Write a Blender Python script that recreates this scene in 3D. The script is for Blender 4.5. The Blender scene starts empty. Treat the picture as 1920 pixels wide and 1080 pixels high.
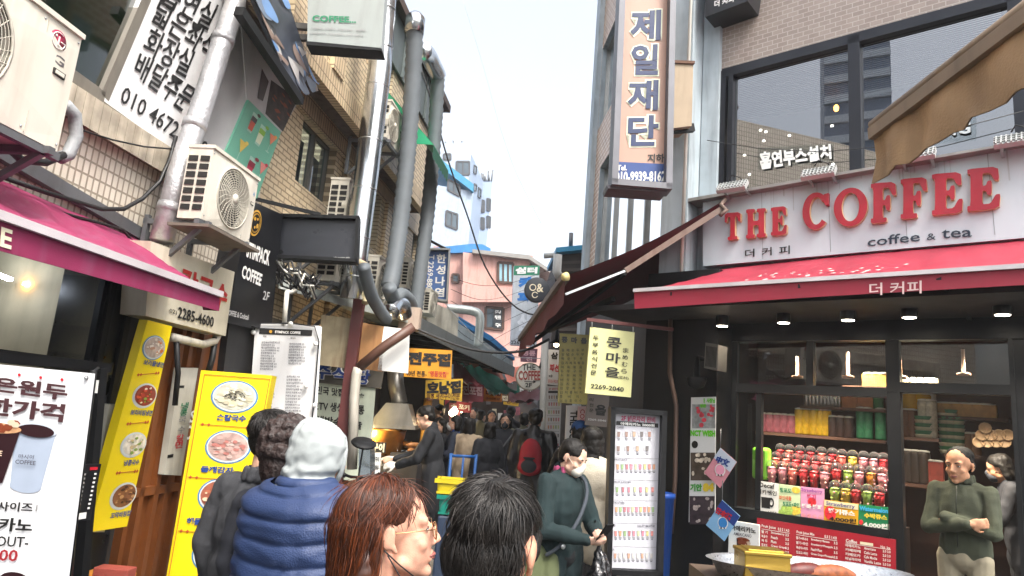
import bpy, bmesh, math, random
import numpy as np
from mathutils import Vector, Matrix
R=math.radians; SC=bpy.context.scene; COL=SC.collection
rnd=random.Random(7)
# ------------------------------------------------------------------ camera
H=1.70; FP=1280.0; PITCH=R(10.9); ROLL=R(4.7)
fw=Vector((0,math.cos(PITCH),math.sin(PITCH))); up0=Vector((0,-math.sin(PITCH),math.cos(PITCH))); rt0=Vector((1,0,0))
RT=rt0*math.cos(ROLL)+up0*math.sin(ROLL); UP=up0*math.cos(ROLL)-rt0*math.sin(ROLL)
cd=bpy.data.cameras.new('camera'); cam=bpy.data.objects.new('camera',cd); COL.objects.link(cam)
cd.sensor_width=36; cd.lens=36*FP/1920; cd.clip_start=.05; cd.clip_end=2000
CP=Vector((0,0,H))
cam.matrix_world=Matrix(((RT.x,UP.x,-fw.x,0),(RT.y,UP.y,-fw.y,0),(RT.z,UP.z,-fw.z,H),(0,0,0,1)))
SC.camera=cam
# ------------------------------------------------------------------ light
EL,AZ=R(56),R(148)           # sun: high, behind the camera to the right, veiled
w=bpy.data.worlds.new('World'); SC.world=w; w.use_nodes=True
nt=w.node_tree; bg=nt.nodes['Background']
sky=nt.nodes.new('ShaderNodeTexSky'); sky.sky_type='NISHITA'; sky.sun_disc=False
sky.sun_elevation=EL; sky.sun_rotation=AZ; sky.dust_density=6; sky.air_density=1.2; sky.ozone_density=1
hs=nt.nodes.new('ShaderNodeHueSaturation'); hs.inputs['Saturation'].default_value=.45
nt.links.new(sky.outputs[0],hs.inputs['Color']); nt.links.new(hs.outputs[0],bg.inputs[0]); bg.inputs[1].default_value=.15
sl=bpy.data.lights.new('sun','SUN'); sl.energy=1.1; sl.angle=R(14); sl.color=(1,.95,.87)
so=bpy.data.objects.new('sun',sl); COL.objects.link(so)
sd=Vector((math.sin(AZ)*math.cos(EL),math.cos(AZ)*math.cos(EL),math.sin(EL)))
so.rotation_euler=sd.to_track_quat('Z','Y').to_euler()
SC.view_settings.view_transform='Standard'; SC.view_settings.look='None'; SC.view_settings.gamma=1
SC.view_settings.exposure=1.55
SC.render.engine='CYCLES'; SC.cycles.max_bounces=6; SC.cycles.transparent_max_bounces=48; SC.cycles.diffuse_bounces=4
SC.cycles.caustics_reflective=False; SC.cycles.caustics_refractive=False; SC.cycles.sample_clamp_indirect=4
# ------------------------------------------------------------------ colour and materials
def C(h):
    h=h.lstrip('#'); o=[]
    for i in (0,2,4):
        c=int(h[i:i+2],16)/255; o.append(c/12.92 if c<=.04045 else ((c+.055)/1.055)**2.4)
    return tuple(o)
MATS={}
def _nt(name):
    m=bpy.data.materials.new(name); m.use_nodes=True; return m,m.node_tree,m.node_tree.nodes['Principled BSDF']
def mat(name,col='#808080',rough=.6,metal=0,var=.12,vs=5,bump=0,bs=120,dirt=0,dcol='#4a4238',spec=.5,coat=0):
    if name in MATS: return MATS[name]
    m,t,b=_nt(name); c=C(col) if isinstance(col,str) else col; N=t.nodes.new; L=t.links.new
    tc=N('ShaderNodeTexCoord'); no=N('ShaderNodeTexNoise'); no.inputs['Scale'].default_value=vs; no.inputs['Detail'].default_value=6
    L(tc.outputs['Object'],no.inputs['Vector'])
    mr=N('ShaderNodeMapRange'); mr.inputs[1].default_value=.3; mr.inputs[2].default_value=.7; mr.inputs[3].default_value=1-var; mr.inputs[4].default_value=1+var
    L(no.outputs[0],mr.inputs[0])
    vm=N('ShaderNodeVectorMath'); vm.operation='SCALE'; vm.inputs[0].default_value=c; L(mr.outputs[0],vm.inputs['Scale'])
    out=vm.outputs[0]
    if dirt:
        mp=N('ShaderNodeMapping'); mp.inputs['Scale'].default_value=(7,7,.9); L(tc.outputs['Object'],mp.inputs[0])
        n2=N('ShaderNodeTexNoise'); n2.inputs['Scale'].default_value=1.6; n2.inputs['Detail'].default_value=8; L(mp.outputs[0],n2.inputs[0])
        r2=N('ShaderNodeMapRange'); r2.inputs[1].default_value=.48; r2.inputs[2].default_value=.75; r2.inputs[4].default_value=dirt; L(n2.outputs[0],r2.inputs[0])
        mx=N('ShaderNodeMixRGB'); mx.inputs[2].default_value=(*C(dcol),1); L(r2.outputs[0],mx.inputs[0]); L(out,mx.inputs[1]); out=mx.outputs[0]
    L(out,b.inputs['Base Color'])
    b.inputs['Metallic'].default_value=metal; b.inputs['Specular IOR Level'].default_value=spec
    rr=N('ShaderNodeMapRange'); rr.inputs[3].default_value=max(.03,rough-.1); rr.inputs[4].default_value=min(1,rough+.1); L(no.outputs[0],rr.inputs[0]); L(rr.outputs[0],b.inputs['Roughness'])
    if coat: b.inputs['Coat Weight'].default_value=coat
    if bump:
        nb=N('ShaderNodeTexNoise'); nb.inputs['Scale'].default_value=bs; nb.inputs['Detail'].default_value=3; L(tc.outputs['Object'],nb.inputs[0])
        bp=N('ShaderNodeBump'); bp.inputs['Strength'].default_value=bump; bp.inputs['Distance'].default_value=.01; L(nb.outputs[0],bp.inputs['Height']); L(bp.outputs[0],b.inputs['Normal'])
    MATS[name]=m; return m
def emat(name,col,st):
    if name in MATS: return MATS[name]
    m,t,b=_nt(name); b.inputs['Base Color'].default_value=(*C(col),1); b.inputs['Emission Color'].default_value=(*C(col),1); b.inputs['Emission Strength'].default_value=st
    MATS[name]=m; return m
def glass(name,tint='#dfe6e6',ior=1.5,refl=1.0,rough=.01):
    if name in MATS: return MATS[name]
    m,t,b=_nt(name); N=t.nodes.new; L=t.links.new; t.nodes.remove(b)
    tr=N('ShaderNodeBsdfTransparent'); tr.inputs[0].default_value=(*C(tint),1)
    gl=N('ShaderNodeBsdfGlossy'); gl.inputs['Roughness'].default_value=rough; gl.inputs[0].default_value=(refl,refl,refl,1)
    fr=N('ShaderNodeFresnel'); fr.inputs[0].default_value=ior; mx=N('ShaderNodeMixShader')
    L(fr.outputs[0],mx.inputs[0]); L(tr.outputs[0],mx.inputs[1]); L(gl.outputs[0],mx.inputs[2]); L(mx.outputs[0],t.nodes['Material Output'].inputs[0])
    MATS[name]=m; return m
def brick(name,c1,c2,mort,d,bw,bh,ms=.02,rough=.5,off=.5,dirt=.5,dcol='#3a332b',bump=.6,vert=False):
    """tiles or bricks laid along direction d; bw x bh metres"""
    if name in MATS: return MATS[name]
    m,t,b=_nt(name); N=t.nodes.new; L=t.links.new
    tc=N('ShaderNodeTexCoord'); dt=N('ShaderNodeVectorMath'); dt.operation='DOT_PRODUCT'; dt.inputs[1].default_value=d
    L(tc.outputs['Object'],dt.inputs[0]); sp=N('ShaderNodeSeparateXYZ'); L(tc.outputs['Object'],sp.inputs[0])
    cb=N('ShaderNodeCombineXYZ')
    L(dt.outputs['Value'],cb.inputs[1 if vert else 0]); L(sp.outputs[2],cb.inputs[0 if vert else 1])
    bk=N('ShaderNodeTexBrick'); bk.offset=off; L(cb.outputs[0],bk.inputs[0])
    bk.inputs['Color1'].default_value=(*C(c1),1); bk.inputs['Color2'].default_value=(*C(c2),1); bk.inputs['Mortar'].default_value=(*C(mort),1)
    bk.inputs['Scale'].default_value=1; bk.inputs['Brick Width'].default_value=bw; bk.inputs['Row Height'].default_value=bh; bk.inputs['Mortar Size'].default_value=ms*bh; bk.inputs['Mortar Smooth'].default_value=.1
    mp=N('ShaderNodeMapping'); mp.inputs['Scale'].default_value=(3,3,.5); L(tc.outputs['Object'],mp.inputs[0])
    n2=N('ShaderNodeTexNoise'); n2.inputs['Scale'].default_value=1.2; n2.inputs['Detail'].default_value=9; n2.inputs['Roughness'].default_value=.65; L(mp.outputs[0],n2.inputs[0])
    r2=N('ShaderNodeMapRange'); r2.inputs[1].default_value=.5; r2.inputs[2].default_value=.8; r2.inputs[4].default_value=dirt; L(n2.outputs[0],r2.inputs[0])
    mx=N('ShaderNodeMixRGB'); mx.inputs[2].default_value=(*C(dcol),1); L(r2.outputs[0],mx.inputs[0]); L(bk.outputs[0],mx.inputs[1]); L(mx.outputs[0],b.inputs['Base Color'])
    b.inputs['Roughness'].default_value=rough
    bp=N('ShaderNodeBump'); bp.inputs['Strength'].default_value=bump; bp.inputs['Distance'].default_value=.006; bp.invert=True; L(bk.outputs[1],bp.inputs['Height']); L(bp.outputs[0],b.inputs['Normal'])
    MATS[name]=m; return m
# ------------------------------------------------------------------ pixel rays and planes (to measure the place from the photograph)
def ray(px,py): return fw*FP+RT*(px-960)+UP*(540-py)
def at(px,py,Y):
    d=ray(px,py); return CP+d*(Y/d.y)
def atz(px,py,z):
    d=ray(px,py); return CP+d*((z-H)/d.z)
class Plane:
    def __init__(s,p,az,lean=0):
        s.p=Vector(p); a=R(az); s.d=Vector((math.sin(a),math.cos(a),0)); n=Vector((s.d.y,-s.d.x,0))
        if n.dot(CP-s.p)<0: n=-n
        s.az=az; s.n=(n*math.cos(R(lean))+Vector((0,0,math.sin(R(lean))))); s.lean=lean
    def off(s,k): q=Plane(s.p+s.n*k,s.az,s.lean); q.n=s.n; return q
    def at(s,px,py):
        r=ray(px,py); return CP+r*((s.p-CP).dot(s.n)/r.dot(s.n))
    def uz(s,px,py):
        q=s.at(px,py); return ((q-s.p).dot(s.d),q.z)
    def pt(s,u,z): q=s.p+s.d*u; return Vector((q.x,q.y,z))
def face(px,py,Y,az=88): return Plane(at(px,py,Y),az)
AL=math.degrees(math.atan(.13))
LW=Plane((-3.2,0,0),AL)                        # facade along the left side of the alley
RW=Plane((2.39,0,0),-4.4); 
if RW.n.x>0: RW.n=-RW.n
CF=Plane(at(1700,850,5.6),-49.6)               # cafe front
# ------------------------------------------------------------------ scene objects
BASE={}
def tag(o,label,cat,group=None):
    o['label']=label; o['category']=cat
    if group: o['group']=group
    return o
def thing(name,label,cat,loc=(0,0,0),group=None):
    o=bpy.data.objects.new(name,None); COL.objects.link(o); o.location=loc; o.empty_display_size=.1; BASE[o.name]=Vector(loc); tag(o,label,cat,group); return o
class MB:
    def __init__(s): s.v=[];s.f=[];s.mi=[];s.mats=[];s.sm=[]
    def add(s,vs,fs,m,smooth=False):
        if m not in s.mats: s.mats.append(m)
        k=len(s.v); s.v.extend(tuple(x) for x in vs); i=s.mats.index(m)
        for f in fs: s.f.append(tuple(a+k for a in f)); s.mi.append(i); s.sm.append(smooth)
        return s
    def box(s,c,size,m,rz=0,rot=None):
        M=(rot if rot is not None else Matrix.Rotation(rz,3,'Z')); c=Vector(c); x,y,z=[a/2 for a in size]
        vs=[c+M@Vector((i*x,j*y,k*z)) for i in(-1,1) for j in(-1,1) for k in(-1,1)]
        return s.add(vs,[(0,1,3,2),(4,6,7,5),(0,4,5,1),(2,3,7,6),(0,2,6,4),(1,5,7,3)],m)
    def slab(s,pts,ext,m,smooth=False):
        pts=[Vector(p) for p in pts]; n=len(pts); e=Vector(ext)
        vs=pts+[p+e for p in pts]
        return s.add(vs,[tuple(range(n)),tuple(range(2*n-1,n-1,-1))]+[(i,(i+1)%n,(i+1)%n+n,i+n) for i in range(n)],m,smooth)
    def poly(s,pts,m): return s.add(pts,[tuple(range(len(pts)))],m)
    def bar(s,a,b,w,h,m,upv=(0,0,1)):
        a=Vector(a);b=Vector(b);d=(b-a).normalized();x=d.cross(Vector(upv));x=x.normalized() if x.length>1e-5 else Vector((1,0,0));z=x.cross(d)
        vs=[p+x*i*w/2+z*j*h/2 for p in(a,b) for i in(-1,1) for j in(-1,1)]
        return s.add(vs,[(0,1,3,2),(4,6,7,5),(0,4,5,1),(2,3,7,6),(0,2,6,4),(1,5,7,3)],m)
    def tube(s,pts,r,m,seg=10,cap=True,smooth=True,ribs=0):
        pts=[Vector(p) for p in pts]; n=len(pts); rs=r if isinstance(r,(list,tuple)) else [r]*n
        vs=[];fs=[]; px=None
        for i,p in enumerate(pts):
            d=(pts[min(i+1,n-1)]-pts[max(i-1,0)]); d=d.normalized() if d.length>1e-9 else Vector((0,0,1))
            if px is None: px=d.orthogonal().normalized()
            px=px-d*px.dot(d); px=px.normalized() if px.length>1e-6 else d.orthogonal().normalized(); y=d.cross(px)
            for k in range(seg):
                a=2*math.pi*k/seg; vs.append(p+(px*math.cos(a)+y*math.sin(a))*rs[i])
        for i in range(n-1):
            for k in range(seg): fs.append((i*seg+k,i*seg+(k+1)%seg,(i+1)*seg+(k+1)%seg,(i+1)*seg+k))
        if cap: fs+= [tuple(range(seg-1,-1,-1)),tuple(range((n-1)*seg,n*seg))]
        return s.add(vs,fs,m,smooth)
    def lathe(s,o,prof,m,seg=20,ax=(0,0,1),smooth=True):
        o=Vector(o);ax=Vector(ax).normalized();x=ax.orthogonal().normalized();y=ax.cross(x);vs=[];fs=[];n=len(prof)
        for r,z in prof:
            for k in range(seg):
                a=2*math.pi*k/seg; vs.append(o+ax*z+(x*math.cos(a)+y*math.sin(a))*r)
        for i in range(n-1):
            for k in range(seg): fs.append((i*seg+k,i*seg+(k+1)%seg,(i+1)*seg+(k+1)%seg,(i+1)*seg+k))
        if prof[0][0]>1e-4: fs.append(tuple(range(seg-1,-1,-1)))
        if prof[-1][0]>1e-4: fs.append(tuple(range((n-1)*seg,n*seg)))
        return s.add(vs,fs,m,smooth)
    def build(s,name,parent=None,bevel=0):
        b=BASE.get(parent.name,Vector((0,0,0))) if parent else Vector((0,0,0))
        me=bpy.data.meshes.new(name); me.from_pydata([(x-b.x,y-b.y,z-b.z) for x,y,z in s.v],[],s.f)
        for m in s.mats: me.materials.append(m)
        me.polygons.foreach_set('material_index',s.mi); me.polygons.foreach_set('use_smooth',s.sm); me.update()
        o=bpy.data.objects.new(name,me); COL.objects.link(o)
        if parent: o.parent=parent
        BASE[o.name]=b
        if bevel:
            md=o.modifiers.new('bevel','BEVEL'); md.width=bevel; md.segments=2; md.limit_method='ANGLE'
        return o
def solo(mb,name,label,cat,group=None,bevel=0):
    vs=np.array(mb.v); b=Vector(((vs[:,0].min()+vs[:,0].max())/2,(vs[:,1].min()+vs[:,1].max())/2,vs[:,2].min()))
    o=mb.build(name,None,bevel); o.data.transform(Matrix.Translation(-b)); o.location=b; BASE[o.name]=b; return tag(o,label,cat,group)
def struct(mb,name): o=mb.build(name); o['kind']='structure'; return o
def copy_tree(o,parent=None):
    c=o.copy(); COL.objects.link(c)
    if parent: c.parent=parent
    for ch in list(o.children): copy_tree(ch,c)
    BASE[c.name]=BASE.get(o.name,Vector((0,0,0))); return c
def base_of(pts): return Vector((sum(p.x for p in pts)/len(pts),sum(p.y for p in pts)/len(pts),min(p.z for p in pts)))
# ------------------------------------------------------------------ lettering
TXT={}
def glyphs(body,bold=.0,res=2):
    k=(body,bold)
    if k in TXT: return TXT[k]
    c=bpy.data.curves.new('lettering','FONT'); c.body=body; c.offset=bold; c.resolution_u=res
    o=bpy.data.objects.new('lettering',c); m=o.to_mesh()
    v=np.array([x.co[:2] for x in m.vertices]) if len(m.vertices) else np.zeros((0,2)); f=[tuple(p.vertices) for p in m.polygons]
    o.to_mesh_clear(); bpy.data.objects.remove(o); bpy.data.curves.remove(c)
    if len(v):
        lo=v.min(0); hi=v.max(0); v=(v-lo)/np.maximum(hi-lo,1e-6)
    TXT[k]=(v,f); return TXT[k]
class Sign:
    """a flat board given by the pixel corners TL,TR,BR,BL on a plane; ink is laid on it in thin layers"""
    def __init__(s,name,label,cat,c,pl,m,th=.05,frame=None,fw_=.02,group=None,part='panel',bevel=0,root=None,base0=None):
        s.pl=pl; s.P=[pl.at(*q) for q in c]; s.n=pl.n; s.O=s.P[0]; s.U=s.P[1]-s.P[0]; s.V=s.P[3]-s.P[0]
        if root is None:
            b=base_of(s.P)
            if base0 is not None: b.z=base0
            root=thing(name,label,cat,b,group)
        s.root=root; s.ink={}
        mb=MB(); mb.slab(s.P,-s.n*th,m); s.panel=mb.build(part,s.root,bevel)
        if frame:
            fb=MB(); k=[p+s.n*.006 for p in s.P]
            for a,b in((0,1),(1,2),(2,3),(3,0)):
                d=(k[b]-k[a]).normalized()*fw_*.5
                fb.bar(k[a]-d,k[b]+d,fw_,th+.014 if th>.02 else .03,frame,upv=s.n)
            fb.build('frame',s.root)
    def to3(s,px,py,lay=1): return s.pl.at(px,py)+s.n*(.0025*lay)
    def uv(s,px,py):
        d=s.pl.at(px,py)-s.O; A=s.U.dot(s.U);B=s.U.dot(s.V);D=s.V.dot(s.V);x=d.dot(s.U);y=d.dot(s.V);q=A*D-B*B
        return ((D*x-B*y)/q,(A*y-B*x)/q)
    def fuv(s,u,v,lay=1): return s.O+s.U*u+s.V*v+s.n*(.0025*lay)
    def mb(s,part): return s.ink.setdefault(part,MB())
    def text(s,body,tl,br,m,bold=.0,lay=3,part='lettering',rot=0,shear=0,uv=False,res=2):
        v,f=glyphs(body,bold,res)
        if not len(v): return
        (u0,v0),(u1,v1)=(tl,br) if uv else (s.uv(*tl),s.uv(*br))
        if rot: v=np.stack([1-v[:,1],v[:,0]],1) if rot>0 else np.stack([v[:,1],1-v[:,0]],1)
        v=v.copy(); v[:,0]+=shear*v[:,1]
        pts=[s.fuv(u0+(u1-u0)*x,v1+(v0-v1)*y,lay) for x,y in v]
        s.mb(part).add(pts,f,m)
    def stext(s,body,q,m,bold=0,lay=3,part='lettering'):
        """text stretched over the four pixel corners q"""
        v,f=glyphs(body,bold); a,b,c,d=[s.to3(*p,lay) for p in q]
        s.mb(part).add([(a*(1-x)+b*x)*y+(d*(1-x)+c*x)*(1-y) for x,y in v],f,m)
    def rect(s,tl,br,m,lay=1,part='print',uv=False):
        (u0,v0),(u1,v1)=(tl,br) if uv else (s.uv(*tl),s.uv(*br))
        s.mb(part).poly([s.fuv(u0,v0,lay),s.fuv(u1,v0,lay),s.fuv(u1,v1,lay),s.fuv(u0,v1,lay)],m)
    def quad(s,q,m,lay=1,part='print'): s.mb(part).poly([s.to3(*p,lay) for p in q],m)
    def disc(s,c,rx,ry,m,lay=1,part='print',seg=28,rot=0,inner=0):
        """ellipse in uv metres: c in pixels, rx, ry as pixel radii measured on the board axes"""
        u,v=s.uv(*c); ru=abs(s.uv(c[0]+rx,c[1])[0]-u); rv=abs(s.uv(c[0],c[1]+ry)[1]-v)
        s.uvdisc(u,v,ru,rv,m,lay,part,seg,inner)
    def uvdisc(s,u,v,ru,rv,m,lay=1,part='print',seg=24,inner=0):
        q=[(math.cos(2*math.pi*k/seg),math.sin(2*math.pi*k/seg)) for k in range(seg)]
        a=[s.fuv(u+ru*x,v+rv*y,lay) for x,y in q]
        if inner: b=[s.fuv(u+ru*x*inner,v+rv*y*inner,lay) for x,y in q]; s.mb(part).add(a+b,[(k,(k+1)%seg,(k+1)%seg+seg,k+seg) for k in range(seg)],m)
        else: s.mb(part).poly(a,m)
    def uvpoly(s,pts,m,lay=1,part='print'): s.mb(part).poly([s.fuv(u,v,lay) for u,v in pts],m)
    def done(s):
        for k,b in s.ink.items():
            if b.v: b.build(k.split('#')[0],s.root)
        s.ink={}; return s.root
BLK=mat('ink_black','#141414',.5,var=.05); WHT=mat('ink_white','#e6e6e2',.5,var=.04); REDI=mat('ink_red','#b81c2b',.5,var=.05); NAVY=mat('ink_navy','#1f3f86',.5,var=.05)
CREAM=mat('ink_cream','#e4dcc0',.5); GREY=mat('ink_grey','#8a8a8a',.5); YEL=mat('poster_yellow','#e9cf10',.45,var=.05); GRN=mat('ink_green','#1d7a55',.5); BLU=mat('ink_blue','#2f7fc4',.5); ORA=mat('ink_orange','#e08a1e',.5); PNK=mat('ink_pink','#e79bb4',.5); MAR=mat('ink_maroon','#5a2430',.5)
STEEL=mat('steel','#b9bcbd',.35,.9,var=.1); GALV=mat('galvanised','#c4c6c6',.3,1,var=.12,dirt=.15); BLKM=mat('black_metal','#121315',.55,var=.2,spec=.25); DARK=mat('dark_void','#0c0c0e',.8); WOOD=mat('wood_brown','#6a4a30',.6,dirt=.4); WPL=mat('white_plastic','#d6d4ca',.45,var=.05,dirt=.3,dcol='#8d8371'); RUST=mat('rusty_paint','#7d7464',.8,var=.3,dirt=.9,dcol='#5b3118',bump=.3,bs=60); CAB=mat('black_cable','#151516',.5); GREYM=mat('grey_metal','#6d7073',.5,.5,dirt=.3)

def sheet(bk,ft,N,K,sag,wr,m,parent,name='canvas',seed=1,under=None):
    """a slack canvas between a back edge and a front edge (both polylines)"""
    from mathutils import noise as NZ
    def along(P,t):
        L=[0]
        for a,b in zip(P,P[1:]): L.append(L[-1]+(b-a).length)
        d=t*L[-1]
        for i in range(len(P)-1):
            if d<=L[i+1]+1e-9: return P[i].lerp(P[i+1],(d-L[i])/max(L[i+1]-L[i],1e-9))
        return P[-1]
    vs=[]
    for i in range(N+1):
        for j in range(K+1):
            v,u=i/N,j/K; p=along(bk,u).lerp(along(ft,u),v); e=math.sin(math.pi*v); p=Vector(p); p.z-=sag*e*(.7+.3*math.cos(u*math.pi*10)); p.z+=wr*(NZ.noise(Vector((u*22+seed,v*3,0)))+.6*NZ.noise(Vector((u*9-v*8,v*7+seed,2))))*(.25+e); vs.append(p)
    fs=[(i*(K+1)+j,i*(K+1)+j+1,(i+1)*(K+1)+j+1,(i+1)*(K+1)+j) for i in range(N) for j in range(K)]
    b=MB(); b.add(vs,fs,m,True); b.add([p-Vector((0,0,.008)) for p in vs],fs,under or m,True); return b.build(name,parent)
# ================================================================== ground
g=MB(); g.poly([(-150,-60,0),(150,-60,0),(150,300,0),(-150,300,0)],mat('asphalt','#4a4a4b',.85,var=.25,vs=1.5,bump=.4,bs=90,dirt=.4,dcol='#2b2a29')); struct(g,'ground')
g=MB(); g.poly([(-2.4,5,.004),(1.9,5,.004),(2.2,30,.47),(-1.8,30,.47)],brick('alley_paving','#7d7a76','#6b6966','#3c3a38',(1,0,0),.3,.2,.05,.8,dirt=.5)); struct(g,'alley_pavement')
# ================================================================== walls with openings
def holes_wall(mb,pl,u0,u1,z0,z1,holes,m,depth=.18,rev=None):
    us=sorted({u0,u1,*[h[0] for h in holes],*[h[1] for h in holes]}); zs=sorted({z0,z1,*[h[2] for h in holes],*[h[3] for h in holes]})
    us=[x for x in us if u0<=x<=u1]; zs=[x for x in zs if z0<=x<=z1]
    for a,b in zip(us,us[1:]):
        for c,d in zip(zs,zs[1:]):
            x,y=(a+b)/2,(c+d)/2
            if any(h[0]<x<h[1] and h[2]<y<h[3] for h in holes): continue
            mb.poly([pl.pt(a,c),pl.pt(b,c),pl.pt(b,d),pl.pt(a,d)],m)
    for a,b,c,d in holes:
        e=-pl.n*depth; k=[pl.pt(a,c),pl.pt(b,c),pl.pt(b,d),pl.pt(a,d)]
        for i in range(4): mb.poly([k[i],k[(i+1)%4],k[(i+1)%4]+e,k[i]+e],rev or m)
def win(parent,pl,h,frame,gl,depth=.12,fw=.05,bars=(),name='window',interior=True,fd=.06):
    a,b,c,d=h; q=pl.off(-depth); fb=MB()
    for u,v in(((a,c),(b,c)),((a,d),(b,d)),((a,c),(a,d)),((b,c),(b,d))): fb.bar(q.pt(*u),q.pt(*v),fw,fd,frame,upv=pl.n)
    for t in bars:
        x=a+(b-a)*t; fb.bar(q.pt(x,c),q.pt(x,d),fw,fd*1.05,frame,upv=pl.n)
    f=fb.build(name,parent); pb=MB(); q2=pl.off(-depth-.01); pb.poly([q2.pt(a,c),q2.pt(b,c),q2.pt(b,d),q2.pt(a,d)],gl); pb.build('pane',f)
    if interior:
        q3=pl.off(-depth-.35); ib=MB(); ib.poly([q3.pt(a-.1,c-.1),q3.pt(b+.1,c-.1),q3.pt(b+.1,d+.1),q3.pt(a-.1,d+.1)],mat('room_behind_window','#56606a',.9,var=.35,vs=1.2)); ib.build('blind',f)
    return f
WG=glass('window_glass','#aebfc0',1.7); WGG=glass('green_window_glass','#77907c',1.55)
LD=tuple(LW.d)
TILE_W=brick('white_strip_tile','#d9d1c3','#cbc2b2','#978c7d',LD,.052,.09,.08,.35,off=0,dirt=.45,dcol='#5a4a38')
BUFF=brick('buff_brick_tile','#dccbab','#cdb997','#94826a',LD,.17,.056,.14,.5,dirt=.3,dcol='#4c3d2e')
BUFFV=brick('buff_soldier_tile','#d0bc9a','#c3ae8d','#857460',LD,.18,.06,.12,.5,dirt=.5,dcol='#463728',vert=True,off=0)
CONC=mat('grimy_concrete','#6b6257',.85,var=.3,dirt=.7,dcol='#2f2922',bump=.4,bs=30)
ub=LW.uz(482,400)[0]; ue=LW.uz(808,400)[0]
# ---- near white tiled building
zs_=LW.at(195,190).z
b1=thing('tiled_building','grimy building of narrow white tiles above the magenta awning','building',(-3.4,3,0))
mb=MB(); holes_wall(mb,LW,-1.5,ub,2.55,7.5,[],TILE_W); 
for (ua,ub_,a,b_) in((4.75,ub,0,2.6),):   # ground floor pier behind the door and posters
    mb.poly([LW.pt(ua,a),LW.pt(ub_,a),LW.pt(ub_,b_),LW.pt(ua,b_)],mat('shop_wall_dark','#37322c',.8,dirt=.6))
mb.build('wall',b1)
mb=MB(); q=LW.off(.09)   # sloping sill course under window and board
for k in range(150):
    u=-.5+k*.075
    if u>ub: break
    mb.slab([LW.pt(u,zs_-.02),LW.pt(u+.07,zs_-.02),LW.off(.09).pt(u+.07,zs_-.06),LW.off(.09).pt(u,zs_-.06)],(0,0,-.2),mat('sill_tile','#b5ab99',.45,var=.3,vs=7,dirt=.5,dcol='#5d5040'))
mb.build('ledge',b1)
mb=MB(); mb.slab([LW.pt(-.5,2.5),LW.pt(ub,2.5),LW.pt(ub,2.62),LW.pt(-.5,2.62)],LW.n*.12,CONC); mb.build('beam',b1)
# window with green glass: frame and pane follow the slanting opening
Lw=LW.off(.015)
fq=[(-60,-150),(330,-150),(187,183),(-60,10)]
mb=MB(); P=[Lw.at(*p) for p in fq]
fr=mat('window_frame_grey','#7b766c',.5,.3,dirt=.4)
for i in range(4): mb.bar(P[i],P[(i+1)%4],.075,.07,fr,upv=LW.n)
wf=mb.build('window',b1); mb=MB(); mb.poly([p for p in P],glass('green_pane','#6a7d68',1.2,rough=.05)); mb.build('pane',wf)
mb=MB(); mb.poly([p-LW.n*.01 for p in P],mat('green_blind','#55654f',.7,var=.4,vs=2)); mb.build('blind',wf)
# ---- buff brick building with overhanging top storey
LU=LW.off(.36); zl=LU.at(680,236).z; zr=LU.at(800,150).z; zb=LU.at(797,236).z
b2=thing('brick_building','long buff brick building with an overhanging top storey and dark windows','building',(-2.3,10,0))
def hz(pl,*q):
    a=[pl.uz(*p) for p in q]; return (min(x[0] for x in a),max(x[0] for x in a),min(x[1] for x in a),max(x[1] for x in a))
def hole(pl,pl_,pr,yt,yb):   # left px, right px, top and bottom px measured at the right edge
    xl,xr=pl_,pr; u0=pl.uz(xl,yb)[0]; u1,z0=pl.uz(xr,yb); z1=pl.uz(xr,yt)[1]; return (u0,u1,z0,z1)
Hs=[hole(LW,545,617,262,390),hole(LW,641,667,325,440),hole(LW,681,703,352,470),hole(LW,732,751,395,515),hole(LW,766,778,425,520)]
mb=MB(); holes_wall(mb,LW,ub,ue,2.5,zl+.1,Hs,BUFF,.2); mb.poly([LW.pt(ub,0),LW.pt(ue,0),LW.pt(ue,2.5),LW.pt(ub,2.5)],CONC)
e=LW.pt(ue,0); mb.slab([LW.pt(ub,zr),LW.pt(ue,zr),LW.pt(ue,0),LW.pt(ub,0)],-LW.n*.01,CONC) if 0 else None
mb.poly([LW.pt(ue,0),LW.pt(ue,zl),LW.pt(ue,zl)-LW.n*6,LW.pt(ue,0)-LW.n*6],BUFF)
mb.build('wall',b2)
for i,h in enumerate(Hs): win(b2,LW,h,mat('aluminium_frame','#8f8f8b',.4,.6) if i else mat('old_frame','#6f6a62',.5,.3,dirt=.4),WG,bars=(.55,) if i<1 else (.5,))
mb=MB(); LB=LW.off(.03)   # soldier band over the windows
z1=LW.at(640,287).z; mb.slab([LB.pt(ub,z1-.02),LB.pt(ue,z1-.02),LB.pt(ue,z1+.42),LB.pt(ub,z1+.42)],-LW.n*.028,BUFFV)
mb.build('lintel_band',b2)
ue_=ue; ue=LU.uz(822,250)[0]
UH=[hole(LU,500,545,-120,62),hole(LU,684,693,60,128),hole(LU,716,733,95,180)]
mb=MB(); u0=ub-1.2; holes_wall(mb,LU,u0,ue,zl,zb,UH,BUFF,.2)
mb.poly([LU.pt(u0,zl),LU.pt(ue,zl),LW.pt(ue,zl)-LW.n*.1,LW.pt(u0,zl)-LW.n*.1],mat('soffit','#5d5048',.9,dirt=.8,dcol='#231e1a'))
mb.poly([LU.pt(ue,zl),LU.pt(ue,zr),LU.pt(ue,zr)-LW.n*6,LU.pt(ue,zl)-LW.n*6],BUFF); mb.build('upper_wall',b2)
for i,h in enumerate(UH): win(b2,LU,h,mat('old_frame','#6f6a62'),WG,bars=(.5,))
mb=MB(); L3=LW.off(.40); mb.slab([L3.pt(u0,zl-.12),L3.pt(ue,zl-.12),L3.pt(ue,zl+.12),L3.pt(u0,zl+.12)],-LW.n*.1,BUFFV); mb.build('ledge',b2)
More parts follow.
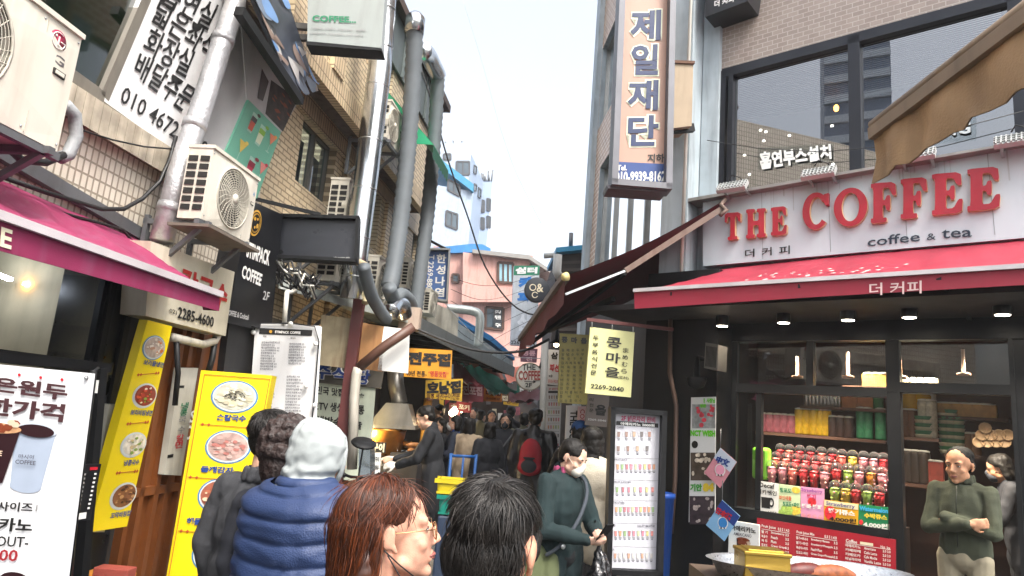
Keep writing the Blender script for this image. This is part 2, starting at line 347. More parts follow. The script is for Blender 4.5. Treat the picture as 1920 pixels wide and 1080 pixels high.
mb=MB(); mb.slab([L3.pt(u0,zb),L3.pt(ue,zb),L3.pt(ue,zr),L3.pt(u0,zr)],-LW.n*.35,mat('grey_sheet','#5c6665',.5,.3,var=.2,dirt=.3)); 
for k in range(24):
    u=u0+.5+k*.62
    if u<ue: mb.bar(L3.off(.01).pt(u,zb),L3.off(.01).pt(u,zr),.03,.03,mat('grey_sheet'))
L4=LW.off(.5); mb.slab([L4.pt(u0,zr),L4.pt(ue+.1,zr),L4.pt(ue+.1,zr+.12),L4.pt(u0,zr+.12)],-LW.n*.5,mat('roof_edge','#4a3a34',.7)); mb.build('roof',b2)
mb=MB(); pu=LW.uz(664,450)[0]; 
ue=ue_
for pu_,w_ in((LW.uz(628,430)[0],.28),(LW.uz(716,430)[0],.3)):
    L5=LW.off(.06); mb.slab([L5.pt(pu_,2.6),L5.pt(pu_+w_,2.6),L5.pt(pu_+w_,z1),L5.pt(pu_,z1)],-LW.n*.055,BUFF); mb.build('pilaster',b2); mb=MB()
L6=LU.off(.06); mb.slab([L6.pt(LU.uz(625,60)[0],zl+.12),L6.pt(LU.uz(648,60)[0],zl+.12),L6.pt(LU.uz(648,60)[0],zb),L6.pt(LU.uz(625,60)[0],zb)],-LW.n*.055,BUFFV)
mb.build('pilaster',b2)
# ================================================================== far buildings
def block(name,label,xl,xr,yt,Y,depth,m,az=88,zb=0,cat='building',xb=None,part='wall'):
    pl=face((xl+xr)/2,yt,Y,az); a=pl.at(xl,yt); b=pl.at(xr,yt); zt=pl.at((xl+xr)/2,yt).z
    r=thing(name,label,cat,((a.x+b.x)/2,(a.y+b.y)/2,zb)); mb=MB()
    mb.slab([(a.x,a.y,zb),(b.x,b.y,zb),(b.x,b.y,zt),(a.x,a.y,zt)],-pl.n*depth,m); mb.build(part,r); return r,pl,zt
def wquad(r,pl,q,frame,m,fw=.08,name='window',bars=0,k=.03):
    P=[pl.off(k).at(*p) for p in q]; mb=MB()
    for i in range(4): mb.bar(P[i],P[(i+1)%4],fw,.08,frame,upv=pl.n)
    for j in range(bars):
        t=(j+1)/(bars+1); mb.bar(P[0].lerp(P[1],t),P[3].lerp(P[2],t),fw*.7,.07,frame,upv=pl.n)
    f=mb.build(name,r); mb=MB(); mb.poly(P,m); mb.build('pane',f); return f
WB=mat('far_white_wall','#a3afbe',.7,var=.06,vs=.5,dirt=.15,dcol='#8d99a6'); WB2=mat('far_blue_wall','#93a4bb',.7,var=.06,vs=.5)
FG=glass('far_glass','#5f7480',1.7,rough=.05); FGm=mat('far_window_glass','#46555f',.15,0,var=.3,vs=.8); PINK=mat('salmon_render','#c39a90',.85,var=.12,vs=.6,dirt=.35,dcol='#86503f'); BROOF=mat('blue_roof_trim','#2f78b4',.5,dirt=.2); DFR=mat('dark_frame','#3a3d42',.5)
# tall pale tower
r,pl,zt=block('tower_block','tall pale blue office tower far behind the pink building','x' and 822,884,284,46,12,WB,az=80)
pr=Plane(pl.at(884,284),8); e=pr.at(912,318)
mb=MB(); a=pl.at(884,284); 
mb.slab([(a.x,a.y,0),(a.x+1.15,a.y+9,0),(a.x+1.15,a.y+9,zt),(a.x,a.y,zt)],(-3,1,0),WB2); mb.build('side_wall',r)
top=pl.off(-1.0); P=[top.at(822,266),top.at(876,266),top.at(880,292),top.at(822,292)]; mb=MB(); mb.slab(P,-pl.n*6,WB); mb.build('penthouse',r)
for q in([(856,303),(880,303),(880,327),(856,327)],[(832,289),(845,289),(845,299),(832,299)],[(838,396),(857,404),(856,430),(837,422)]): wquad(r,pl,q,DFR,FGm,.12,bars=1)
for q in([(889,310),(894,313),(893,326),(888,323)],[(889,345),(894,347),(893,358),(888,356)],[(897,352),(902,356),(901,372),(896,368)]): wquad(r,Plane(a,7.3),q,DFR,FGm,.1)
mb=MB()
for x,y0,y1 in((836,268,262),(850,268,258),(866,267,260)): mb.tube([top.at(x,y0),top.at(x,y1)],.05,GALV,5)
mb.build('railing',r)
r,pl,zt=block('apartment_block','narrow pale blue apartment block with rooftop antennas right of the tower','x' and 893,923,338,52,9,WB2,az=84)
for q in([(902,375),(908,376),(908,398),(902,397)],[(902,408),(908,409),(908,430),(902,429)],[(913,372),(920,374),(919,396),(913,394)],[(913,405),(920,407),(919,428),(913,426)]): wquad(r,pl,q,DFR,FGm,.1,bars=1)
mb=MB()
for i in range(9):
    x=896+i*3.2; mb.tube([pl.at(x,340),pl.at(x+rnd.uniform(-3,6),340-rnd.uniform(8,22))],.06,GREYM,5)
mb.build('antenna',r)
# white house with bright blue roof edge, nearer
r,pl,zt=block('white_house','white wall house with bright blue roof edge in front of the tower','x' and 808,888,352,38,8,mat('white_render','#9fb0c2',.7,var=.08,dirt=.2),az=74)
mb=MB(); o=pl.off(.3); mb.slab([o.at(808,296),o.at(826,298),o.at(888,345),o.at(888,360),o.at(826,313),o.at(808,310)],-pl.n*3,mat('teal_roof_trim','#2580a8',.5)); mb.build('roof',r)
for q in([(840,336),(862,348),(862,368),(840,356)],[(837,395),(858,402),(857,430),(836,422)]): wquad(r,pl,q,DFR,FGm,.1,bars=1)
# pink building: left wing, main block, lower step, receding right wing
r,pl,zt=block('pink_building','salmon pink rendered house with blue roof edges beyond the alley','x' and 812,1000,470,27,8,PINK,az=86)
q=pl.off(.5); mb=MB(); mb.slab([q.at(868,473),q.at(992,486),q.at(992,700),q.at(868,700)],-pl.n*.45,PINK); mb.build('front_bay',r)
q2=pl.off(.95); mb=MB(); mb.slab([q2.at(866,533),q2.at(992,540),q2.at(992,566),q2.at(866,566)],-pl.n*.6,PINK); mb.build('balcony',r)
mb=MB(); mb.slab([pl.off(.2).at(810,465),pl.off(.2).at(885,457),pl.off(.2).at(905,458),pl.off(.2).at(920,466),pl.off(.2).at(920,472),pl.off(.2).at(810,475)],-pl.n*3,BROOF); mb.build('roof',r)
mb=MB(); q3=pl.off(.8); mb.slab([q3.at(886,467),q3.at(992,478),q3.at(1036,508),q3.at(1036,514),q3.at(992,486),q3.at(886,474)],-pl.n*2,mat('grey_roof_edge','#8a8884',.6)); mb.build('eaves',r)
pr=Plane(pl.off(.5).at(992,486),20); k=pr.at(992,486); k2=pl.off(-3).at(1036,512)
mb=MB(); mb.slab([(k.x,k.y,0),(k2.x,k2.y,0),(k2.x,k2.y,k2.z),(k.x,k.y,k.z)],(-1,3,0),PINK); mb.build('wing',r)
qq=pl.off(.5); wquad(r,qq,[(934,492),(962,494),(962,531),(934,529)],mat('brown_frame','#4a3226',.5),mat('pale_blue_pane','#8fb7c4',.2,var=.25,vs=1.5),.1,bars=2)
wquad(r,qq,[(911,576),(944,578),(943,618),(910,615)],mat('brown_frame'),FGm,.1,bars=1)
wquad(r,pl,[(848,514),(860,515),(860,530),(848,529)],mat('brown_frame'),FGm,.08)
s=Sign('window_sign','white curtain shop lettering stuck on the pink house window','sign',[(926,579),(941,580),(940,616),(925,615)],qq.off(.08),mat('dark_pane_film','#2d3338',.3),th=.02)
s.text('커',(928,581),(939,589),WHT,.03);s.text('텐',(928,591),(939,599),WHT,.03);s.text('주',(928,606),(939,614),WHT,.03); s.done()
# low blue roofed house behind the stalls
r,pl,zt=block('low_house','low white house with blue roof edge and pale duct behind the stalls','x' and 800,945,660,17,5,mat('white_render'),az=60)
mb=MB(); q=pl.off(.4); mb.slab([q.at(838,578),q.at(868,598),q.at(922,630),q.at(965,668),q.at(965,676),q.at(920,640),q.at(865,608),q.at(838,588)],-pl.n*3,BROOF); mb.slab([q.at(838,590),q.at(962,678),q.at(962,720),q.at(838,640)],-pl.n*2.4,mat('corrugated_sheet','#9aa9b0',.5,.3,dirt=.5)); mb.build('roof',r)
# ================================================================== right alley building
RD=tuple(RW.d)
TAN=brick('tan_tile','#b58e70','#a17d62','#e0d4c4',RD,.2,.1,.1,.4,dirt=.3)
BLT=brick('pale_blue_tile','#9fb0bd','#8c9dac','#51606c',RD,.22,.12,.1,.35,dirt=.25)
GREYC=mat('grey_painted_concrete','#a7b2b8',.75,var=.1,dirt=.5,dcol='#5d6163')
b4=thing('alley_building','narrow tan tiled building with grey columns behind the tailor sign','building',(1.2,6.5,0))
uA=RW.uz(1302,200)[0]; uB=RW.uz(1106,400)[0]
def rz(px,py): return RW.at(px,py).z
mb=MB(); bands=[(rz(1120,375),rz(1120,240)),(rz(1133,85),rz(1133,-60))]
z0=3.0; H2=[]
top=17.0
zA0=RW.at(1122,320).z; zA1=RW.at(1128,235).z; zB0=RW.at(1133,85).z; zB1=RW.at(1136,-10).z
zD=rz(1200,520); mb.poly([RW.pt(uA,0),RW.pt(uB,0),RW.pt(uB,zD),RW.pt(uA,zD)],mat('dark_wall','#3a3633',.8,dirt=.5))
Hs=[(uA+.25,uB-.75,zD+.15,zA0),(uA+.35,uB-.3,zA1+.05,zB0)]
holes_wall(mb,RW,uA,uB,zD,top,Hs,TAN,.2,GREYC); 
far=RW.pt(uB,0); mb.poly([RW.pt(uB,0),RW.pt(uB,top),RW.pt(uB,top)-RW.n*4,RW.pt(uB,0)-RW.n*4],TAN); mb.build('wall',b4)
for h in Hs: win(b4,RW,h,mat('aluminium_frame'),WG,bars=(.2,.4,.6,.8),fw=.06)
mb=MB()
for u,wd in((uB-.28,.34),(uA-.02,.22)):
    o=RW.off(.1); mb.slab([o.pt(u,0),o.pt(u+wd,0),o.pt(u+wd,top),o.pt(u,top)],-RW.n*.2,GREYC)
mb.build('column',b4)
# ================================================================== cafe building
CD_=tuple(CF.d); L0=CF.uz(1318,400)[0]; Rr=CF.uz(2300,400)[0]
# d runs towards the far left, so left has the larger u
BRN=brick('brown_tile','#978b83','#8a7e77','#aaa29a',CD_,.1,.05,.08,.4,dirt=.3,dcol='#5a4038')
CG=mat('cafe_dark_steel','#15171a',.4,.3,var=.25); 
zw0=CF.at(1368,350).z; zw1=CF.at(1350,135).z; uwl=CF.uz(1352,240)[0]; uwr=CF.uz(1915,200)[0]
b5=thing('cafe_building','brown tiled corner building with a dark framed upper window over the coffee sign','building',tuple(CF.pt(0,0)))
mb=MB(); h=(uwr-.02,uwl,zw0-.15,zw1); holes_wall(mb,CF,Rr,L0,2.9,9.5,[h],BRN,.12); mb.build('wall',b5)
o=CF.off(.06); mb=MB(); mb.slab([o.pt(L0+.02,2.2),o.pt(uwl+.01,2.2),o.pt(uwl+.01,14),o.pt(L0+.02,14)],-CF.n*.5,GREYC)
o2=CF.off(.0); a=CF.pt(L0+.02,0)
mb.slab([CF.off(.3).pt(L0+.32,2.9),CF.off(.3).pt(L0+.03,2.9),CF.off(.3).pt(L0+.03,14),CF.off(.3).pt(L0+.32,14)],-CF.n*.6,GREYC); mb.build('column',b5)
mb=MB(); mb.tube([CF.off(.34).pt(L0+.05,2.6),CF.off(.34).pt(L0+.05,13)],.018,WPL,8); mb.build('pipe',b5)
fx=mat('dark_window_frame','#20232a',.4,.4)
fb=MB(); q=CF.off(-.03); um=CF.uz(1603,200)[0]
for A,B,wd in(((uwl,zw0-.1),(uwl,zw1),.09),((uwl-.1,zw0-.1),(uwl-.1,zw1),.05),((um,zw0-.1),(um,zw1),.10),((uwr,zw0-.1),(uwr,zw1),.1),((uwl,zw0-.1),(uwr,zw0-.1),.07),((uwl,zw1-.03),(uwr,zw1-.03),.1)): fb.bar(q.pt(*A),q.pt(*B),wd,.09,fx,upv=CF.n)
wf=fb.build('window',b5)
CGL=glass('cafe_upper_glass','#b3bcc0',3.1,rough=.005)
for A,B in((uwl-.1,um),(um,uwr)):
    pb=MB(); q=CF.off(-.05); pb.poly([q.pt(A,zw0-.1),q.pt(B,zw0-.1),q.pt(B,zw1),q.pt(A,zw1)],CGL); pb.build('pane',wf)
# room behind the upper window, with blinds and lamps
ib=MB(); q=CF.off(-.9); rm=mat('upper_room','#3d4044',.9,var=.2)
A=[CF.off(-.15).pt(uwl+.3,zw0-.3),CF.off(-.15).pt(uwr-.3,zw0-.3),q.pt(uwr-.3,zw0-.3),q.pt(uwl+.3,zw0-.3)]; dz=Vector((0,0,zw1-zw0+.6))
ib.poly([p+dz for p in A],rm); ib.poly(A,rm); ib.poly([A[2],A[3],A[3]+dz,A[2]+dz],mat('upper_room_back','#4a4c4e',.9,var=.3,vs=1)); ib.poly([A[0],A[3],A[3]+dz,A[0]+dz],rm); ib.poly([A[1],A[2],A[2]+dz,A[1]+dz],rm); ib.build('room',b5)
SLAT=mat('blind_slat','#a9aaa6',.5)
for A_,B_,zt_,n in((uwl-.14,um+.06,zw1-.06,26),(um-.06,uwr+.1,zw1-.06,26)):
    bb=MB(); q=CF.off(-.12); zq=CF.at(1400,215).z
    for k in range(n):
        z=zt_-(zt_-zq)*k/(n-1); bb.slab([q.pt(A_,z),q.pt(B_,z),q.off(-.022).pt(B_,z+.007),q.off(-.022).pt(A_,z+.007)],(0,0,.0015),SLAT)
    bb.bar(q.pt(A_,zq-.015),q.pt(B_,zq-.015),.02,.025,SLAT); bb.build('blind',b5)
LAMP=emat('lamp_warm','#ffd9a8',9); LAMPW=emat('lamp_white','#fff1dc',3)
for i,(x,y) in enumerate(((1426,245),(1436,248),(1432,265),(1480,255),(1560,237),(1598,236),(1396,292),(1405,328),(1562,309))):
    m_=MB(); p=CF.off(-.62).at(x,y); m_.lathe(p,[(.004,.02),(.015,.014),(.017,0)],LAMPW,10); l=solo(m_,'ceiling_spot',('small white ceiling spot seen through the upper cafe window'),'ceiling light','spots inside the upper window')
m_=MB(); p=CF.off(-.55).at(1568,208); m_.lathe(p,[(.003,.07),(.014,.06),(.024,.04),(.021,.01),(.009,-.003)],emat('amber_bulb','#ff9a3c',12),14); t=solo(m_,'pendant_bulb','glowing amber filament bulb hanging behind the upper cafe window','pendant lamp')
cb=MB(); cb.tube([p+Vector((0,0,.09)),p+Vector((0,0,.6))],.004,CAB,6); o=cb.build('cord',t)
# lettering on the panes
s=Sign('window_lettering','white korean smoking booth lettering on the upper window pane','window sign',[(1420,276),(1562,268),(1562,300),(1420,318)],CF.off(-.03),glass('film_clear','#f6f8f8',1.02),th=.002,part='film')
s.stext('흡연부스설치',[(1424,286),(1558,270),(1560,298),(1427,319)],WHT,.045); s.done()
s=Sign('window_lettering','white english lettering half hidden behind the brown awning','window sign',[(1690,225),(1830,215),(1830,260),(1690,275)],CF.off(-.03),glass('film_clear'),th=.002,part='film')
s.stext('SMOKING',[(1662,245),(1820,228),(1820,250),(1665,272)],mat('faded_white','#b9bfc0',.5),.03); s.done()
# wire strung past the upper window
w_=MB(); P=[CF.off(.1).at(x,y) for x,y in((1326,263),(1420,278),(1540,285),(1640,276),(1760,250),(1920,208))]; w_.tube(P,.004,CAB,6); solo(w_,'overhead_wire','thin dark wire strung across the upper cafe window','wire')
# rising building behind the photographer, seen only as a reflection
def mirror(px,py,dist):
    p=CF.at(px,py); v=(p-CP).normalized(); v=v-CF.n*(2*v.dot(CF.n)); v=v/math.hypot(v.x,v.y); return p+v*dist
a,c=mirror(1545,220,42),mirror(1672,220,42); r=thing('office_tower','blue grey office tower seen mirrored in the upper cafe window','building',((a.x+c.x)/2,(a.y+c.y)/2,0)); mb=MB(); bk=Vector(((a+c).x,(a+c).y,0)).normalized()*8
TW=mat('tower_wall','#5d6f88',.5); TB_=mat('tower_band','#b4bfca',.5); a.z=c.z=0
mb.slab([a,c,c+bk,a+bk],(0,0,46),TW)
for k in range(30): q_=Vector((0,0,1+k*1.5)); mb.slab([a+q_-bk*.02,c+q_-bk*.02,c+q_+bk*1.02,a+q_+bk*1.02],(0,0,.55),TB_)
mb.build('wall',r)
# ================================================================== air conditioners
ACW=mat('ac_casing','#cfcabd',.45,var=.05,dirt=.35,dcol='#8f8473'); ACG=mat('ac_grille_wire','#b9b4a6',.5,dirt=.3); ACD=mat('ac_inside','#1d1b19',.8)
def ac_unit(label,w=.82,h=.56,d=.3,fx=.34,bracket=True,marks=None,big=False,rect_grille=False):
    r=thing('air_conditioner',label,'air conditioner',(0,0,0),'outdoor air conditioning units')
    cr=h*.43; cx=-w/2+w*fx; cz=h*.5
    mb=MB(); S=18   # casing with a round fan opening
    ring=[(cx+cr*math.cos(2*math.pi*k/S),cz+cr*math.sin(2*math.pi*k/S)) for k in range(S)]
    y=-d/2; rim=[]
    for k in range(S):
        a=2*math.pi*k/S; c,s_=math.cos(a),math.sin(a); ex=(w/2-cx) if c>0 else (cx+w/2); ez=(h-cz) if s_>0 else cz
        t=min(ex/abs(c) if abs(c)>1e-6 else 9,ez/abs(s_) if abs(s_)>1e-6 else 9); rim.append((cx+t*c,cz+t*s_))
    vs=[(x,y,z) for x,z in rim]+[(x,y-.012,z) for x,z in ring]+[(x,y+.05,z) for x,z in ring]
    fs=[(k,(k+1)%S,(k+1)%S+S,k+S) for k in range(S)]+[(k+S,(k+1)%S+S,(k+1)%S+2*S,k+2*S) for k in range(S)]
    for cxn in(-w/2,w/2):
        for czn in(0,h): vs.append((cxn,y,czn))
    q=3*S   # corner triangles
    for ci,(cxn,czn) in enumerate(((-w/2,0),(-w/2,h),(w/2,0),(w/2,h))):
        best=[k for k in range(S) if (rim[k][0]-cxn)*(rim[(k+1)%S][0]-cxn)>=-1e-9]
        for k in range(S):
            a,b=rim[k],rim[(k+1)%S]
            if (abs(a[0]-cxn)<1e-6 and abs(b[1]-czn)<1e-6 and abs(a[1]-czn)>1e-6) or (abs(b[0]-cxn)<1e-6 and abs(a[1]-czn)<1e-6 and abs(b[1]-czn)>1e-6): fs.append((k,q+ci,(k+1)%S))
    mb.add(vs,fs,ACW)
    x0,x1=-w/2,w/2; Y0,Y1=-d/2,d/2
    mb.add([(x0,Y0,0),(x1,Y0,0),(x1,Y1,0),(x0,Y1,0),(x0,Y0,h),(x1,Y0,h),(x1,Y1,h),(x0,Y1,h)],[(0,3,2,1),(1,2,6,5),(2,3,7,6),(3,0,4,7)],ACW)
    mb.box((0,-.003,h+.012),(w+.012,d+.02,.024),ACW)
    for i in range(2):   # louvred end
        for k in range(7):
            mb.box((x0-.003,-d*.24+i*d*.48,h*.16+k*h*.115),(.008,d*.36,h*.075),ACD)
    mb.box((x1-w*.09,Y0-.004,h*.6),(w*.07,.012,h*.05),ACD); mb.box((x1-w*.09,Y0-.008,h*.6),(w*.05,.012,h*.03),ACW)
    for xx in(x0+.015,x1-.015,x1-w*.22):
        for zz in(.03,h-.03): mb.lathe((xx,Y0-.002,zz),[(.006,0),(.004,.004)],STEEL,8,(0,-1,0))
    mb.box((x1-w*.2,Y0-.001,h*.5),(.004,.008,h*.96),ACG)
    mb.build('casing',r)
    mb=MB(); n=13 if big else 9; yy=Y0-.012
    for k in range(1,n+1):
        rr=cr*k/n; S2=30
        mb.tube([(cx+rr*math.cos(2*math.pi*j/S2),yy-.012*(1-(k/n)**2),cz+rr*math.sin(2*math.pi*j/S2)) for j in range(S2+1)],.0028 if k<n else .008,ACG,4,cap=False)
    for k in range(24 if big else 12):
        a=2*math.pi*k/(24 if big else 12)+.1; b=a+.5; mb.tube([(cx+cr*.16*math.cos(a),yy-.012,cz+cr*.16*math.sin(a)),(cx+cr*.6*math.cos(a+.25),yy-.008,cz+cr*.6*math.sin(a+.25)),(cx+cr*math.cos(b),yy,cz+cr*math.sin(b))],.0028,ACG,4,cap=False)
    gr=mb.build('grille',r); mb=MB(); mb.lathe((cx,yy-.006,cz),[(.001,.018),(cr*.14,.016),(cr*.19,0)],ACW,18,(0,-1,0)); mb.build('hub',gr)
    mb=MB(); mb.lathe((cx,Y0+.045,cz),[(cr*1.0,0),(.001,0.002)],ACD,20,(0,-1,0))
    for k in range(4):
        a=k*math.pi/2+.3; p=lambda rr,da,dy:(cx+rr*math.cos(a+da),Y0+.025+dy,cz+rr*math.sin(a+da)); mb.poly([p(cr*.15,-.3,0),p(cr*.88,-.35,.012),p(cr*.9,.35,-.012),p(cr*.15,.3,0)],mat('fan_blade','#4a4744',.5))
    mb.build('fan',r)
    if bracket:
        mb=MB()
        for xx in(x0+.06,x1-.06):
            mb.box((xx,.12,-.02),(.035,d+.3,.035),GREYM); mb.bar((xx,Y1+.22,-.42),(xx,Y0+.02,-.03),.03,.03,GREYM,upv=(1,0,0)); mb.box((xx,Y1+.25,-.2),(.035,.03,.45),GREYM)
        mb.box((0,Y0+.02,-.02),(w+.05,.035,.035),GREYM); mb.build('bracket',r)
    if marks: marks(r,w,h,Y0)
    return r
def put(r,p,n,dz=0): r.location=(p.x,p.y,p.z+dz); r.rotation_euler=(0,0,math.atan2(n.y,n.x)+math.pi/2); return r
def local_text(r,txt,x0,z0,x1,z1,y,m,bold=.02,part='lettering'):
    v,f=glyphs(txt,bold); mb=MB(); mb.add([(x0+(x1-x0)*a,y,z0+(z1-z0)*b) for a,b in v],f,m); return mb.build(part,r)
def lgm(r,w,h,y):
    k=h*.85; cx=w*.37; mb=MB(); mb.lathe((cx,y-.003,k),[(h*.085,0),(.001,.001)],mat('lg_red','#a8224a',.4),24,(0,-1,0)); mb.build('badge',r)
    m2=mat('badge_white','#e8e2dc',.4); mb=MB(); yy=y-.007
    mb.tube([(cx+h*.066*math.cos(a),yy,k+h*.066*math.sin(a)) for a in [R(t) for t in range(60,361,20)]]+[(cx+h*.02,yy,k)],.0028,m2,4); mb.bar((cx,yy,k+h*.035),(cx,yy,k-h*.035),.006,.003,m2,(0,1,0)); mb.bar((cx,yy,k-h*.035),(cx+h*.02,yy,k-h*.035),.006,.003,m2,(0,1,0)); mb.lathe((cx-h*.03,yy,k+h*.03),[(.007,0),(.001,.001)],m2,8,(0,-1,0)); mb.build('emblem',r)
    local_text(r,'LG',w*.31,h*.665,w*.43,h*.745,y-.004,mat('lg_grey','#5f5b5c',.5),.02); local_text(r,'Smart Inverter',w*.25,h*.47,w*.37,h*.495,y-.004,mat('lg_grey'),0)
def am(r,w,h,y):
    mb=MB(); mb.lathe((w*.42,y-.003,h*.75),[(h*.05,0),(.001,.001)],mat('badge_blue','#4a86b8',.4),18,(0,-1,0)); mb.build('badge',r)
P=LW.off(.62)
a=ac_unit('big cream outdoor unit with a red round badge beside the green window',w=1.0,h=.58,d=.38,fx=.40,marks=lgm,big=True); p=P.at(110,286); put(a,p-LW.d*.51-LW.n*.19,LW.n)
a=ac_unit('cream outdoor unit with blue oval badge on a shelf above the noodle shop sign',w=.64,h=.50,d=.18,fx=.5,marks=am,big=True); p=LW.off(.52).at(466,457); put(a,p-LW.d*.32-LW.n*.09,LW.n)
sh=MB(); sh.box((0,-.02,-.05),(.70,.30,.02),mat('old_shelf','#6b6258',.7,dirt=.5)); o=sh.build('shelf',a)
def acat(label,plk,brx,bry,w,h,d=.28,br=True):
    q=LW.off(plk); p=q.at(brx,bry); a=ac_unit(label,w,h,d,bracket=br); put(a,p-LW.d*(w/2)-LW.n*(d/2),LW.n); return a
acat('white outdoor unit half hidden behind the black display screen, upper one',.5,682,462,.66,.55,.2)
acat('white outdoor unit on brackets under the black display screen',.6,668,550,.64,.48,.2)
acat('white outdoor unit standing on canopy roof left of grey duct bend',.6,733,578,.66,.5,.2,False)
acat('white outdoor unit on brackets between the two grey corrugated ducts',.6,780,553,.5,.4,.18)
acat('small white outdoor unit near the foot of the blue vertical sign',.6,817,596,.5,.36,.18,False)
acat('high white outdoor unit on the brick wall beside the shiny duct',.7,748,290,.5,.44,.2)
# ================================================================== left wall boards and pipes
Lf=LW.off(.05)
s=Sign('wall_board','large white board with black korean lettering and phone number','sign',[(268,-10),(520,-10),(392,332),(193,188)],Lf,mat('board_white','#d8d8d8',.4,var=.03,dirt=.1),th=.04,frame=None)
for t,q in(('흡연실',[(318,-42),(410,10),(388,58),(296,5)]),('넓은좌석',[(302,-8),(412,70),(388,118),(280,40)]),('화장실',[(283,48),(366,98),(346,147),(262,97)]),('배달주문',[(262,95),(372,168),(340,212),(246,140)])): s.stext(t,q,BLK,.015)
s.stext('010 4672 2838',[(232,160),(390,268),(378,296),(222,190)],BLK,.008); s.done()
s=Sign('wall_board','plain grey white board right of the wrapped drain pipe','sign',[(452,35),(487,128),(412,312),(350,322)],Lf,mat('board_grey','#c6c6c7',.4,var=.04,dirt=.12),th=.045); s.done()
# extended light panel strip between board and mint poster
s=Sign('drink_photo_panel','dark photo panel of roast coffee and spices above the mint poster','poster',[(452,35),(562,185),(528,248),(463,187)],LW.off(.06),mat('board_grey'),th=.03)
s.quad([(508,150),(558,186),(530,247),(497,213)],mat('coffee_photo','#3a3230',.5,var=.8,vs=14)); s.quad([(490,128),(503,153),(492,190),(482,184)],mat('cola_glass_print','#38211c',.4,var=.5,vs=30),2)
for i in range(14): 
    x=rnd.uniform(510,548); y=rnd.uniform(175,232)
    if x-508>(y-150)*-.1: s.disc((x,y),3,2.2,mat('spice_print','#8a4a35',.6),2,seg=7)
s.done()
s=Sign('drinks_poster','mint green poster with six cocktail glasses on the wall','poster',[(466,187),(527,248),(482,372),(412,312)],LW.off(.07),mat('mint','#6fb399',.4,var=.03),th=.03,frame=None)
def ck(u,v,w,h,kind,c1,c2):
    m1=mat('drink_'+c1[1:],c1,.4); m2=mat('drink_'+c2[1:],c2,.4); gl=mat('print_pale_glass','#a9d0bf',.4)
    if kind=='tall': s.uvpoly([(u-w,v-h),(u+w,v-h),(u+w*.75,v+h),(u-w*.75,v+h)],gl); s.uvpoly([(u-w*.9,v-h*.4),(u+w*.9,v-h*.4),(u+w*.72,v+h*.8),(u-w*.72,v+h*.8)],m1,2); s.uvpoly([(u-w*.95,v-h*.6),(u+w*.9,v-h*.6),(u+w*.9,v-h*.1),(u-w*.9,v-h*.1)],m2,3)
    else: s.uvpoly([(u-w*1.5,v-h),(u+w*1.5,v-h),(u,v+h*.15)],m1,2); s.uvpoly([(u-w*.1,v+h*.1),(u+w*.1,v+h*.1),(u+w*.1,v+h),(u-w*.1,v+h)],gl,1); s.uvdisc(u,v+h,w*.8,h*.07,gl,1)
    s.uvdisc(u+w*.8,v-h*1.02,w*.6,h*.16,m2,4)
for a_ in((.27,.22,.075,.14,'tall','#c5543a','#3a2a26'),(.55,.28,.085,.15,'tall','#dfe6c8','#7fae3c'),(.84,.27,.07,.13,'m','#e08a6a','#e6a04a'),(.26,.66,.07,.14,'m','#e5c65a','#e8d26a'),(.60,.76,.09,.15,'tall','#b52845','#8e1f33'),(.88,.72,.07,.14,'m','#e38a80','#c2384a')): ck(*a_)
s.done()
# graphic panel high on the wall: loose generic swirls
s=Sign('graphic_panel','blue grey swirl graphic panel hanging high on the tile wall','panel',[(450,-60),(520,-60),(583,132),(556,188)],LW.off(.5),mat('panel_slate','#3d434e',.35,var=.5,vs=3),th=.03)
s2=s
sw=[mat('swirl_a','#6f7b8c',.35),mat('swirl_b','#b9b7b4',.35),mat('swirl_c','#27262c',.35),mat('swirl_d','#6d91bf',.35),mat('swirl_e','#8b776c',.35)]
for k in range(26):
    u0=rnd.uniform(-.05,.9); v0=rnd.uniform(0,.95); L_=rnd.uniform(.15,.4); a0=rnd.uniform(0,6); n=14; l=[];r_=[]
    for j in range(n+1):
        t=j/n; a=a0+t*2.2*math.sin(k); u=u0+L_*t*math.cos(a)*.6; v=v0+L_*t*math.sin(a); wd=.05*math.sin(math.pi*t)*(1+.8*(k%3))
        l.append((min(max(u-wd,0.01),.99),min(max(v-wd*.4,0.01),.99))); r_.append((min(max(u+wd,0.01),.99),min(max(v+wd*.4,.01),.99)))
    mbk=s.mb('print'); kk=[s.fuv(*x,lay=1+k*.2) for x in l]+[s.fuv(*x,lay=1+k*.2) for x in r_]; mbk.add(kk,[(i,i+1,i+n+2,i+n+1) for i in range(n)],sw[k%5])
s.done()
b=MB(); a_=LW.off(.5).at(448,20); c_=LW.off(.5).at(562,190); b.bar(a_,c_,.07,.07,BLKM,upv=LW.n); solo(b,'panel_rail','black steel rail under the swirl graphic panel','rail')
# drain pipe, tape-wrapped
b=MB(); Lp=LW.off(.22); wrap=mat('silver_tape','#b4b4b6',.38,.55,var=.18,vs=9,bump=.5,bs=45,dirt=.25); pts=[(446,-40),(440,12),(418,75),(382,190),(352,275),(334,330),(303,452)]
b.tube([Lp.at(*p) for p in pts],.078,wrap,14)
r=solo(b,'drain_pipe','drain pipe wrapped in silver tape slanting down the left wall','pipe'); 
for q in((418,75),(365,235),(318,392)):
    b=MB(); p=Lp.at(*q); d=(Lp.at(q[0]-7,q[1]+22)-p).normalized(); b.tube([p-d*.03,p+d*.03],.085,wrap,14); b.build('pipe_collar',r)
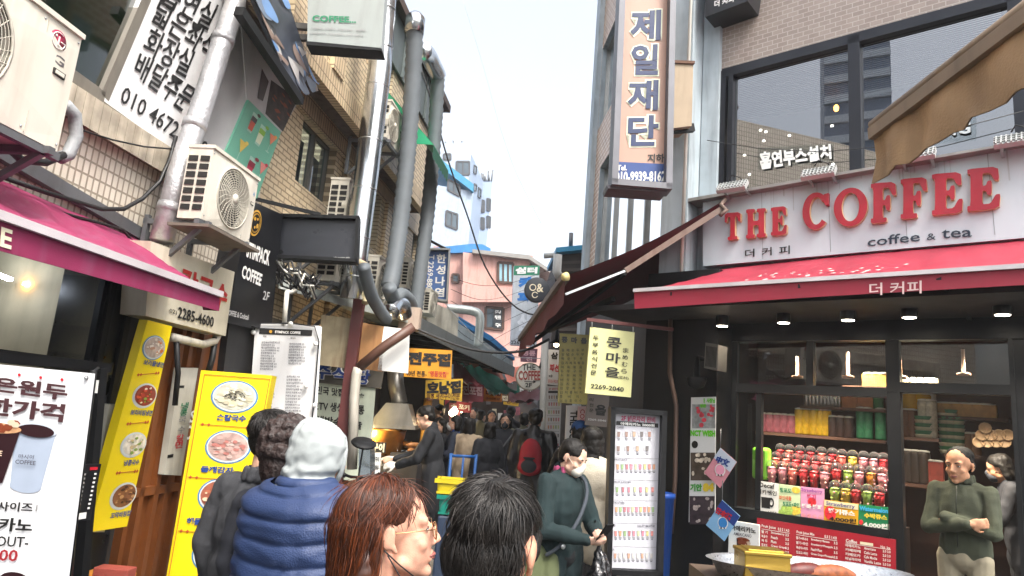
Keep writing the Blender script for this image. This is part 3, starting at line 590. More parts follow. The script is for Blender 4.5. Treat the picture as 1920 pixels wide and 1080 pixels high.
# cables by the pipe
for lab,pts,rad in(('bundle of black cables hanging beside the wrapped pipe',[(330,255),(318,300),(300,340),(268,372),(232,392),(190,392),(90,362),(0,330)],.014),('thin black cable sagging along the white tile wall',[(128,205),(140,240),(210,262),(270,275),(330,280)],.006),('black cable running along the top of the magenta awning',[(0,362),(120,400),(230,430),(262,470)],.009),('thick dark hose looping under the big outdoor unit',[(0,262),(40,300),(85,305),(120,290)],.02)):
    b=MB(); b.tube([LW.off(.12 if rad<.02 else .35).at(*p) for p in pts],rad,CAB,7); solo(b,'cable',lab,'cable')
b=MB(); b.tube([LW.off(.28).at(*p) for p in((122,196),(140,215),(143,255),(128,290),(112,296))],.035,mat('hose_wrap','#8f9294',.6,bump=.4,bs=60),10); solo(b,'coolant_hose','grey wrapped coolant hose curving beside the big outdoor unit','hose')
# ================================================================== magenta awning
MAG=mat('magenta_canvas','#84244c',.65,var=.08,bump=.15,bs=200,dirt=.4,dcol='#8a5570'); 
LA=LW.off(.95); r=thing('awning','magenta canvas awning with a white rail over the food shop','awning',(-1.9,3.3,2.2))
bk=[LW.off(.02).at(-420,60),LW.off(.02).at(0,338),LW.off(.02).at(290,462)]; ft=[LA.at(-420,255),LA.at(0,403),LA.at(412,552)]
sheet(bk,ft,14,60,.05,.022,MAG,r)
b=MB(); b.bar(ft[0],ft[2],.05,.035,mat('rail_white','#cfc9cc',.4,.3)); b.build('rail',r)
b=MB(); vb=[LA.at(-420,345),LA.at(0,470),LA.at(410,583)]; dn=Vector((0,0,-.01))
for i in range(2): b.slab([ft[i]+dn,ft[i+1]+dn,vb[i+1],vb[i]],-LW.n*.006,MAG)
b.slab([ft[2]+dn,vb[2],vb[2]-LW.n*.1,ft[2]-LW.n*.12+dn],LW.d*.005,MAG); va=b.build('valance',r)
v,f=glyphs('THE COFFEE LINE'[-7:],.03); b=MB(); pl=LA.off(.004); q=[pl.at(-150,375),pl.at(24,432),pl.at(21,468),pl.at(-150,415)]
b.add([(q[0]*(1-x)+q[1]*x)*y+(q[3]*(1-x)+q[2]*x)*(1-y) for x,y in v],f,CREAM); b.build('lettering',va)
b=MB(); b.bar(LW.off(.03).at(-420,40),LW.off(.03).at(290,455),.05,.08,GREYM); b.build('wall_bar',r)
# shop behind it
Ls=LW.off(-.02); 
r=thing('food_shop','open fronted food shop with lit shelves under the magenta awning','shop',(-2.7,3.6,0)); inm=mat('shop_inner','#8a8272',.8,var=.2,vs=2)
uA_=-1.5; uB_=LW.uz(172,600)[0]; b=MB(); dpt=1.6
A=[LW.pt(uA_,0),LW.pt(uB_,0),LW.pt(uB_,0)-LW.n*dpt,LW.pt(uA_,0)-LW.n*dpt]; hh=Vector((0,0,2.52))
b.poly([A[2],A[3],A[3]+hh,A[2]+hh],inm); b.poly([A[1],A[2],A[2]+hh,A[1]+hh],mat('shop_side','#b3a88c',.7,dirt=.2)); b.poly([p+hh for p in A],mat('shop_ceiling','#55605c',.8)); b.poly([p+Vector((0,0,.01)) for p in A],mat('shop_floor','#4a4642',.8)); b.build('room',r)
b=MB(); 
for x0,x1,z1 in((172,270,2.5),):
    u0,u1=LW.uz(x0,600)[0],LW.uz(x1,600)[0]; b.slab([LW.off(.04).pt(u0,.0),LW.off(.04).pt(u1,.0),LW.off(.04).pt(u1,z1),LW.off(.04).pt(u0,z1)],-LW.n*.3,mat('shop_front_black','#14171c',.3,.2,var=.2))
    for f_ in(.12,.5): 
        uu=u0+(u1-u0)*f_; b.bar(LW.off(.05).pt(uu,0),LW.off(.05).pt(uu,z1),.05,.03,BLKM,upv=LW.n)
b.bar(LW.off(.03).pt(uA_,LW.at(60,675).z),LW.off(.03).pt(uB_+.2,LW.at(60,675).z),.06,.07,mat('shop_front_black')); b.slab([LW.off(.0).pt(uA_,0),LW.off(.0).pt(uB_,0),LW.off(.0).pt(uB_,LW.at(60,690).z),LW.off(.0).pt(uA_,LW.at(60,690).z)],-LW.n*.06,mat('shop_front_black')); b.build('shop_front',r)
b=MB(); b.poly([LW.off(.01).pt(u,z) for u,z in((uA_,1.9),(uB_,1.9),(uB_,2.5),(uA_,2.5))],WG) if 0 else None
b=MB(); 
for z in(2.02,2.27): b.slab([LW.off(-.9).pt(3.0,z),LW.off(-.9).pt(4.0,z),LW.off(-1.3).pt(4.0,z),LW.off(-1.3).pt(3.0,z)],(0,0,.025),WOOD)
b.build('shelf',r)
b=MB(); p=LW.off(-.5)
b.bar(p.at(46,532),p.at(106,544),.03,.02,emat('tube_warm','#ffc46a',26)); b.build('tube_lamp',r)
b=MB(); b.bar(p.at(-30,505),p.at(20,524),.03,.02,emat('tube_cool','#e6f0ff',30)); b.build('tube_lamp',r)
for i in range(7):
    p=LW.off(-1.05).pt(3.2+i*.12,2.045); h_=rnd.uniform(.09,.18); b=MB(); b.lathe(p,[(.03,0),(.035,h_*.2),(.033,h_*.7),(.018,h_*.85),(.02,h_)],mat(('jar_glass_a','jar_white','jar_amber')[i%3],('#8f9a96','#d0cdc2','#9a6a34')[i%3],.25),12); solo(b,'jar','jar on the inner shelf of the food shop under the magenta awning','jar','jars on the food shop shelf')
# ---- noodle shop sign, yellow posters, banner
s=Sign('noodle_shop_sign','grimy cream box sign with red lettering and phone number under the outdoor unit','sign',[(283,452),(440,510),(423,630),(273,592)],LW.off(.3),mat('cream_board','#cfc8b4',.5,var=.06,dirt=.35,dcol='#8a7c62'),th=.18)
s.stext('칼국수',[(340,500),(430,536),(420,582),(335,560)],mat('old_red','#b8302c',.5),.03); s.stext('02)',[(316,578),(330,582),(330,592),(316,588)],BLK,.01); s.stext('2285-4600',[(333,574),(400,594),(398,614),(331,596)],BLK,.02); s.done()
BOWL={}
def bowl(s,cx,cy,rx,ry,broth,bits,rim='#4d86b4',seed=0,n=26):
    rr=random.Random(seed)
    u,v=s.uv(cx,cy); ru=abs(s.uv(cx+rx,cy+rx*s.sl)[0]-u); rv=abs(s.uv(cx,cy+ry)[1]-v)
    pt='bowl_picture#%d'%int(cy); s.uvdisc(u,v,ru,rv,mat('rim_'+rim[1:],rim,.4),1,pt); s.uvdisc(u,v,ru*.93,rv*.93,mat('rim_pale','#cfd6d6',.4),2,pt); s.uvdisc(u,v-rv*.03,ru*.86,rv*.83,mat('broth_'+broth[1:],broth,.4,var=.3,vs=25),3,pt)
    for k in range(n):
        a=rr.uniform(0,6.28); q=math.sqrt(rr.random())*.72; c=bits[rr.randrange(len(bits))]; w_=rr.uniform(.05,.16)
        s.uvdisc(u+ru*q*math.cos(a),v-rv*.03+rv*q*.9*math.sin(a),ru*w_,rv*w_*rr.uniform(.5,1),mat('bit_'+c[1:],c,.45),4+k*.05,pt,seg=9)
def orn(s,x0,y0,x1,y1):
    m=mat('ornament_red','#b5502a',.5); b=s.mb('print'); a,c=s.to3(x0,y0,2),s.to3(x1,y1,2); b.bar(a,c,.004,.002,m,upv=s.n)
    for p in(a.lerp(c,.05),a.lerp(c,.16),a.lerp(c,.84),a.lerp(c,.95)):
        b.add([p+s.U.normalized()*.012,p+s.V.normalized()*.012,p-s.U.normalized()*.012,p-s.V.normalized()*.012],[(0,1,2,3)],m)
pls=Plane(LW.off(.3).at(277,600),AL)
s=Sign('menu_poster','narrow yellow poster with four noodle bowls on the doorway wall','poster',[(277,600),(323,612),(238,987),(166,998)],pls,YEL,th=.06); s.sl=.2
for (x,y,rx,ry,br,bits,t,tx) in((288,652,20,24,'#b9a79a',['#d9d2c6','#b98f7a','#e7ddd0','#c9743a'],'보리물냉면',(267,675,306,688)),(271,742,21,24,'#8c2a22',['#b4312a','#e8e2cf','#7ba04a','#54201c','#d94d33'],'보리비빔냉면',(243,768,284,779)),(250,834,22,24,'#d9d3c4',['#eee9da','#c9b48a','#7d9a4a'],'냉콩국수',(231,861,259,873)),(231,930,22,25,'#7d4e33',['#5f3520','#9a6a42','#b88a5c','#432417'],'꼬막비빔밥',(206,958,243,970))):
    bowl(s,x,y,rx,ry,br,bits,'#cfd4d4' if y>700 else '#4d86b4',int(y)); u0,v0=s.uv(tx[0],(tx[1]+tx[3])/2); u1,v1=s.uv(tx[2],(tx[1]+tx[3])/2); vm=(v0+v1)/2; s.text(t,(u0,vm-.014),(u1,vm+.014),NAVY,.03,uv=True)
for y,xa,xb in((701,256,298),(793,236,278),(885,216,258)): orn(s,xa,y+2,xb,y-2)
s.done()
b=MB(); q=LW.off(.2); P4=[q.at(205,758),q.at(243,760),q.at(196,998),q.at(164,998)]; b.slab(P4,-LW.n*.12,mat('pale_post_board','#c3c0b2',.6,dirt=.4)); solo(b,'wall_panel','pale grey panel behind the narrow yellow poster','panel')
# orange door front and post
ORW=mat('orange_wood','#7d4820',.55,var=.18,dirt=.35,dcol='#4f2c12'); q=LW.off(.06)
r=thing('orange_door','orange brown wooden door front behind the yellow posters','door',tuple(LW.at(280,900)*1)); r.location.z=0; BASE[r.name]=Vector(r.location)
b=MB(); u0,u1=LW.uz(232,900)[0],LW.uz(420,800)[0]; b.slab([q.pt(u0,0),q.pt(u1,0),q.pt(u1,2.5),q.pt(u0,2.5)],-LW.n*.1,ORW)
for t in(.06,.2,.3,.44,.6,.8,.96): uu=u0+(u1-u0)*t; b.bar(q.off(.02).pt(uu,0),q.off(.02).pt(uu,2.5),.05,.05,ORW,upv=LW.n)
b.bar(q.off(.02).pt(u0,1.0),q.off(.02).pt(u1,1.0),.05,.06,ORW); b.build('door_leaf',r)
b=MB(); p=LW.off(.35).at(206,1010); b.box((p.x,p.y,.3),(.26,.3,.62),mat('yellow_orange_block','#c5802e',.7,dirt=.4)); solo(b,'door_block','yellow orange masonry block under the narrow yellow poster','block',bevel=.02)
b=MB(); p=LW.off(.5).at(216,1068); b.box((p.x,p.y,p.z-.02),(.2,.1,.07),mat('red_brick','#8f3f34',.8,var=.2,bump=.4)); b.box((p.x,p.y,(p.z-.055)/2),(.3,.2,max(.05,p.z-.056)),CONC); solo(b,'loose_brick','red brick lying beside the doorway step','brick',bevel=.006)
s=Sign('narrow_board','weathered narrow white board with small lettering beside the tall yellow banner','sign',[(338,690),(372,690),(340,892),(308,890)],LW.off(.16),mat('weather_white','#c4c1b4',.6,dirt=.5),th=.05)
for i,(y,t) in enumerate(((755,'냉'),(768,'콩'),(781,'국'),(800,'수'),(815,'칼'),(828,'면'))): s.text(t,(339-i*2.2,y),(351-i*2.2,y+11),GRN if i<2 else REDI if i>3 else GREY,.02)
for y in(723,853): s.rect((340-(y-690)*.16,y),(350-(y-690)*.16,y+4),BLK)
s.done()
s=Sign('coffee_sign','black panel with white coffee lettering behind the tall yellow banner','sign',[(370,700),(396,700),(360,960),(330,960)],LW.off(.1),mat('black_sign','#121317',.4,var=.1),th=.05); s.text('STIM',(357,770),(392,788),WHT,.02); s.text('COFFEE',(349,798),(390,818),WHT,.02); s.done()
# tall yellow banner
pb=face(445,850,5.0,84)
s=Sign('yellow_banner','tall yellow standing banner with noodle bowls in two tones','banner',[(377,694),(510,704),(428,1140),(302,1140)],pb,YEL,th=.16,part='banner'); s.sl=.07
for (x,y,rx,ry,br,bits,t,tx) in((440,744,44,31,'#c9c6b4',['#e6e3d6','#d5cfae','#b8b29a','#e7e2c2'],'손칼국수',(408,776,463,788)),(428,838,43,32,'#b79a92',['#c9b0a8','#a98a84','#c7a49c','#b3746c'],'들깨감자',(378,873,440,885)),(413,930,42,34,'#9c5a46',['#b06a4e','#d9c9a9','#7a3a2c'],'해물칼국수',(352,970,420,983)),(402,1040,42,36,'#b8b4a0',['#d9d3be','#8a8a70'],'만두국',(345,1086,410,1098))):
    bowl(s,x,y,rx,ry,br,bits,'#3a80b8',int(y)+3,40); s.stext(t,[(tx[0],tx[1]),(tx[2],tx[1]+3),(tx[2]-2,tx[3]+3),(tx[0]-2,tx[3])],NAVY,.045)
    if y<800:
        u,v=s.uv(x,y)
        for k in range(70): a=rnd.uniform(0,6.28); d=math.sqrt(rnd.random()); s.uvdisc(u+.15*d*math.cos(a),v-.004+.022*d*math.sin(a),.012,.002,BLK,7,seg=5)
for y,xa,xb in((795,375,480),(894,352,460),(995,335,440)): orn(s,xa,y,xb,y+8)
m=mat('ornament_red'); b_=s.mb('print')
for c0,c1 in(((384,702),(506,711)),((384,702),(308,1130)),((506,711),(430,1130))): b_.bar(s.to3(*c0,2),s.to3(*c1,2),.004,.002,m,upv=s.n)
s.done()
# white coffee banner, nearest
pw=face(60,880,2.5,92); 
s=Sign('coffee_banner','large white coffee banner printed with two cups on its stand','banner',[(-190,665),(172,700),(118,1120),(-190,1120)],pw,mat('banner_white','#d9dadd',.4,var=.03),th=.02,part='banner')
DR=mat('dark_wine_ink','#3f2226',.5)
s.stext('좋은원두',[(-55,700),(132,722),(127,752),(-58,728)],DR,.04); s.stext('착한가격',[(-75,738),(126,758),(120,792),(-78,772)],DR,.04)
for x,y in((38,703),(78,708),(118,712)): s.disc((x,y),3,3,REDI,2,seg=10)
CW=mat('cup_print_white','#98a3b4',.4,var=.06,vs=12); CW2=mat('cup_print_rim','#b9c1cc',.4); COF=mat('coffee_print','#2a1519',.3)
s.quad([(30,800),(108,806),(77,918),(20,910)],CW,1); s.disc((48,912),29,12,CW,1.2); s.disc((70,805),40,15,CW2,2); s.disc((70,808),34,12,COF,3)
s.quad([(-70,795),(44,800),(8,905),(-80,905)],COF,3.5); s.disc((-20,800),64,11,mat('ice_print','#b58a66',.3,var=.5,vs=30),4)
for k in range(9): s.disc((rnd.uniform(-20,36),rnd.uniform(790,806)),9,6,mat('ice_b','#cbb49c',.3) if k%2 else mat('ice_c','#7a3c26',.3),4.5+k*.1,seg=6)
s.stext('마시이',[(40,851),(69,853),(67,861),(39,859)],mat('ink_slate','#4a4a55',.5),.02,5); s.stext('COFFEE',[(34,861),(72,864),(71,872),(33,869)],mat('ink_slate'),.02,5); s.stext('COFFEE',[(-30,842),(10,845),(8,855),(-32,852)],mat('ice_b'),.02,5)
s.stext('라지사이즈',[(-45,938),(66,942),(63,960),(-47,955)],BLK,.03); s.stext('|',[(71,946),(74,946),(72,958),(69,958)],GREY,0)
s.stext('아메리카노',[(-95,966),(66,972),(62,998),(-98,990)],BLK,.035); s.stext('-TAKE OUT-',[(-80,1002),(58,1006),(55,1026),(-82,1020)],BLK,.015); s.stext('2,000',[(-40,1028),(38,1030),(34,1056),(-44,1052)],mat('dark_red_ink','#8e1c26',.5),.02)
s.disc((30,1090),30,18,COF,2); s.done()
b=MB(); b.lathe(pw.off(.01).at(161,709),[(.008,0),(.004,.004)],STEEL,12,tuple(pw.n)); b.tube([pw.off(.01).at(161,709),pw.off(-.12).at(184,690)],.006,BLKM,6); b.build('clip',s.root)
b=MB(); p0=pw.off(-.06); b.tube([p0.at(176,694),p0.at(120,1130)],.012,BLKM,8); b.tube([p0.at(30,690),p0.at(10,1130)],.012,BLKM,8); b.build('stand',s.root)
s=Sign('price_board','small black price board with tiny columns behind the white banner','sign',[(142,872),(190,870),(170,975),(128,980)],LW.off(.9),mat('black_sign'),th=.02)
for i in range(9):
    y=888+i*8; s.rect((150-i*1.4,y),(160-i*1.4,y+3),GREY); s.rect((176-i*1.6,y-1),(180-i*1.6,y+2),WHT)
s.rect((168,876),(182,881),REDI); s.rect((134,964),(160,972),WHT); s.done()
b=MB(); q=LW.off(.75)
b.bar(q.at(188,690),q.at(150,1100),.045,.05,BLKM); b.bar(q.at(-40,664),q.at(205,690),.03,.045,BLKM); 
for x,y in((183,725),(168,790),(140,930)): b.bar(q.off(.04).at(x,y-12),q.off(.04).at(x-3,y+12),.012,.004,WHT)
solo(b,'sign_stand','black steel stand frame beside the white coffee banner','stand')
for i in range(2):
    p=LW.off(.3).at(150+18*i,872); b=MB(); b.lathe(p-Vector((0,0,.08)),[(.03,0),(.042,.15)],glass('cup_clear','#e9efef',1.3),14); r=solo(b,'plastic_cup',('clear cup of pink drink' if i==0 else 'clear cup of yellow drink')+' on the counter behind the white banner','cup'); b=MB(); b.lathe(p-Vector((0,0,.075)),[(.028,0),(.038,.12),(.001,.121)],mat('pink_juice','#b5606a',.4) if i==0 else mat('yellow_juice','#c9b34a',.4),12); b.build('drink',r)
b=MB(); p=LW.off(.3).at(160,905); b.box((p.x-.1,p.y-.42,p.z/2),(.35,.8,p.z),mat('shop_front_black')); solo(b,'shop_counter','dark counter standing behind the white coffee banner','counter')
# ================================================================== cafe sign
def zc(x,y): return (x/2.7+1240,y/2.7+300)
def z4(x,y): return (x/2.4544+1240,y/2.4544+640)
pc=CF.off(.2); SB=mat('sign_white','#bfccd2',.45,var=.05,vs=2,dirt=.12,dcol='#8c9296')
s=Sign('cafe_sign','long white shop sign with raised red THE COFFEE letters','sign',[(1318,372),(2100,240),(2100,430),(1318,499)],pc,SB,th=.2)
LR=mat('letter_red','#a31a2e',.4,var=.12,vs=6,dirt=.15,dcol='#7c2230'); LE=mat('letter_edge','#c9a27c',.5)
GL={'T':[(0,1),(1,1),(1,.66),(.87,.66),(.78,.85),(.65,.85),(.65,.12),(.8,.12),(.8,0),(.2,0),(.2,.12),(.35,.12),(.35,.85),(.22,.85),(.13,.66),(0,.66)],
'H':[(0,1),(.45,1),(.45,.88),(.36,.88),(.36,.58),(.64,.58),(.64,.88),(.55,.88),(.55,1),(1,1),(1,.88),(.92,.88),(.92,.12),(1,.12),(1,0),(.55,0),(.55,.12),(.64,.12),(.64,.43),(.36,.43),(.36,.12),(.45,.12),(.45,0),(0,0),(0,.12),(.08,.12),(.08,.88),(0,.88)],
'E':[(0,1),(.92,1),(.96,.68),(.82,.68),(.68,.87),(.46,.87),(.46,.57),(.56,.57),(.62,.68),(.74,.68),(.74,.34),(.62,.34),(.56,.45),(.46,.45),(.46,.13),(.7,.13),(.86,.34),(1,.34),(.96,0),(0,0),(0,.12),(.1,.12),(.1,.88),(0,.88)],
'F':[(0,1),(.95,1),(1,.66),(.85,.66),(.7,.87),(.47,.87),(.47,.56),(.56,.56),(.62,.67),(.76,.67),(.76,.3),(.62,.3),(.56,.43),(.47,.43),(.47,.12),(.62,.12),(.62,0),(0,0),(0,.12),(.1,.12),(.1,.88),(0,.88)]}
def chaikin(p,t=.16):
    o=[]
    for i in range(len(p)):
        a,b=Vector(p[i]),Vector(p[(i+1)%len(p)]); o+= [a.lerp(b,t),a.lerp(b,1-t)]
    return o
def letter(ch,q,ext=.045):
    a,b,c,d=[pc.at(*x) for x in q]; f=lambda x,y:(a*(1-x)+b*x)*y+(d*(1-x)+c*x)*(1-y)
    mb=MB(); n=pc.n*ext
    if ch in 'OC':
        t0,t1,N=(0,360,40) if ch=='O' else (38,318,34); o_=[];i_=[]
        for k in range(N+1):
            t=R(t0+(t1-t0)*k/N); o_.append((.5+.5*math.cos(t),.5+.5*math.sin(t))); i_.append(((.5 if ch=='O' else .53)+.26*math.cos(t),.5+.37*math.sin(t)))
        if ch=='C': o_=[(.97,.97),(.97,.62)]*0+o_; 
        F=[f(*p)+n for p in o_]; G=[f(*p)+n for p in i_]; B=[p-n for p in F]; Hh=[p-n for p in G]; M=len(F)
        mb.add(F+G,[(k,k+1,k+1+M,k+M) for k in range(M-1)],LR)
        mb.add(F+B,[(k,k+1,k+1+M,k+M) for k in range(M-1)],LE); mb.add(G+Hh,[(k,k+1,k+1+M,k+M) for k in range(M-1)],LE)
        if ch=='C':
            for e in(0,M-1): mb.add([F[e],G[e],Hh[e],B[e]],[(0,1,2,3)],LE)
            for pp in([(.80,.93),(.97,.95),(.97,.62),(.86,.62),(.78,.74)],): mb.slab([f(*p)+n*1.02 for p in pp],-n*.95,LR)
    else:
        P=[f(*p) for p in chaikin(GL[ch])]; mb.poly([p+n for p in P],LR); m=len(P); mb.add([p+n for p in P]+P,[(k,(k+1)%m,(k+1)%m+m,k+m) for k in range(m)],LE)
    mb.build('raised_letter',s.root)
for ch,x0,x1,yl0,yr0,yl1,yr1 in(('T',330,410,275,270,414,405),('H',438,537,257,250,404,394),('E',563,644,248,239,389,383),('C',722,858,178,165,366,350),('O',880,1050,156,140,350,335),('F',1067,1196,127,118,328,318),('F',1217,1352,105,94,307,297),('E',1375,1531,80,68,288,274),('E',1553,1720,55,41,268,252)):
    letter(ch,[zc(x0,yl0),zc(x1,yr0),zc(x1,yr1),zc(x0,yl1)])
for t,q in(('더',[(425,455),(473,449),(473,490),(425,496)]),('커',[(510,446),(560,441),(560,483),(510,488)]),('피',[(598,439),(652,433),(652,476),(598,481)])): s.stext(t,[zc(*p) for p in q],BLK,.012)
for u_ in(.1865,.375,.5625,.75): s.rect((u_,.02),(u_+.0015,.985),mat('joint_grey','#8b9498',.6),1,uv=True)
for k in range(26): u_=rnd.uniform(.01,.8); s.rect((u_,.0),(u_+rnd.uniform(.001,.004),rnd.uniform(.06,.4)),mat('grime_streak','#a9b3b5',.6),.6,'grime',uv=True)
s.stext('coffee',[zc(1045,392),zc(1310,362),zc(1310,412),zc(1045,440)],mat('ink_deep_navy','#20303f',.5),.01); s.stext('&',[zc(1345,375),zc(1390,370),zc(1390,404),zc(1345,409)],mat('ink_deep_navy'),0); s.stext('tea',[zc(1420,354),zc(1573,346),zc(1573,390),zc(1420,400)],mat('ink_deep_navy'),.01)
s.done()
b=MB(); q=CF.off(.3); b.slab([q.at(1290,378),q.at(2100,236),q.at(2100,232),q.at(1290,372)],-CF.n*.4,mat('sign_cap','#8f8d89',.5,.4,dirt=.4)); b.build('cap',s.root)
# floodlights along the top of the sign
def flood(x,y,lab,sc=1):
    p=CF.off(.42).at(x,y); r=thing('floodlight',lab,'floodlight',p,'floodlights above the coffee sign')
    d=CF.d; n=CF.n; up=Vector((0,0,1)); hn=(n*.75+up*.66).normalized(); hv=(up*.75-n*.66).normalized()
    b=MB(); w_,h_=.14*sc,.06*sc
    b.slab([p-d*w_-hv*h_,p+d*w_-hv*h_,p+d*w_+hv*h_,p-d*w_+hv*h_],-hn*.04,mat('flood_white','#a6a9a8',.4))
    for k in range(9): t=-w_+2*w_*(k+.5)/9; b.bar(p+d*t-hv*h_*.95+hn*.006,p+d*t+hv*h_*.95+hn*.006,.01,.012,mat('flood_white'),upv=hn)
    for k in (-.6,0,.6): b.bar(p-d*w_+hv*h_*k+hn*.008,p+d*w_+hv*h_*k+hn*.008,.006,.012,mat('flood_white'),upv=hn)
    b.build('housing',r)
    b=MB(); b.bar(p-d*.1-hv*.03,p-d*.1-n*.25-up*.06,.02,.012,STEEL); b.bar(p+d*.1-hv*.03,p+d*.1-n*.25-up*.06,.02,.012,STEEL); b.build('arm',r)
    b=MB(); b.tube([p+up*.05+d*.03,p+up*.1,p+up*.06-d*.08,p-n*.2-d*.1],.006,CAB,6); b.build('cord',r)
flood(1372,347,'small white finned floodlight at the far end of the coffee sign'); flood(1534,321,'small white finned floodlight between the two upper panes'); flood(1716,288,'white finned floodlight half hidden behind the brown awning'); flood(1906,258,'white finned floodlight above the last red letter E')
s=Sign('upper_sign','corner of a black upper shop sign with white letters','sign',[(1322,-90),(1420,-115),(1402,2),(1322,32)],CF.off(.3),mat('black_sign'),th=.3); s.stext('더 커피',[(1340,2),(1378,-8),(1376,4),(1340,15)],WHT,.03); s.done()
# ================================================================== red cafe awning
REDC=mat('red_canvas','#962539',.6,var=.08,vs=3,bump=.15,bs=220,dirt=.18,dcol='#7a3038'); UND=mat('red_canvas_soiled','#8d4a44',.7,var=.3,dirt=.5,dcol='#4a2a26')
CA=CF.off(1.3); r=thing('awning','red canvas awning with korean lettering over the cafe front','awning',tuple(CF.off(.6).at(1600,560)))
bk=[CF.off(.16).at(1345,505),CF.off(.16).at(1600,478),CF.off(.16).at(2100,435)]; ft=[CA.at(1189,545),CA.at(1540,523),CA.at(2100,488)]
sheet(bk,ft,12,70,.04,.016,REDC,r,under=UND,seed=4); b=MB()
for k in range(40):   # bird lime and dirt on the canvas
    a_=rnd.uniform(.25,.62); t=.5+rnd.uniform(.0,.45); q=(bk[0].lerp(bk[2],a_)).lerp(ft[0].lerp(ft[2],a_),t); q.z-=.03*math.sin(math.pi*t)-.02
    w_=rnd.uniform(.008,.03); b.poly([q+CF.d*w_,q+CF.n*w_*.8-Vector((0,0,w_*.35)),q-CF.d*w_*.7,q-CF.n*w_*.6+Vector((0,0,w_*.3))],mat('bird_lime','#c9b7b0',.8))
b.build('dropping',r)
b=MB(); b.bar(ft[0],ft[2],.04,.03,mat('rail_white')); b.build('rail',r)
b=MB(); dn=Vector((0,0,-.015)); vb=[CA.at(1190,579),CA.at(1540,556),CA.at(2100,524)]
for i in range(2): b.slab([ft[i]+dn,ft[i+1]+dn,vb[i+1],vb[i]],-CF.n*.006,REDC)
va=b.build('valance',r); 
v,f=glyphs('더 커피',.012); pl=CA.off(.004); q=[pl.at(1630,531),pl.at(1728,526),pl.at(1728,550),pl.at(1630,554)]; b=MB(); b.add([(q[0]*(1-x)+q[1]*x)*y+(q[3]*(1-x)+q[2]*x)*(1-y) for x,y in v],f,mat('lettering_pink','#dcc0bd',.6)); b.build('lettering',va)
b=MB()
for x in(1260,1500,1760,2040): b.bar(CA.at(x,555-(x-1190)*.06),CF.at(x+60,600),.03,.03,BLKM)
b.build('arm',r)
# ================================================================== cafe front
zT=CF.at(1500,560).z; FL=.14
def cu(x,y=850): return CF.uz(x,y)[0]
uL=cu(1240); u1=cu(1372); u2=cu(1424); u3=cu(1666); u3b=cu(1692); u4=cu(1912); uR=cu(2120)
zS=CF.at(1530,977).z; zW=CF.at(1545,735).z; zX=CF.at(1545,640).z
r=thing('coffee_shop','black framed open cafe front with a serving window and doorway','shop front',tuple(CF.pt(u3,0)))
b=MB()
def fb_(ua,ub,za,zb,off=.03,th=.1,m=CG): b.slab([CF.off(off).pt(ua,za),CF.off(off).pt(ub,za),CF.off(off).pt(ub,zb),CF.off(off).pt(ua,zb)],-CF.n*th,m)
fb_(u1,uL+.02,0,zT+.25,.38,.5); fb_(u3,u3b,0,zX); fb_(u4,uR,0,zT,.02,.2); fb_(u1+.0,u3,zW-.03,zW+.05,.035,.1); fb_(u3,u4,zW+.02,zW+.1,.035,.1)
fb_(u1,uR,zX,zT,.05,.14); fb_(u2-.02,u2+.03,zS,zW,.02,.06); fb_(u1-.05,u1+.02,zS,zX,.037,.06)
fb_(u1,u3,zS-.06,zS+.02,.045,.16); fb_(u1,u3,0,zS-.06,.0,.1); um_=cu(1520,680); fb_(um_-.03,um_+.03,zW,zX,.03,.08)
fb_(cu(1905,900),u4,0,zX,.04,.12)
b.build('frame',r)
TG=glass('cafe_glass','#c4ccce',1.6,rough=.01)
for ua,ub,za,zb,off in((u1,um_,zW,zX,.0),(um_,u3,zW,zX,.0),(u3b,u4,zW+.1,zX,.0)):
    b=MB(); q=CF.off(off); b.poly([q.pt(ua,za),q.pt(ub,za),q.pt(ub,zb),q.pt(ua,zb)],TG); b.build('pane',r)
b=MB(); q=CF.off(.0); b.poly([q.pt(u1,zS),q.pt(u2,zS),q.pt(u2,zW),q.pt(u1,zW)],TG); b.build('pane',r)
# room
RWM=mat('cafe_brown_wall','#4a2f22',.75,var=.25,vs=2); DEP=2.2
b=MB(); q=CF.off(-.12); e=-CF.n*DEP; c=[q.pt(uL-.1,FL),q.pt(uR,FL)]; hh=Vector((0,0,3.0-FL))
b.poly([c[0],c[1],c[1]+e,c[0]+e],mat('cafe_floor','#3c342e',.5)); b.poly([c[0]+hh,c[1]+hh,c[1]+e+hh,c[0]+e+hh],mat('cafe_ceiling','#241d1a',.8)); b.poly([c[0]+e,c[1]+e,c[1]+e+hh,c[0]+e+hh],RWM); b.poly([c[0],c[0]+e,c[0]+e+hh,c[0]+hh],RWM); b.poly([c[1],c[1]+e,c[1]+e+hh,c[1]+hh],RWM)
b.slab([CF.off(.35).pt(u3b+.02,.0),CF.off(.35).pt(u4,.0),CF.off(.35).pt(u4,FL),CF.off(.35).pt(u3b+.02,FL)],-CF.n*.6,CONC); b.build('room',r)
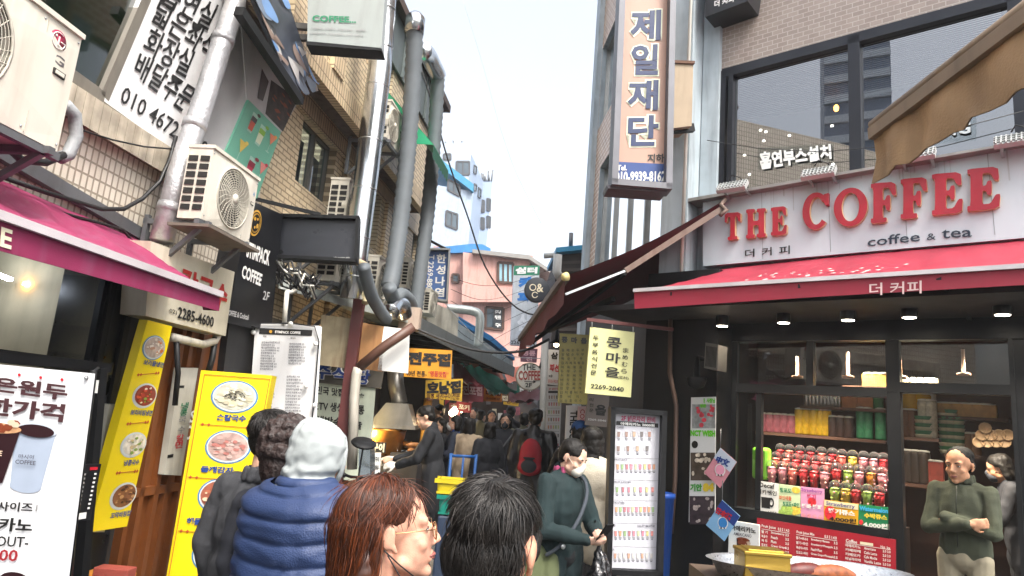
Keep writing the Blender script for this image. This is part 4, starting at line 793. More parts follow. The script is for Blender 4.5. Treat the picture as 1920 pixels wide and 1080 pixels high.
# soffit with spotlights under the awning
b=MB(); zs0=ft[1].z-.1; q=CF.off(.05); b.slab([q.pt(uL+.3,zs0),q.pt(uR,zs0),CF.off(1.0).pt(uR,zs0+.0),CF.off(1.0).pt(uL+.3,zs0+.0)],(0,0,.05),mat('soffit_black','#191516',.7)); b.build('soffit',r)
def spot(px,py,k,lab,e=14,beam=True):
    q=CF.off(k); p=q.at(px,py); t=thing('spotlight',lab,'spotlight',p,'black can spotlights of the cafe')
    b=MB(); b.lathe(p,[(.055,.0),(.06,.01),(.055,.13),(.02,.14),(.012,.3)],mat('spot_black','#101113',.35),16); b.build('housing',t)
    b=MB(); b.lathe(p+Vector((0,0,-.004)),[(.048,0),(.001,.001)],emat('spot_lens','#fff2dc',e),16); b.build('lens',t)
    if beam:
        l=bpy.data.lights.new('spot_beam','SPOT'); l.energy=(26 if k>0 else 110); l.spot_size=R(110); l.spot_blend=.7; l.color=(1,.86,.68); l.shadow_soft_size=.05; o=bpy.data.objects.new('spot_beam',l); COL.objects.link(o); o.location=p+Vector((0,0,-.03))-t.location; o.parent=t
for i,(x,y) in enumerate(((1354,611),(1469,605),(1590,600),(1705,595),(1880,590))): spot(x,y,.5,('black spotlight under the red awning, %s'%('nearest the alley','second from the alley','third from the alley, mid window','fourth from the alley, by the door post','over the doorway')[i]))
for i,(x,y) in enumerate(((1376,636),(1484,634),(1602,634),(1733,632),(1864,630))): spot(x,y,-.35,'added black spotlight inside the cafe, %s'%('behind the corner pane','above the striped cups','above the umbrella reflection','just inside the doorway','deeper over the doorway')[i])  # second row of lights in the glass, built as added lamps brightening the room
# ---------------------------------------------------------------- shelves and goods
def shelf(x0,x1,y,k,d=.3,lab=''):
    q=CF.off(k); a,c=q.at(x0,y),q.at(x1,y); c.z=a.z; b=MB(); b.slab([a,c,c-CF.n*d,a-CF.n*d],(0,0,-.03),mat('shelf_brown','#4c3122',.55,dirt=.2)); o=solo(b,'wall_shelf',lab,'shelf'); return q,a.z
def goods(q,z,xs,hh,rr,m,lab,cat,name,grp,square=False,lidm=None,k=.12):
    proto=None
    for x in xs:
        p=q.off(-k).at(x,850); p.z=z
        if proto is None:
            proto=thing(name,lab,cat,(0,0,0),grp); b=MB()
            if square: b.box((0,0,hh/2),(rr*2,rr*1.6,hh),m,rz=R(-40))
            else: b.lathe((0,0,0),[(rr*.82,0),(rr,hh*.06),(rr,hh*.94),(rr*.9,hh)],m,14)
            b.build('body',proto)
            b=MB(); b.lathe((0,0,hh),[(rr*.95,0),(rr*.95,.012),(rr*.4,.02)],lidm or WPL,14); b.build('lid',proto); o=proto
        else: o=copy_tree(proto)
        o.location=p
q1,za=shelf(1416,1660,808,-1.15,.35,'long brown shelf behind the fruit cups'); q2,zb=shelf(1500,1660,760,-1.2,.3,'upper brown shelf of cans behind the serving window')
goods(q1,za,[1500,1512,1527,1540,1549],.26,.055,mat('can_yellow','#c9a324',.4,var=.25,vs=20),'yellow drink powder tin on the long brown shelf','tin','powder_tin','yellow tins on the long shelf')
goods(q1,za,[1562,1577,1592],.2,.055,mat('tin_dark','#3a2c28',.4),'small dark jar on the long brown shelf','jar','dark_jar','dark jars on the long shelf')
goods(q1,za,[1616,1628,1652],.3,.05,mat('cup_green','#2d6b4a',.5,var=.3,vs=25),'stack of green paper cups on the long brown shelf','cup stack','paper_cup_stack','green cup stacks on the long shelf')
goods(q2,zb,[1512,1519,1526,1533,1540,1547,1554,1561,1568,1575],.17,.03,mat('chrome_can','#b7b4ae',.25,.8),'shiny silver canister on the upper shelf','canister','silver_canister','silver canisters on the upper shelf')
goods(q2,zb,[1596,1626],.15,.07,mat('box_brown','#8a5a33',.6,var=.3,vs=9),'brown cardboard box on the upper shelf','box','cardboard_box','brown boxes on the upper shelf',True)
goods(q2,zb,[1648],.18,.05,mat('can_green','#2f6b3a',.4,var=.4,vs=12),'green labelled can at the end of upper shelf','can','green_can',None)
q3,zc_=shelf(1690,1760,818,-1.3,.35,'brown shelf of cups seen through the doorway'); q4,zd=shelf(1690,1890,775,-1.45,.3,'brown top shelf of yellow tubs inside the doorway')
q5,ze=shelf(1770,1905,850,-1.4,.35,'brown shelf of stacked paper cups inside the doorway')
goods(q4,zd,[1712,1735],.2,.09,mat('tub_yellow','#d0a52b',.4,var=.2),'yellow plastic tub on the doorway top shelf','tub','plastic_tub','yellow tubs inside the doorway')
goods(q4,zd,[1700,1748],.22,.05,WPL,'white bottle on the doorway top shelf','bottle','white_bottle','white bottles inside the doorway')
goods(q3,zc_,[1700,1712],.26,.055,mat('can_brown','#6a4a36',.5),'brown canister on the doorway cup shelf','canister','brown_canister','brown canisters inside the doorway')
goods(q3,zc_,[1735,1748],.36,.055,mat('cup_white_stack','#c2bfae',.6,var=.3,vs=30),'tall stack of white paper cups inside the doorway','cup stack','paper_cup_stack','white cup stacks inside the doorway')
GC=mat('cup_greenwhite','#3f7a58',.5,var=.2)
for i,(x,y,h_) in enumerate(((1773,840,.42),(1786,838,.44),(1799,842,.38),(1728,815,.22),(1740,815,.24))):
    q=q5 if i<3 else q3; p=q.off(-.1).at(x,850); p.z=ze if i<3 else zc_; b=MB(); n=int(h_/.035)
    for k in range(n): b.lathe(p+Vector((0,0,k*.035)),[(.045,0),(.056,.03),(.058,.034),(.05,.035)],GC if k%2 else mat('cup_cream','#cfcbb4',.5),12)
    solo(b,'paper_cup_stack','stack of green and cream paper cups inside the doorway','cup stack','green and cream cup stacks inside the doorway')
for i in range(9):
    p=CF.off(-1.35).at(1838+(i%4)*16+(i//4)*6,832-(i//4)*13); b=MB(); b.lathe(p,[(.03,0),(.05,.12),(.052,.122),(.04,.11)],mat('cup_kraft','#b79873',.6),12,tuple(CF.n*1.0+Vector((0,0,.1)))); solo(b,'paper_cup','pale paper cup lying with others on the right doorway shelf','cup','paper cups lying on the doorway shelf')
goods(q1,za,[1430,1444,1458,1471,1485],.19,.055,mat('jar_pinkish','#a8626e',.4,var=.4,vs=16),'pinkish syrup jar at the alley end of the long brown shelf','jar','syrup_jar','pinkish jars on the long shelf')
goods(q2,zb,[1584,1611,1637],.2,.035,mat('bottle_amber','#7a4a20',.25,var=.3,vs=14),'slim amber syrup bottle between the brown boxes','bottle','syrup_bottle','amber bottles on the upper shelf')
q7,zg=shelf(1695,1900,905,-1.25,.4,'low brown worktop inside the doorway')
goods(q7,zg,[1702,1716,1731],.3,.06,mat('tin_dark2','#4a4038',.4,.3),'dark steel jug on the doorway worktop','jug','steel_jug','steel jugs on the worktop')
goods(q7,zg,[1746,1757],.22,.05,mat('carton_red','#8a3a2c',.5,var=.3,vs=12),'reddish drink carton on the doorway worktop','carton','drink_carton','reddish cartons on the worktop',True)
goods(q5,ze,[1818,1830],.2,.05,mat('can_brown2','#7a5a3c',.5,var=.3,vs=12),'brown canister beside the stacked cups','canister','brown_canister','brown canisters beside the cups')
goods(q4,zd,[1775,1792,1812,1832,1852],.12,.09,mat('paper_pack','#b08a52',.6,var=.3,vs=10),'kraft paper pack on the doorway top shelf','pack','paper_pack','kraft packs on the top shelf',True)
# counter
b=MB(); q=CF.off(-.14); zk=zS-.02; b.slab([q.pt(u3+.02,FL),q.pt(u1,FL),q.pt(u1,zk),q.pt(u3+.02,zk)],-CF.n*.75,mat('counter_dark','#2a211d',.4)); solo(b,'cafe_counter','dark counter below the fruit cups inside the serving window','counter')
b=MB(); CLR=glass('clear_acrylic','#eef3f3',1.35)
rows=[(-.62,905-45),(-.48,905-18),(-.34,905+2),(-.2,947)]
# ---------------------------------------------------------------- fruit cups
PL=glass('cup_plastic','#f7f9f9',1.18)
_t=PL.node_tree; _o=_t.nodes['Material Output']; _s=_o.inputs[0].links[0].from_socket; _d=_t.nodes.new('ShaderNodeBsdfDiffuse'); _d.inputs[0].default_value=(.85,.85,.85,1); _m=_t.nodes.new('ShaderNodeMixShader'); _m.inputs[0].default_value=.025; _t.links.new(_s,_m.inputs[1]); _t.links.new(_d.outputs[0],_m.inputs[2]); _t.links.new(_m.outputs[0],_o.inputs[0])
frm=[mat('fruit_red','#d6323a',.35,var=.5,vs=60),mat('fruit_coral','#ef7468',.35,var=.4,vs=60),mat('fruit_pink','#ef9aa6',.35,var=.35,vs=60),mat('fruit_yellow','#e6c850',.35,var=.3,vs=60),mat('fruit_green','#a9c860',.35,var=.35,vs=60),mat('fruit_orange','#dc8a2c',.35,var=.3,vs=60)]
frm2=mat('fruit_pale','#f0b8ae',.35,var=.3,vs=50)
fname=['strawberries','watermelon pieces','pink fruit','pineapple','green grapes','orange slices']
def fruit_cup(m):
    t=thing('fruit_cup','','fruit cup',(0,0,0),'cups of cut fruit in the serving window'); h=.15
    b=MB(); b.lathe((0,0,0),[(.001,0),(.032,0),(.047,h),(.05,h+.004)],PL,16); b.build('cup',t)
    b=MB(); b.lathe((0,0,h+.004),[(.05,0),(.047,.02),(.036,.042),(.018,.053),(.001,.056)],PL,16); b.build('lid',t)
    b=MB(); rr=random.Random(3); b.lathe((0,0,0),[(.001,.004),(.030,.004),(.043,h*.9),(.03,h*.97),(.001,h)],m,14)
    for k in range(15):
        z=h*.1+rr.random()*h*.95; rad=(.030+.012*z/h)*(.9 if z<h*.85 else .5); a=rr.uniform(0,6.28); s_=rr.uniform(.009,.014); c=Vector((rad*math.cos(a),rad*math.sin(a),z))
        b.lathe(c,[(.001,-s_),(s_*.8,-s_*.5),(s_,.1*s_),(s_*.6,.8*s_),(.001,s_)],m if k%3 else frm2,7,(rr.uniform(-1,1),rr.uniform(-1,1),rr.uniform(-1,1)))
    b.build('fruit',t); return t
protos={}
rw=[(-.62,906-34,[1463,1480,1500,1520,1541,1561],[0,1,0,0,1,0],'top row'),(-.50,888,[1455,1474,1493,1511,1531,1552],[1,1,0,0,0,1],'second row'),(-.36,905,[1447,1467,1486,1507,1527,1546],[2,2,1,0,0,2],'third row'),(-.50,900-14,[1579,1599,1620,1640,1657],[1,3,2,2,0],'back right row'),(-.36,912,[1569,1590,1611,1634,1655],[0,4,2,5,2],'middle right row'),(-.22,947,[1566,1586,1606,1627,1649],[4,3,0,4,0],'front row')]
for k,y,xs,fs_,rown in rw:
    zz=CF.off(k).at(xs[0],y).z
    for i,(x,fi) in enumerate(zip(xs,fs_)):
        if fi not in protos: o=protos[fi]=fruit_cup(frm[fi])
        else: o=copy_tree(protos[fi])
        p=CF.off(k).at(x,y); p.z=zz; o.location=p; o.rotation_euler=(0,0,rnd.uniform(0,6.28)); o['label']='clear domed cup of %s in the %s, %s from the alley side'%(fname[fi],rown,('first','second','third','fourth','fifth','sixth')[i])
    a,c=CF.off(k).pt(cu(xs[0]-14),zz-.004),CF.off(k).pt(cu(xs[-1]+12),zz-.004); b=MB(); b.slab([a+CF.n*.07,c+CF.n*.07,c-CF.n*.07,a-CF.n*.07],(0,0,-.008),CLR); solo(b,'display_shelf','clear shelf carrying the %s of fruit cups'%rown,'shelf')
b=MB(); p=CF.off(-.4).at(1428,895); b.box(p+Vector((0,0,.13)),(.16,.12,.3),mat('lime_plastic','#6fae2f',.4,var=.05),rz=R(-40)); solo(b,'plastic_bin','lime green plastic bin beside the fruit cups','bin',bevel=.03)
# candlesticks / bar taps seen in the transom, cups on high ledge
q6,zf=shelf(1580,1770,722,-.55,.2,'high ledge of mugs behind the transom glass')
goods(q6,zf,[1632,1646,1661],.11,.05,mat('box_ochre','#b88a35',.5,var=.3,vs=12),'ochre box on the high ledge','box','cardboard_box','ochre boxes on the high ledge',True,k=.05)
goods(q6,zf,[1690,1703,1716,1730,1743,1756],.07,.035,mat('mug_cream','#b9a98c',.4),'cream mug on the high ledge behind the transom','mug','mug','mugs on the high ledge',k=.05)
for i,(x,y0,y1) in enumerate(((1495,665,705),(1590,658,705),(1688,662,705),(1807,657,700))):
    p=CF.off(-.25).at(x,y1); h_=(y1-y0)*6/1303; b=MB(); b.lathe(p,[(.05,-.02),(.05,0),(.015,.01),(.013,h_)],mat('candle_pale','#b98a6a',.5),10); solo(b,'candle','slim pale candle behind transom glass, %s from the alley'%('first','second','third','fourth')[i],'candle')
# ---------------------------------------------------------------- window posters
def zsign(name,label,cat,c,m,off=.012,th=.006,pl=None): return Sign(name,label,cat,[z4(*p) for p in c],(pl or CF).off(off),m,th=th)
s=zsign('window_card','white decaf card with a black mug in the serving window','card',[(438,640),(540,655),(538,802),(436,785)],WHT)
Q=lambda a,b,c,d:[z4(*a),z4(*b),z4(*c),z4(*d)]
s.stext('Decaf',Q((452,648),(522,658),(522,680),(452,670)),BLK,.03); s.stext('디카페인',Q((443,678),(532,690),(532,712),(443,700)),BLK,.03); s.quad([z4(460,715),z4(502,720),z4(500,770),z4(462,765)],BLK); s.disc(z4(507,742),5,9,BLK,2,inner=.55); s.stext('+1000',Q((478,778),(532,786),(532,800),(478,792)),BLK,.01); s.done()
s=zsign('window_card','pale green grape juice card beside the decaf card','card',[(541,656),(640,668),(638,812),(541,801)],mat('card_green','#cfe0b4',.45))
s.stext('청포도',Q((546,672),(600,678),(600,700),(546,694)),GRN,.04); s.stext('파인애플',Q((543,708),(600,714),(600,734),(543,728)),mat('ink_lime_red','#c9543a',.5),.03); s.stext('청포도+파인',Q((560,736),(636,744),(636,766),(560,758)),GRN,.04)
for k in range(16): s.disc(z4(rnd.uniform(550,600),rnd.uniform(765,792)),4.5,4.5,frm[4],2+k*.05,seg=10)
for k in range(8): s.disc(z4(rnd.uniform(604,634),rnd.uniform(766,800)),5,4,frm[3],2+k*.05,seg=8)
s.disc(z4(620,685),8,6,frm[3],2); s.done()
s=zsign('window_card','pink strawberry juice card third from the alley','card',[(642,668),(750,679),(748,831),(641,814)],mat('card_pink','#dd9cc0',.45))
s.stext('Strawberry',Q((646,674),(742,684),(742,704),(646,694)),mat('ink_purple','#7a3a8c',.5),.02); s.stext('딸기',Q((672,702),(712,706),(712,730),(672,726)),mat('ink_pinkred','#c2386a',.5),.05); s.stext('딸바 딸파',Q((648,745),(742,754),(742,778),(648,769)),WHT,.05); s.disc(z4(694,738),8,8,frm[0],2)
for k in range(4): s.disc(z4(655+k*26,800+k*3),4,4,frm[2],2,seg=8)
s.done()
s=zsign('window_card','orange strawberry juice card priced 4,000 won','card',[(748,728),(908,749),(905,856),(748,832)],mat('card_orange','#d9a21e',.45),.018)
s.quad([z4(750,730),z4(906,750),z4(906,776),z4(750,756)],mat('card_cream','#e6d9b0',.45)); s.stext('Strawberry',Q((760,735),(892,752),(892,774),(760,757)),mat('ink_bluegrey','#46508a',.5),.02); s.disc(z4(778,790),11,13,frm[0],2); s.stext('딸기쥬스',Q((770,766),(892,781),(892,806),(770,791)),WHT,.05); s.stext('4,000원',Q((774,803),(898,818),(898,842),(774,827)),BLK,.045); s.done()
s=zsign('window_card','green watermelon juice card at the door post','card',[(908,750),(1045,764),(1043,876),(905,858)],mat('card_darkgreen','#19804f',.45),.018)
s.stext('Watermelon',Q((912,756),(1044,770),(1044,792),(912,778)),mat('ink_skyblue','#3aa0d8',.5),.04); s.stext('수박쥬스',Q((934,788),(1040,800),(1040,824),(934,812)),mat('ink_brightyellow','#e2c83a',.5),.05); s.stext('4,000원',Q((930,828),(1042,841),(1042,868),(930,855)),WHT,.05); s.disc(z4(920,832),4,5,frm[0],2,seg=10); s.done()
# ---------------------------------------------------------------- red menu, americano poster
s=zsign('menu_board','red menu board with white price columns under the serving window','menu board',[(440,812),(1078,914),(1078,1180),(440,1075)],mat('menu_red','#a3192b',.45,var=.05),.05,.02)
sl=.155
def row(x0,x1,y,h,t,m=WHT,bold=.02): s.stext(t,[z4(x0,y),z4(x1,y+(x1-x0)*sl),z4(x1,y+(x1-x0)*sl+h),z4(x0,y+h)],m,bold)
row(463,528,842,16,'Fruit Juice'); row(538,590,856,14,'0.3 5 1.4.0'); 
def rule(x0,x1,y): s.quad([z4(x0,y),z4(x1,y+(x1-x0)*sl),z4(x1,y+(x1-x0)*sl+2.2),z4(x0,y+2.2)],WHT)
rule(462,592,862); rule(622,810,888); rule(848,1056,926)
for i,(k,e) in enumerate((('딸 기','Strawberry'),('복숭아','Peach'),('자 두','Plum'),('청포도','Green Grape'),('수 박','Watermelon'),('토마토','Tomato'),('오렌지','Orange'),('키 위','Kiwi'))): y=868+i*20; row(462,490,y,14,k); row(506,506+len(e)*6.2,y+6,13,e); row(572,588,y+16,12,'3.5')
row(624,706,870,16,'Fruit Juice Mix'); row(752,808,890,14,'0.3 5 1.4.0')
for i,(k,e) in enumerate((('딸기+바나나','Strawberry+Banana'),('딸기+파인','Strawberry+Pineapple'),('복숭아+자두','Peach+Plum'),('청포도+파인','Green Grape+Pineapple'),('파인+바나나','Pineapple+Banana'),('레몬+오렌지','Lemon+Orange'))): y=896+i*22; row(622,676,y,14,k); row(690,690+len(e)*5,y+9,13,e); row(795,812,y+25,12,'3.5')
row(850,902,908,16,'Coffee'); row(1010,1054,938,13,'Hot  Ice'); s.quad([z4(915,921),z4(975,930),z4(975,943),z4(915,934)],CREAM)
for i,(k,e) in enumerate((('아메리카노','Americano'),('카페라떼','Cafe Latte'),('카페모카','Cafe Mocha'),('바닐라라떼','Vanilla Latte'),('카라멜마끼아또','Caramel Macchiato'),('헤이즐넛','Hazelnut'))): y=930+i*20; row(848,918,y,14,k); row(934,934+len(e)*6,y+14,13,e); row(1020,1056,y+28,12,'2.0 3.0')
s.done()
s=zsign('americano_poster','white americano poster with an iced coffee glass beside the red menu','poster',[(312,822),(450,845),(448,1090),(305,1060)],WHT,.46,.02)
s.stext('아메리카노',Q((322,842),(436,860),(436,886),(322,868)),BLK,.035); s.stext('AMERICANO',Q((334,876),(416,889),(416,904),(334,891)),mat('ink_slate'),.01)
s.quad([z4(347,905),z4(408,915),z4(400,1000),z4(352,992)],COF,2); s.disc(z4(378,912),12,4,mat('ice_c'),3)
for k in range(8): s.disc(z4(rnd.uniform(355,402),rnd.uniform(918,960)),5,4,mat('ice_c') if k%2 else mat('ice_b'),3+.05*k,seg=6)
s.done()
# poster strip and diamond cards on the dark corner
s=zsign('poster_strip','glossy strip of stuck posters on the dark cafe corner','poster',[(137,258),(250,255),(247,848),(126,832)],mat('strip_white','#cfd2d2',.4,var=.05),.44,.01)
def ph(x0,y0,x1,y1,c,c2,n=8):
    s.quad([z4(x0,y0),z4(x1,y0),z4(x1,y1),z4(x0,y1)],mat('photo_'+c[1:],c,.4,var=.5,vs=18))
    for k in range(n): s.disc(z4(rnd.uniform(x0+8,x1-8),rnd.uniform(y0+8,y1-8)),rnd.uniform(2,5),rnd.uniform(2,5),mat('photo_'+c2[1:],c2,.4,var=.4,vs=20),2+.03*k,seg=8)
ph(142,290,249,400,'#8a8f90','#c23a4a',12); ph(135,512,247,640,'#4a4038','#c9bfae',14); ph(130,712,246,842,'#3b3136','#b5a9a4',12)
LIME=mat('ink_lime','#5fc41c',.5); s.stext('ㅐ 사장님',Q((196,262),(249,262),(249,284),(196,284)),LIME,.05); s.stext('방문',Q((180,288),(208,288),(208,306),(180,306)),LIME,.05); s.stext('NCT WISH',Q((136,408),(250,410),(250,440),(136,436)),LIME,.06)
s.disc(z4(155,475),6,7,BLK,2); s.stext('기안',Q((134,655),(188,655),(188,690),(134,690)),mat('ink_midgreen','#3f9a3a',.5),.06); s.stext('84',Q((192,652),(244,652),(244,692),(192,692)),mat('ink_brightyellow'),.08); s.done()
for nm,c,col,t,tq,m,lab in(('a',[(272,490),(347,555),(270,675),(197,605)],'#cf8a96','中文',((262,524),(322,548),(308,580),(248,556)),NAVY,'pink diamond card reading 中文 hanging at the cafe corner'),('b',[(280,730),(362,805),(290,920),(205,845)],'#7fb0d8','日本語',((262,760),(330,798),(316,828),(250,790)),REDI,'blue diamond card reading 日本語 hanging at the cafe corner')):
    s=zsign('diamond_card',lab,'card',c,mat('card_'+col[1:],col,.45),.52,.006)
    cx=sum(p[0] for p in c)/4; cy=sum(p[1] for p in c)/4
    s.quad([z4(*c[0]),z4(*c[1]),z4((c[1][0]*.6+c[2][0]*.4),(c[1][1]*.6+c[2][1]*.4)),z4((c[0][0]*.6+c[3][0]*.4),(c[0][1]*.6+c[3][1]*.4))],mat('card_hi','#c9d3e2',.45) if nm=='a' else NAVY,1)
    s.stext(t,Q(*tq),m if nm=='a' else REDI,.06,4); s.disc(z4(cx,cy+10),13,14,WHT,2); s.disc(z4(cx,cy+10),11,12,PNK if nm=='a' else BLU,3)
    for k in range(5): s.disc(z4(cx-14+k*7,cy+34),2.2,2.2,BLK if k%2 else WHT,4,seg=4)
    s.done(); b=MB(); tp=CF.off(.52).at(*z4(*c[0])); b.tube([tp,tp+Vector((0,0,.16))],.004,GREYM,5); b.build('hook',s.root)
# grille box / speaker and camera on the corner
s=zsign('wall_speaker','pale grilled speaker box high on the dark cafe corner','speaker',[(203,5),(262,15),(258,132),(196,122)],mat('speaker_cloth','#77736c',.8,bump=.6,bs=300),.6,.2)
for k in range(9): s.quad([z4(208+k*5.5,20+k),z4(211+k*5.5,20.5+k),z4(206+k*5.5,115+k),z4(203+k*5.5,114+k)],BLKM,1)
s.done()
b=MB(); p=CF.off(.6).at(1306,712); b.lathe(p,[(.001,-.09),(.07,-.06),(.09,0),(.09,.02),(.03,.03),(.02,.2)],BLKM,16); b.tube([p+Vector((0,0,.2)),p+Vector((0,0,.2))-CF.n*.3],.02,BLKM,8); solo(b,'security_camera','dark dome camera hanging on an arm at the cafe corner','camera')
b=MB(); q=CF.off(.42); b.tube([q.at(1257,590),q.at(1256,700),q.at(1268,760),q.at(1266,900),q.at(1258,1000)],.022,mat('old_copper','#5a463c',.6),8); solo(b,'copper_pipe','thin brown pipe running down the dark cafe corner','pipe')
# ================================================================== coffee stairs signs on the left
s=Sign('stair_sign','tall black sign with white coffee lettering and a gold round badge','sign',[(470,376),(530,402),(508,625),(428,592)],LW.off(.2),mat('black_sign'),th=.2)
GOLD=mat('gold_ink','#c99a3a',.4)
s.disc((478,418),11,26,GOLD,2); s.disc((478,418),9.5,22,BLK,3,inner=.9); s.disc((478,418),7,17,BLK,4); s.disc((476,410),2.2,4,GOLD,5,seg=8); s.disc((480,424),2.2,5,GOLD,5,seg=8); s.disc((475,426),1.6,3,GOLD,5,seg=8); s.disc((481,411),1.6,3,GOLD,5,seg=8)
s.stext('STIMPACK',[(463,452),(506,471),(503,499),(460,482)],WHT,.035); s.stext('COFFEE',[(454,496),(491,514),(487,537),(451,521)],WHT,.035); s.stext('2F',[(493,545),(505,548),(502,564),(491,561)],mat('ink_softwhite','#c9c9c9',.5),0); s.done()
s=Sign('stair_sign','black lower panel reading COFFEE and Cocktail','sign',[(428,575),(478,588),(470,615),(424,604)],LW.off(.23),mat('black_sign'),th=.02); s.stext('COFFEE & Cocktail',[(424,580),(465,590),(464,600),(423,590)],mat('ink_softwhite'),.01); s.done()
b=MB(); q=LW.off(.12); b.slab([q.at(430,600),q.at(500,610),q.at(470,1000),q.at(385,1000)],-LW.n*.1,mat('stair_dark','#1b1a1c',.6,var=.3,dirt=.3,dcol='#3a332c')); solo(b,'stair_door','dark stairway door below the black coffee sign','door')
b=MB(); q=LW.off(.25); b.tube([q.at(322,632),q.at(380,646),q.at(402,640),q.at(408,628)],.03,mat('white_hose','#b9b4a8',.5,dirt=.5),10); b.tube([q.at(404,632),q.at(398,672),q.at(390,700)],.025,CAB,8); b.tube([q.at(330,634),q.at(334,700),q.at(328,760)],.02,CAB,8); solo(b,'drain_hose','white and black drain hoses bent under the noodle shop sign','hose')
pd=face(597,447,6.3,85)
s=Sign('display_screen','unlit black electronic display hung over the stairs','display',[(524,407),(672,411),(669,491),(521,483)],pd,mat('screen_black','#202228',.3,var=.1),th=.12,frame=BLKM,fw_=.03,bevel=.01)
mb_=s.mb('pixel_grid'); G=mat('screen_rows','#34373f',.4)
for k in range(34): v=.06+k*.026; s.rect((.03,v),(.97,v+.012),G,1,'pixel_grid',uv=True)
s.text('LED 010-0071-0001',(.70,.955),(.9,.985),WHT,0,uv=True); s.done()
b=MB(); b.bar(LW.at(475,372),pd.at(600,408)+Vector((0,0,.03)),.03,.03,BLKM); b.bar(LW.off(.1).at(505,490),pd.at(530,470),.03,.03,BLKM); b.build('bracket',s.root)
pm=face(535,690,6.1,86)
s=Sign('menu_board','white stair menu board strung with white bulbs','menu board',[(481,607),(599,613),(588,800),(468,790)],pm,mat('board_white'),th=.06,bevel=.01)
s.quad([(487,615),(586,619),(585,630),(486,626)],BLK,2); s.stext('STIMPACK COFFEE',[(516,620),(564,622),(564,627),(516,625)],WHT,.04,4); s.disc((508,622),3,3,GOLD,4,seg=10)
rr=random.Random(5); ko='아메리카노라떼바닐라모카티스무디레몬자몽청포도'
def line(x,y,n,pr,h=4.2): 
    t=''.join(rr.choice(ko) for _ in range(n))+' '+pr; s.stext(t,[(x,y),(x+n*3.1+9,y+.3),(x+n*3.1+9,y+h+.3),(x,y+h)],mat('ink_slate'),.02)
for i in range(11): line(491-i*.35,640+i*5.0,rr.randint(4,8),'%d.%d'%(rr.randint(2,4),rr.choice((0,5))))
for i in range(8): line(543-i*.35,643+i*5.2,rr.randint(4,7),'3.5')
for i in range(6): line(538-i*.3,704+i*6,rr.randint(4,7),'4.0')
for i in range(6): line(536-i*.3,740+i*5.6,rr.randint(4,7),'4.0')
for i in range(10): line(486-i*.35,706+i*6,rr.randint(4,7),'3.5')
s.stext('커피',[(494,628.5),(500,629),(500,632.5),(494,632)],BLK,.02); s.stext('에이드',[(545,632),(555,632.5),(555,636),(545,635.5)],BLK,.02); s.done()
b=MB(); loop=[(476,622),(481,606),(510,606),(545,606),(590,612),(598,640),(593,700),(588,760),(584,798)]; b.tube([pm.off(.02).at(*p) for p in loop],.006,CAB,5); o=b.build('light_string',s.root)
for p in((475,623),(545,607),(592,645),(574,724),(590,760)):
    b=MB(); c=pm.off(.04).at(*p); b.lathe(c,[(.001,-.022),(.016,-.016),(.022,0),(.016,.016),(.001,.022)],WHT,12); b.build('bulb',s.root)
b=MB(); b.tube([pm.off(.0).at(538,548),pm.off(.0).at(533,605)],.022,WPL,8); b.tube([pm.off(.0).at(538,548),pm.off(-.3).at(553,546)],.022,WPL,8); solo(b,'white_pipe','white plastic pipe rising above the stair menu board','pipe')
# tangle of cables above the canopy
for i in range(16):
    rr=random.Random(i); q=LW.off(.75); P=[(522+rr.uniform(-5,5),490+rr.uniform(0,30))]
    for k in range(6): P.append((525+k*14+rr.uniform(-8,8),505+rr.uniform(-22,35)+k*6))
    b=MB(); b.tube([q.off(rr.uniform(-.15,.15)).at(*p) for p in P],.008,CAB if i%4 else WPL,5); solo(b,'cable','loose tangled cable over the canopy end below the display','cable','tangled cables below the display')
# ================================================================== canopy over the stalls
ZC=2.75; c0=atz(523,535,ZC); c1=atz(772,603,ZC); c2=atz(962,697,2.62); PALE=mat('canopy_sheet','#8b9490',.6,.2,var=.2,dirt=.6,dcol='#3b3a36')
wl=lambda Y,z: Vector((-3.2+.13*Y+.02,Y,z))
r=thing('stall_canopy','long metal canopy with a grey fascia over the food stalls','canopy',(c1.x,c1.y,2.5))
b=MB(); B0=wl(c0.y+.2,ZC+.15); B2=wl(13,ZC+.15); b.slab([c0,c1,c2,B2,B0],(0,0,.05),PALE)
b.build('roof',r); b=MB(); d=(c1-c0); b.slab([c0+Vector((0,0,.055)),c1+Vector((0,0,.055)),c1-Vector((0,0,.03)),c0-Vector((0,0,.03))],Vector((d.y,-d.x,0)).normalized()*.02,mat('canopy_edge','#a9b0aa',.6,dirt=.6)); b.build('edge_trim',r)
b=MB(); d=(c2-c1); n_=Vector((d.y,-d.x,0)).normalized()*.03; b.slab([c1+Vector((0,0,.09)),c2+Vector((0,0,.09)),c2-Vector((0,0,.1)),c1-Vector((0,0,.1))],n_,mat('fascia_metal','#777c7c',.4,.5,dirt=.3)); b.build('fascia',r)
b=MB(); b.box(c1+Vector((-.02,0,.03)),(.24,.2,.26),mat('crumbly_plaster','#c1ad9c',.9,dirt=.3,bump=.5)); b.build('corner_block',r)
b=MB(); 
for t in np.linspace(.08,.95,8): a=c1.lerp(c2,t); b.bar(a-Vector((0,0,.06)),wl(a.y,ZC-.02),.05,.06,BLKM)
b.build('rafter',r)
pj=face(668,690,7.0,87)
b=MB(); A=pj.at(675,555); A2=Vector((A.x,A.y,0)); b.bar(A+Vector((0,0,.05)),A2,.11,.09,mat('maroon_post','#5b2a28',.55,dirt=.4,dcol='#2d1614'),upv=(0,1,0)); solo(b,'canopy_post','maroon painted steel post holding up the stall canopy','post')
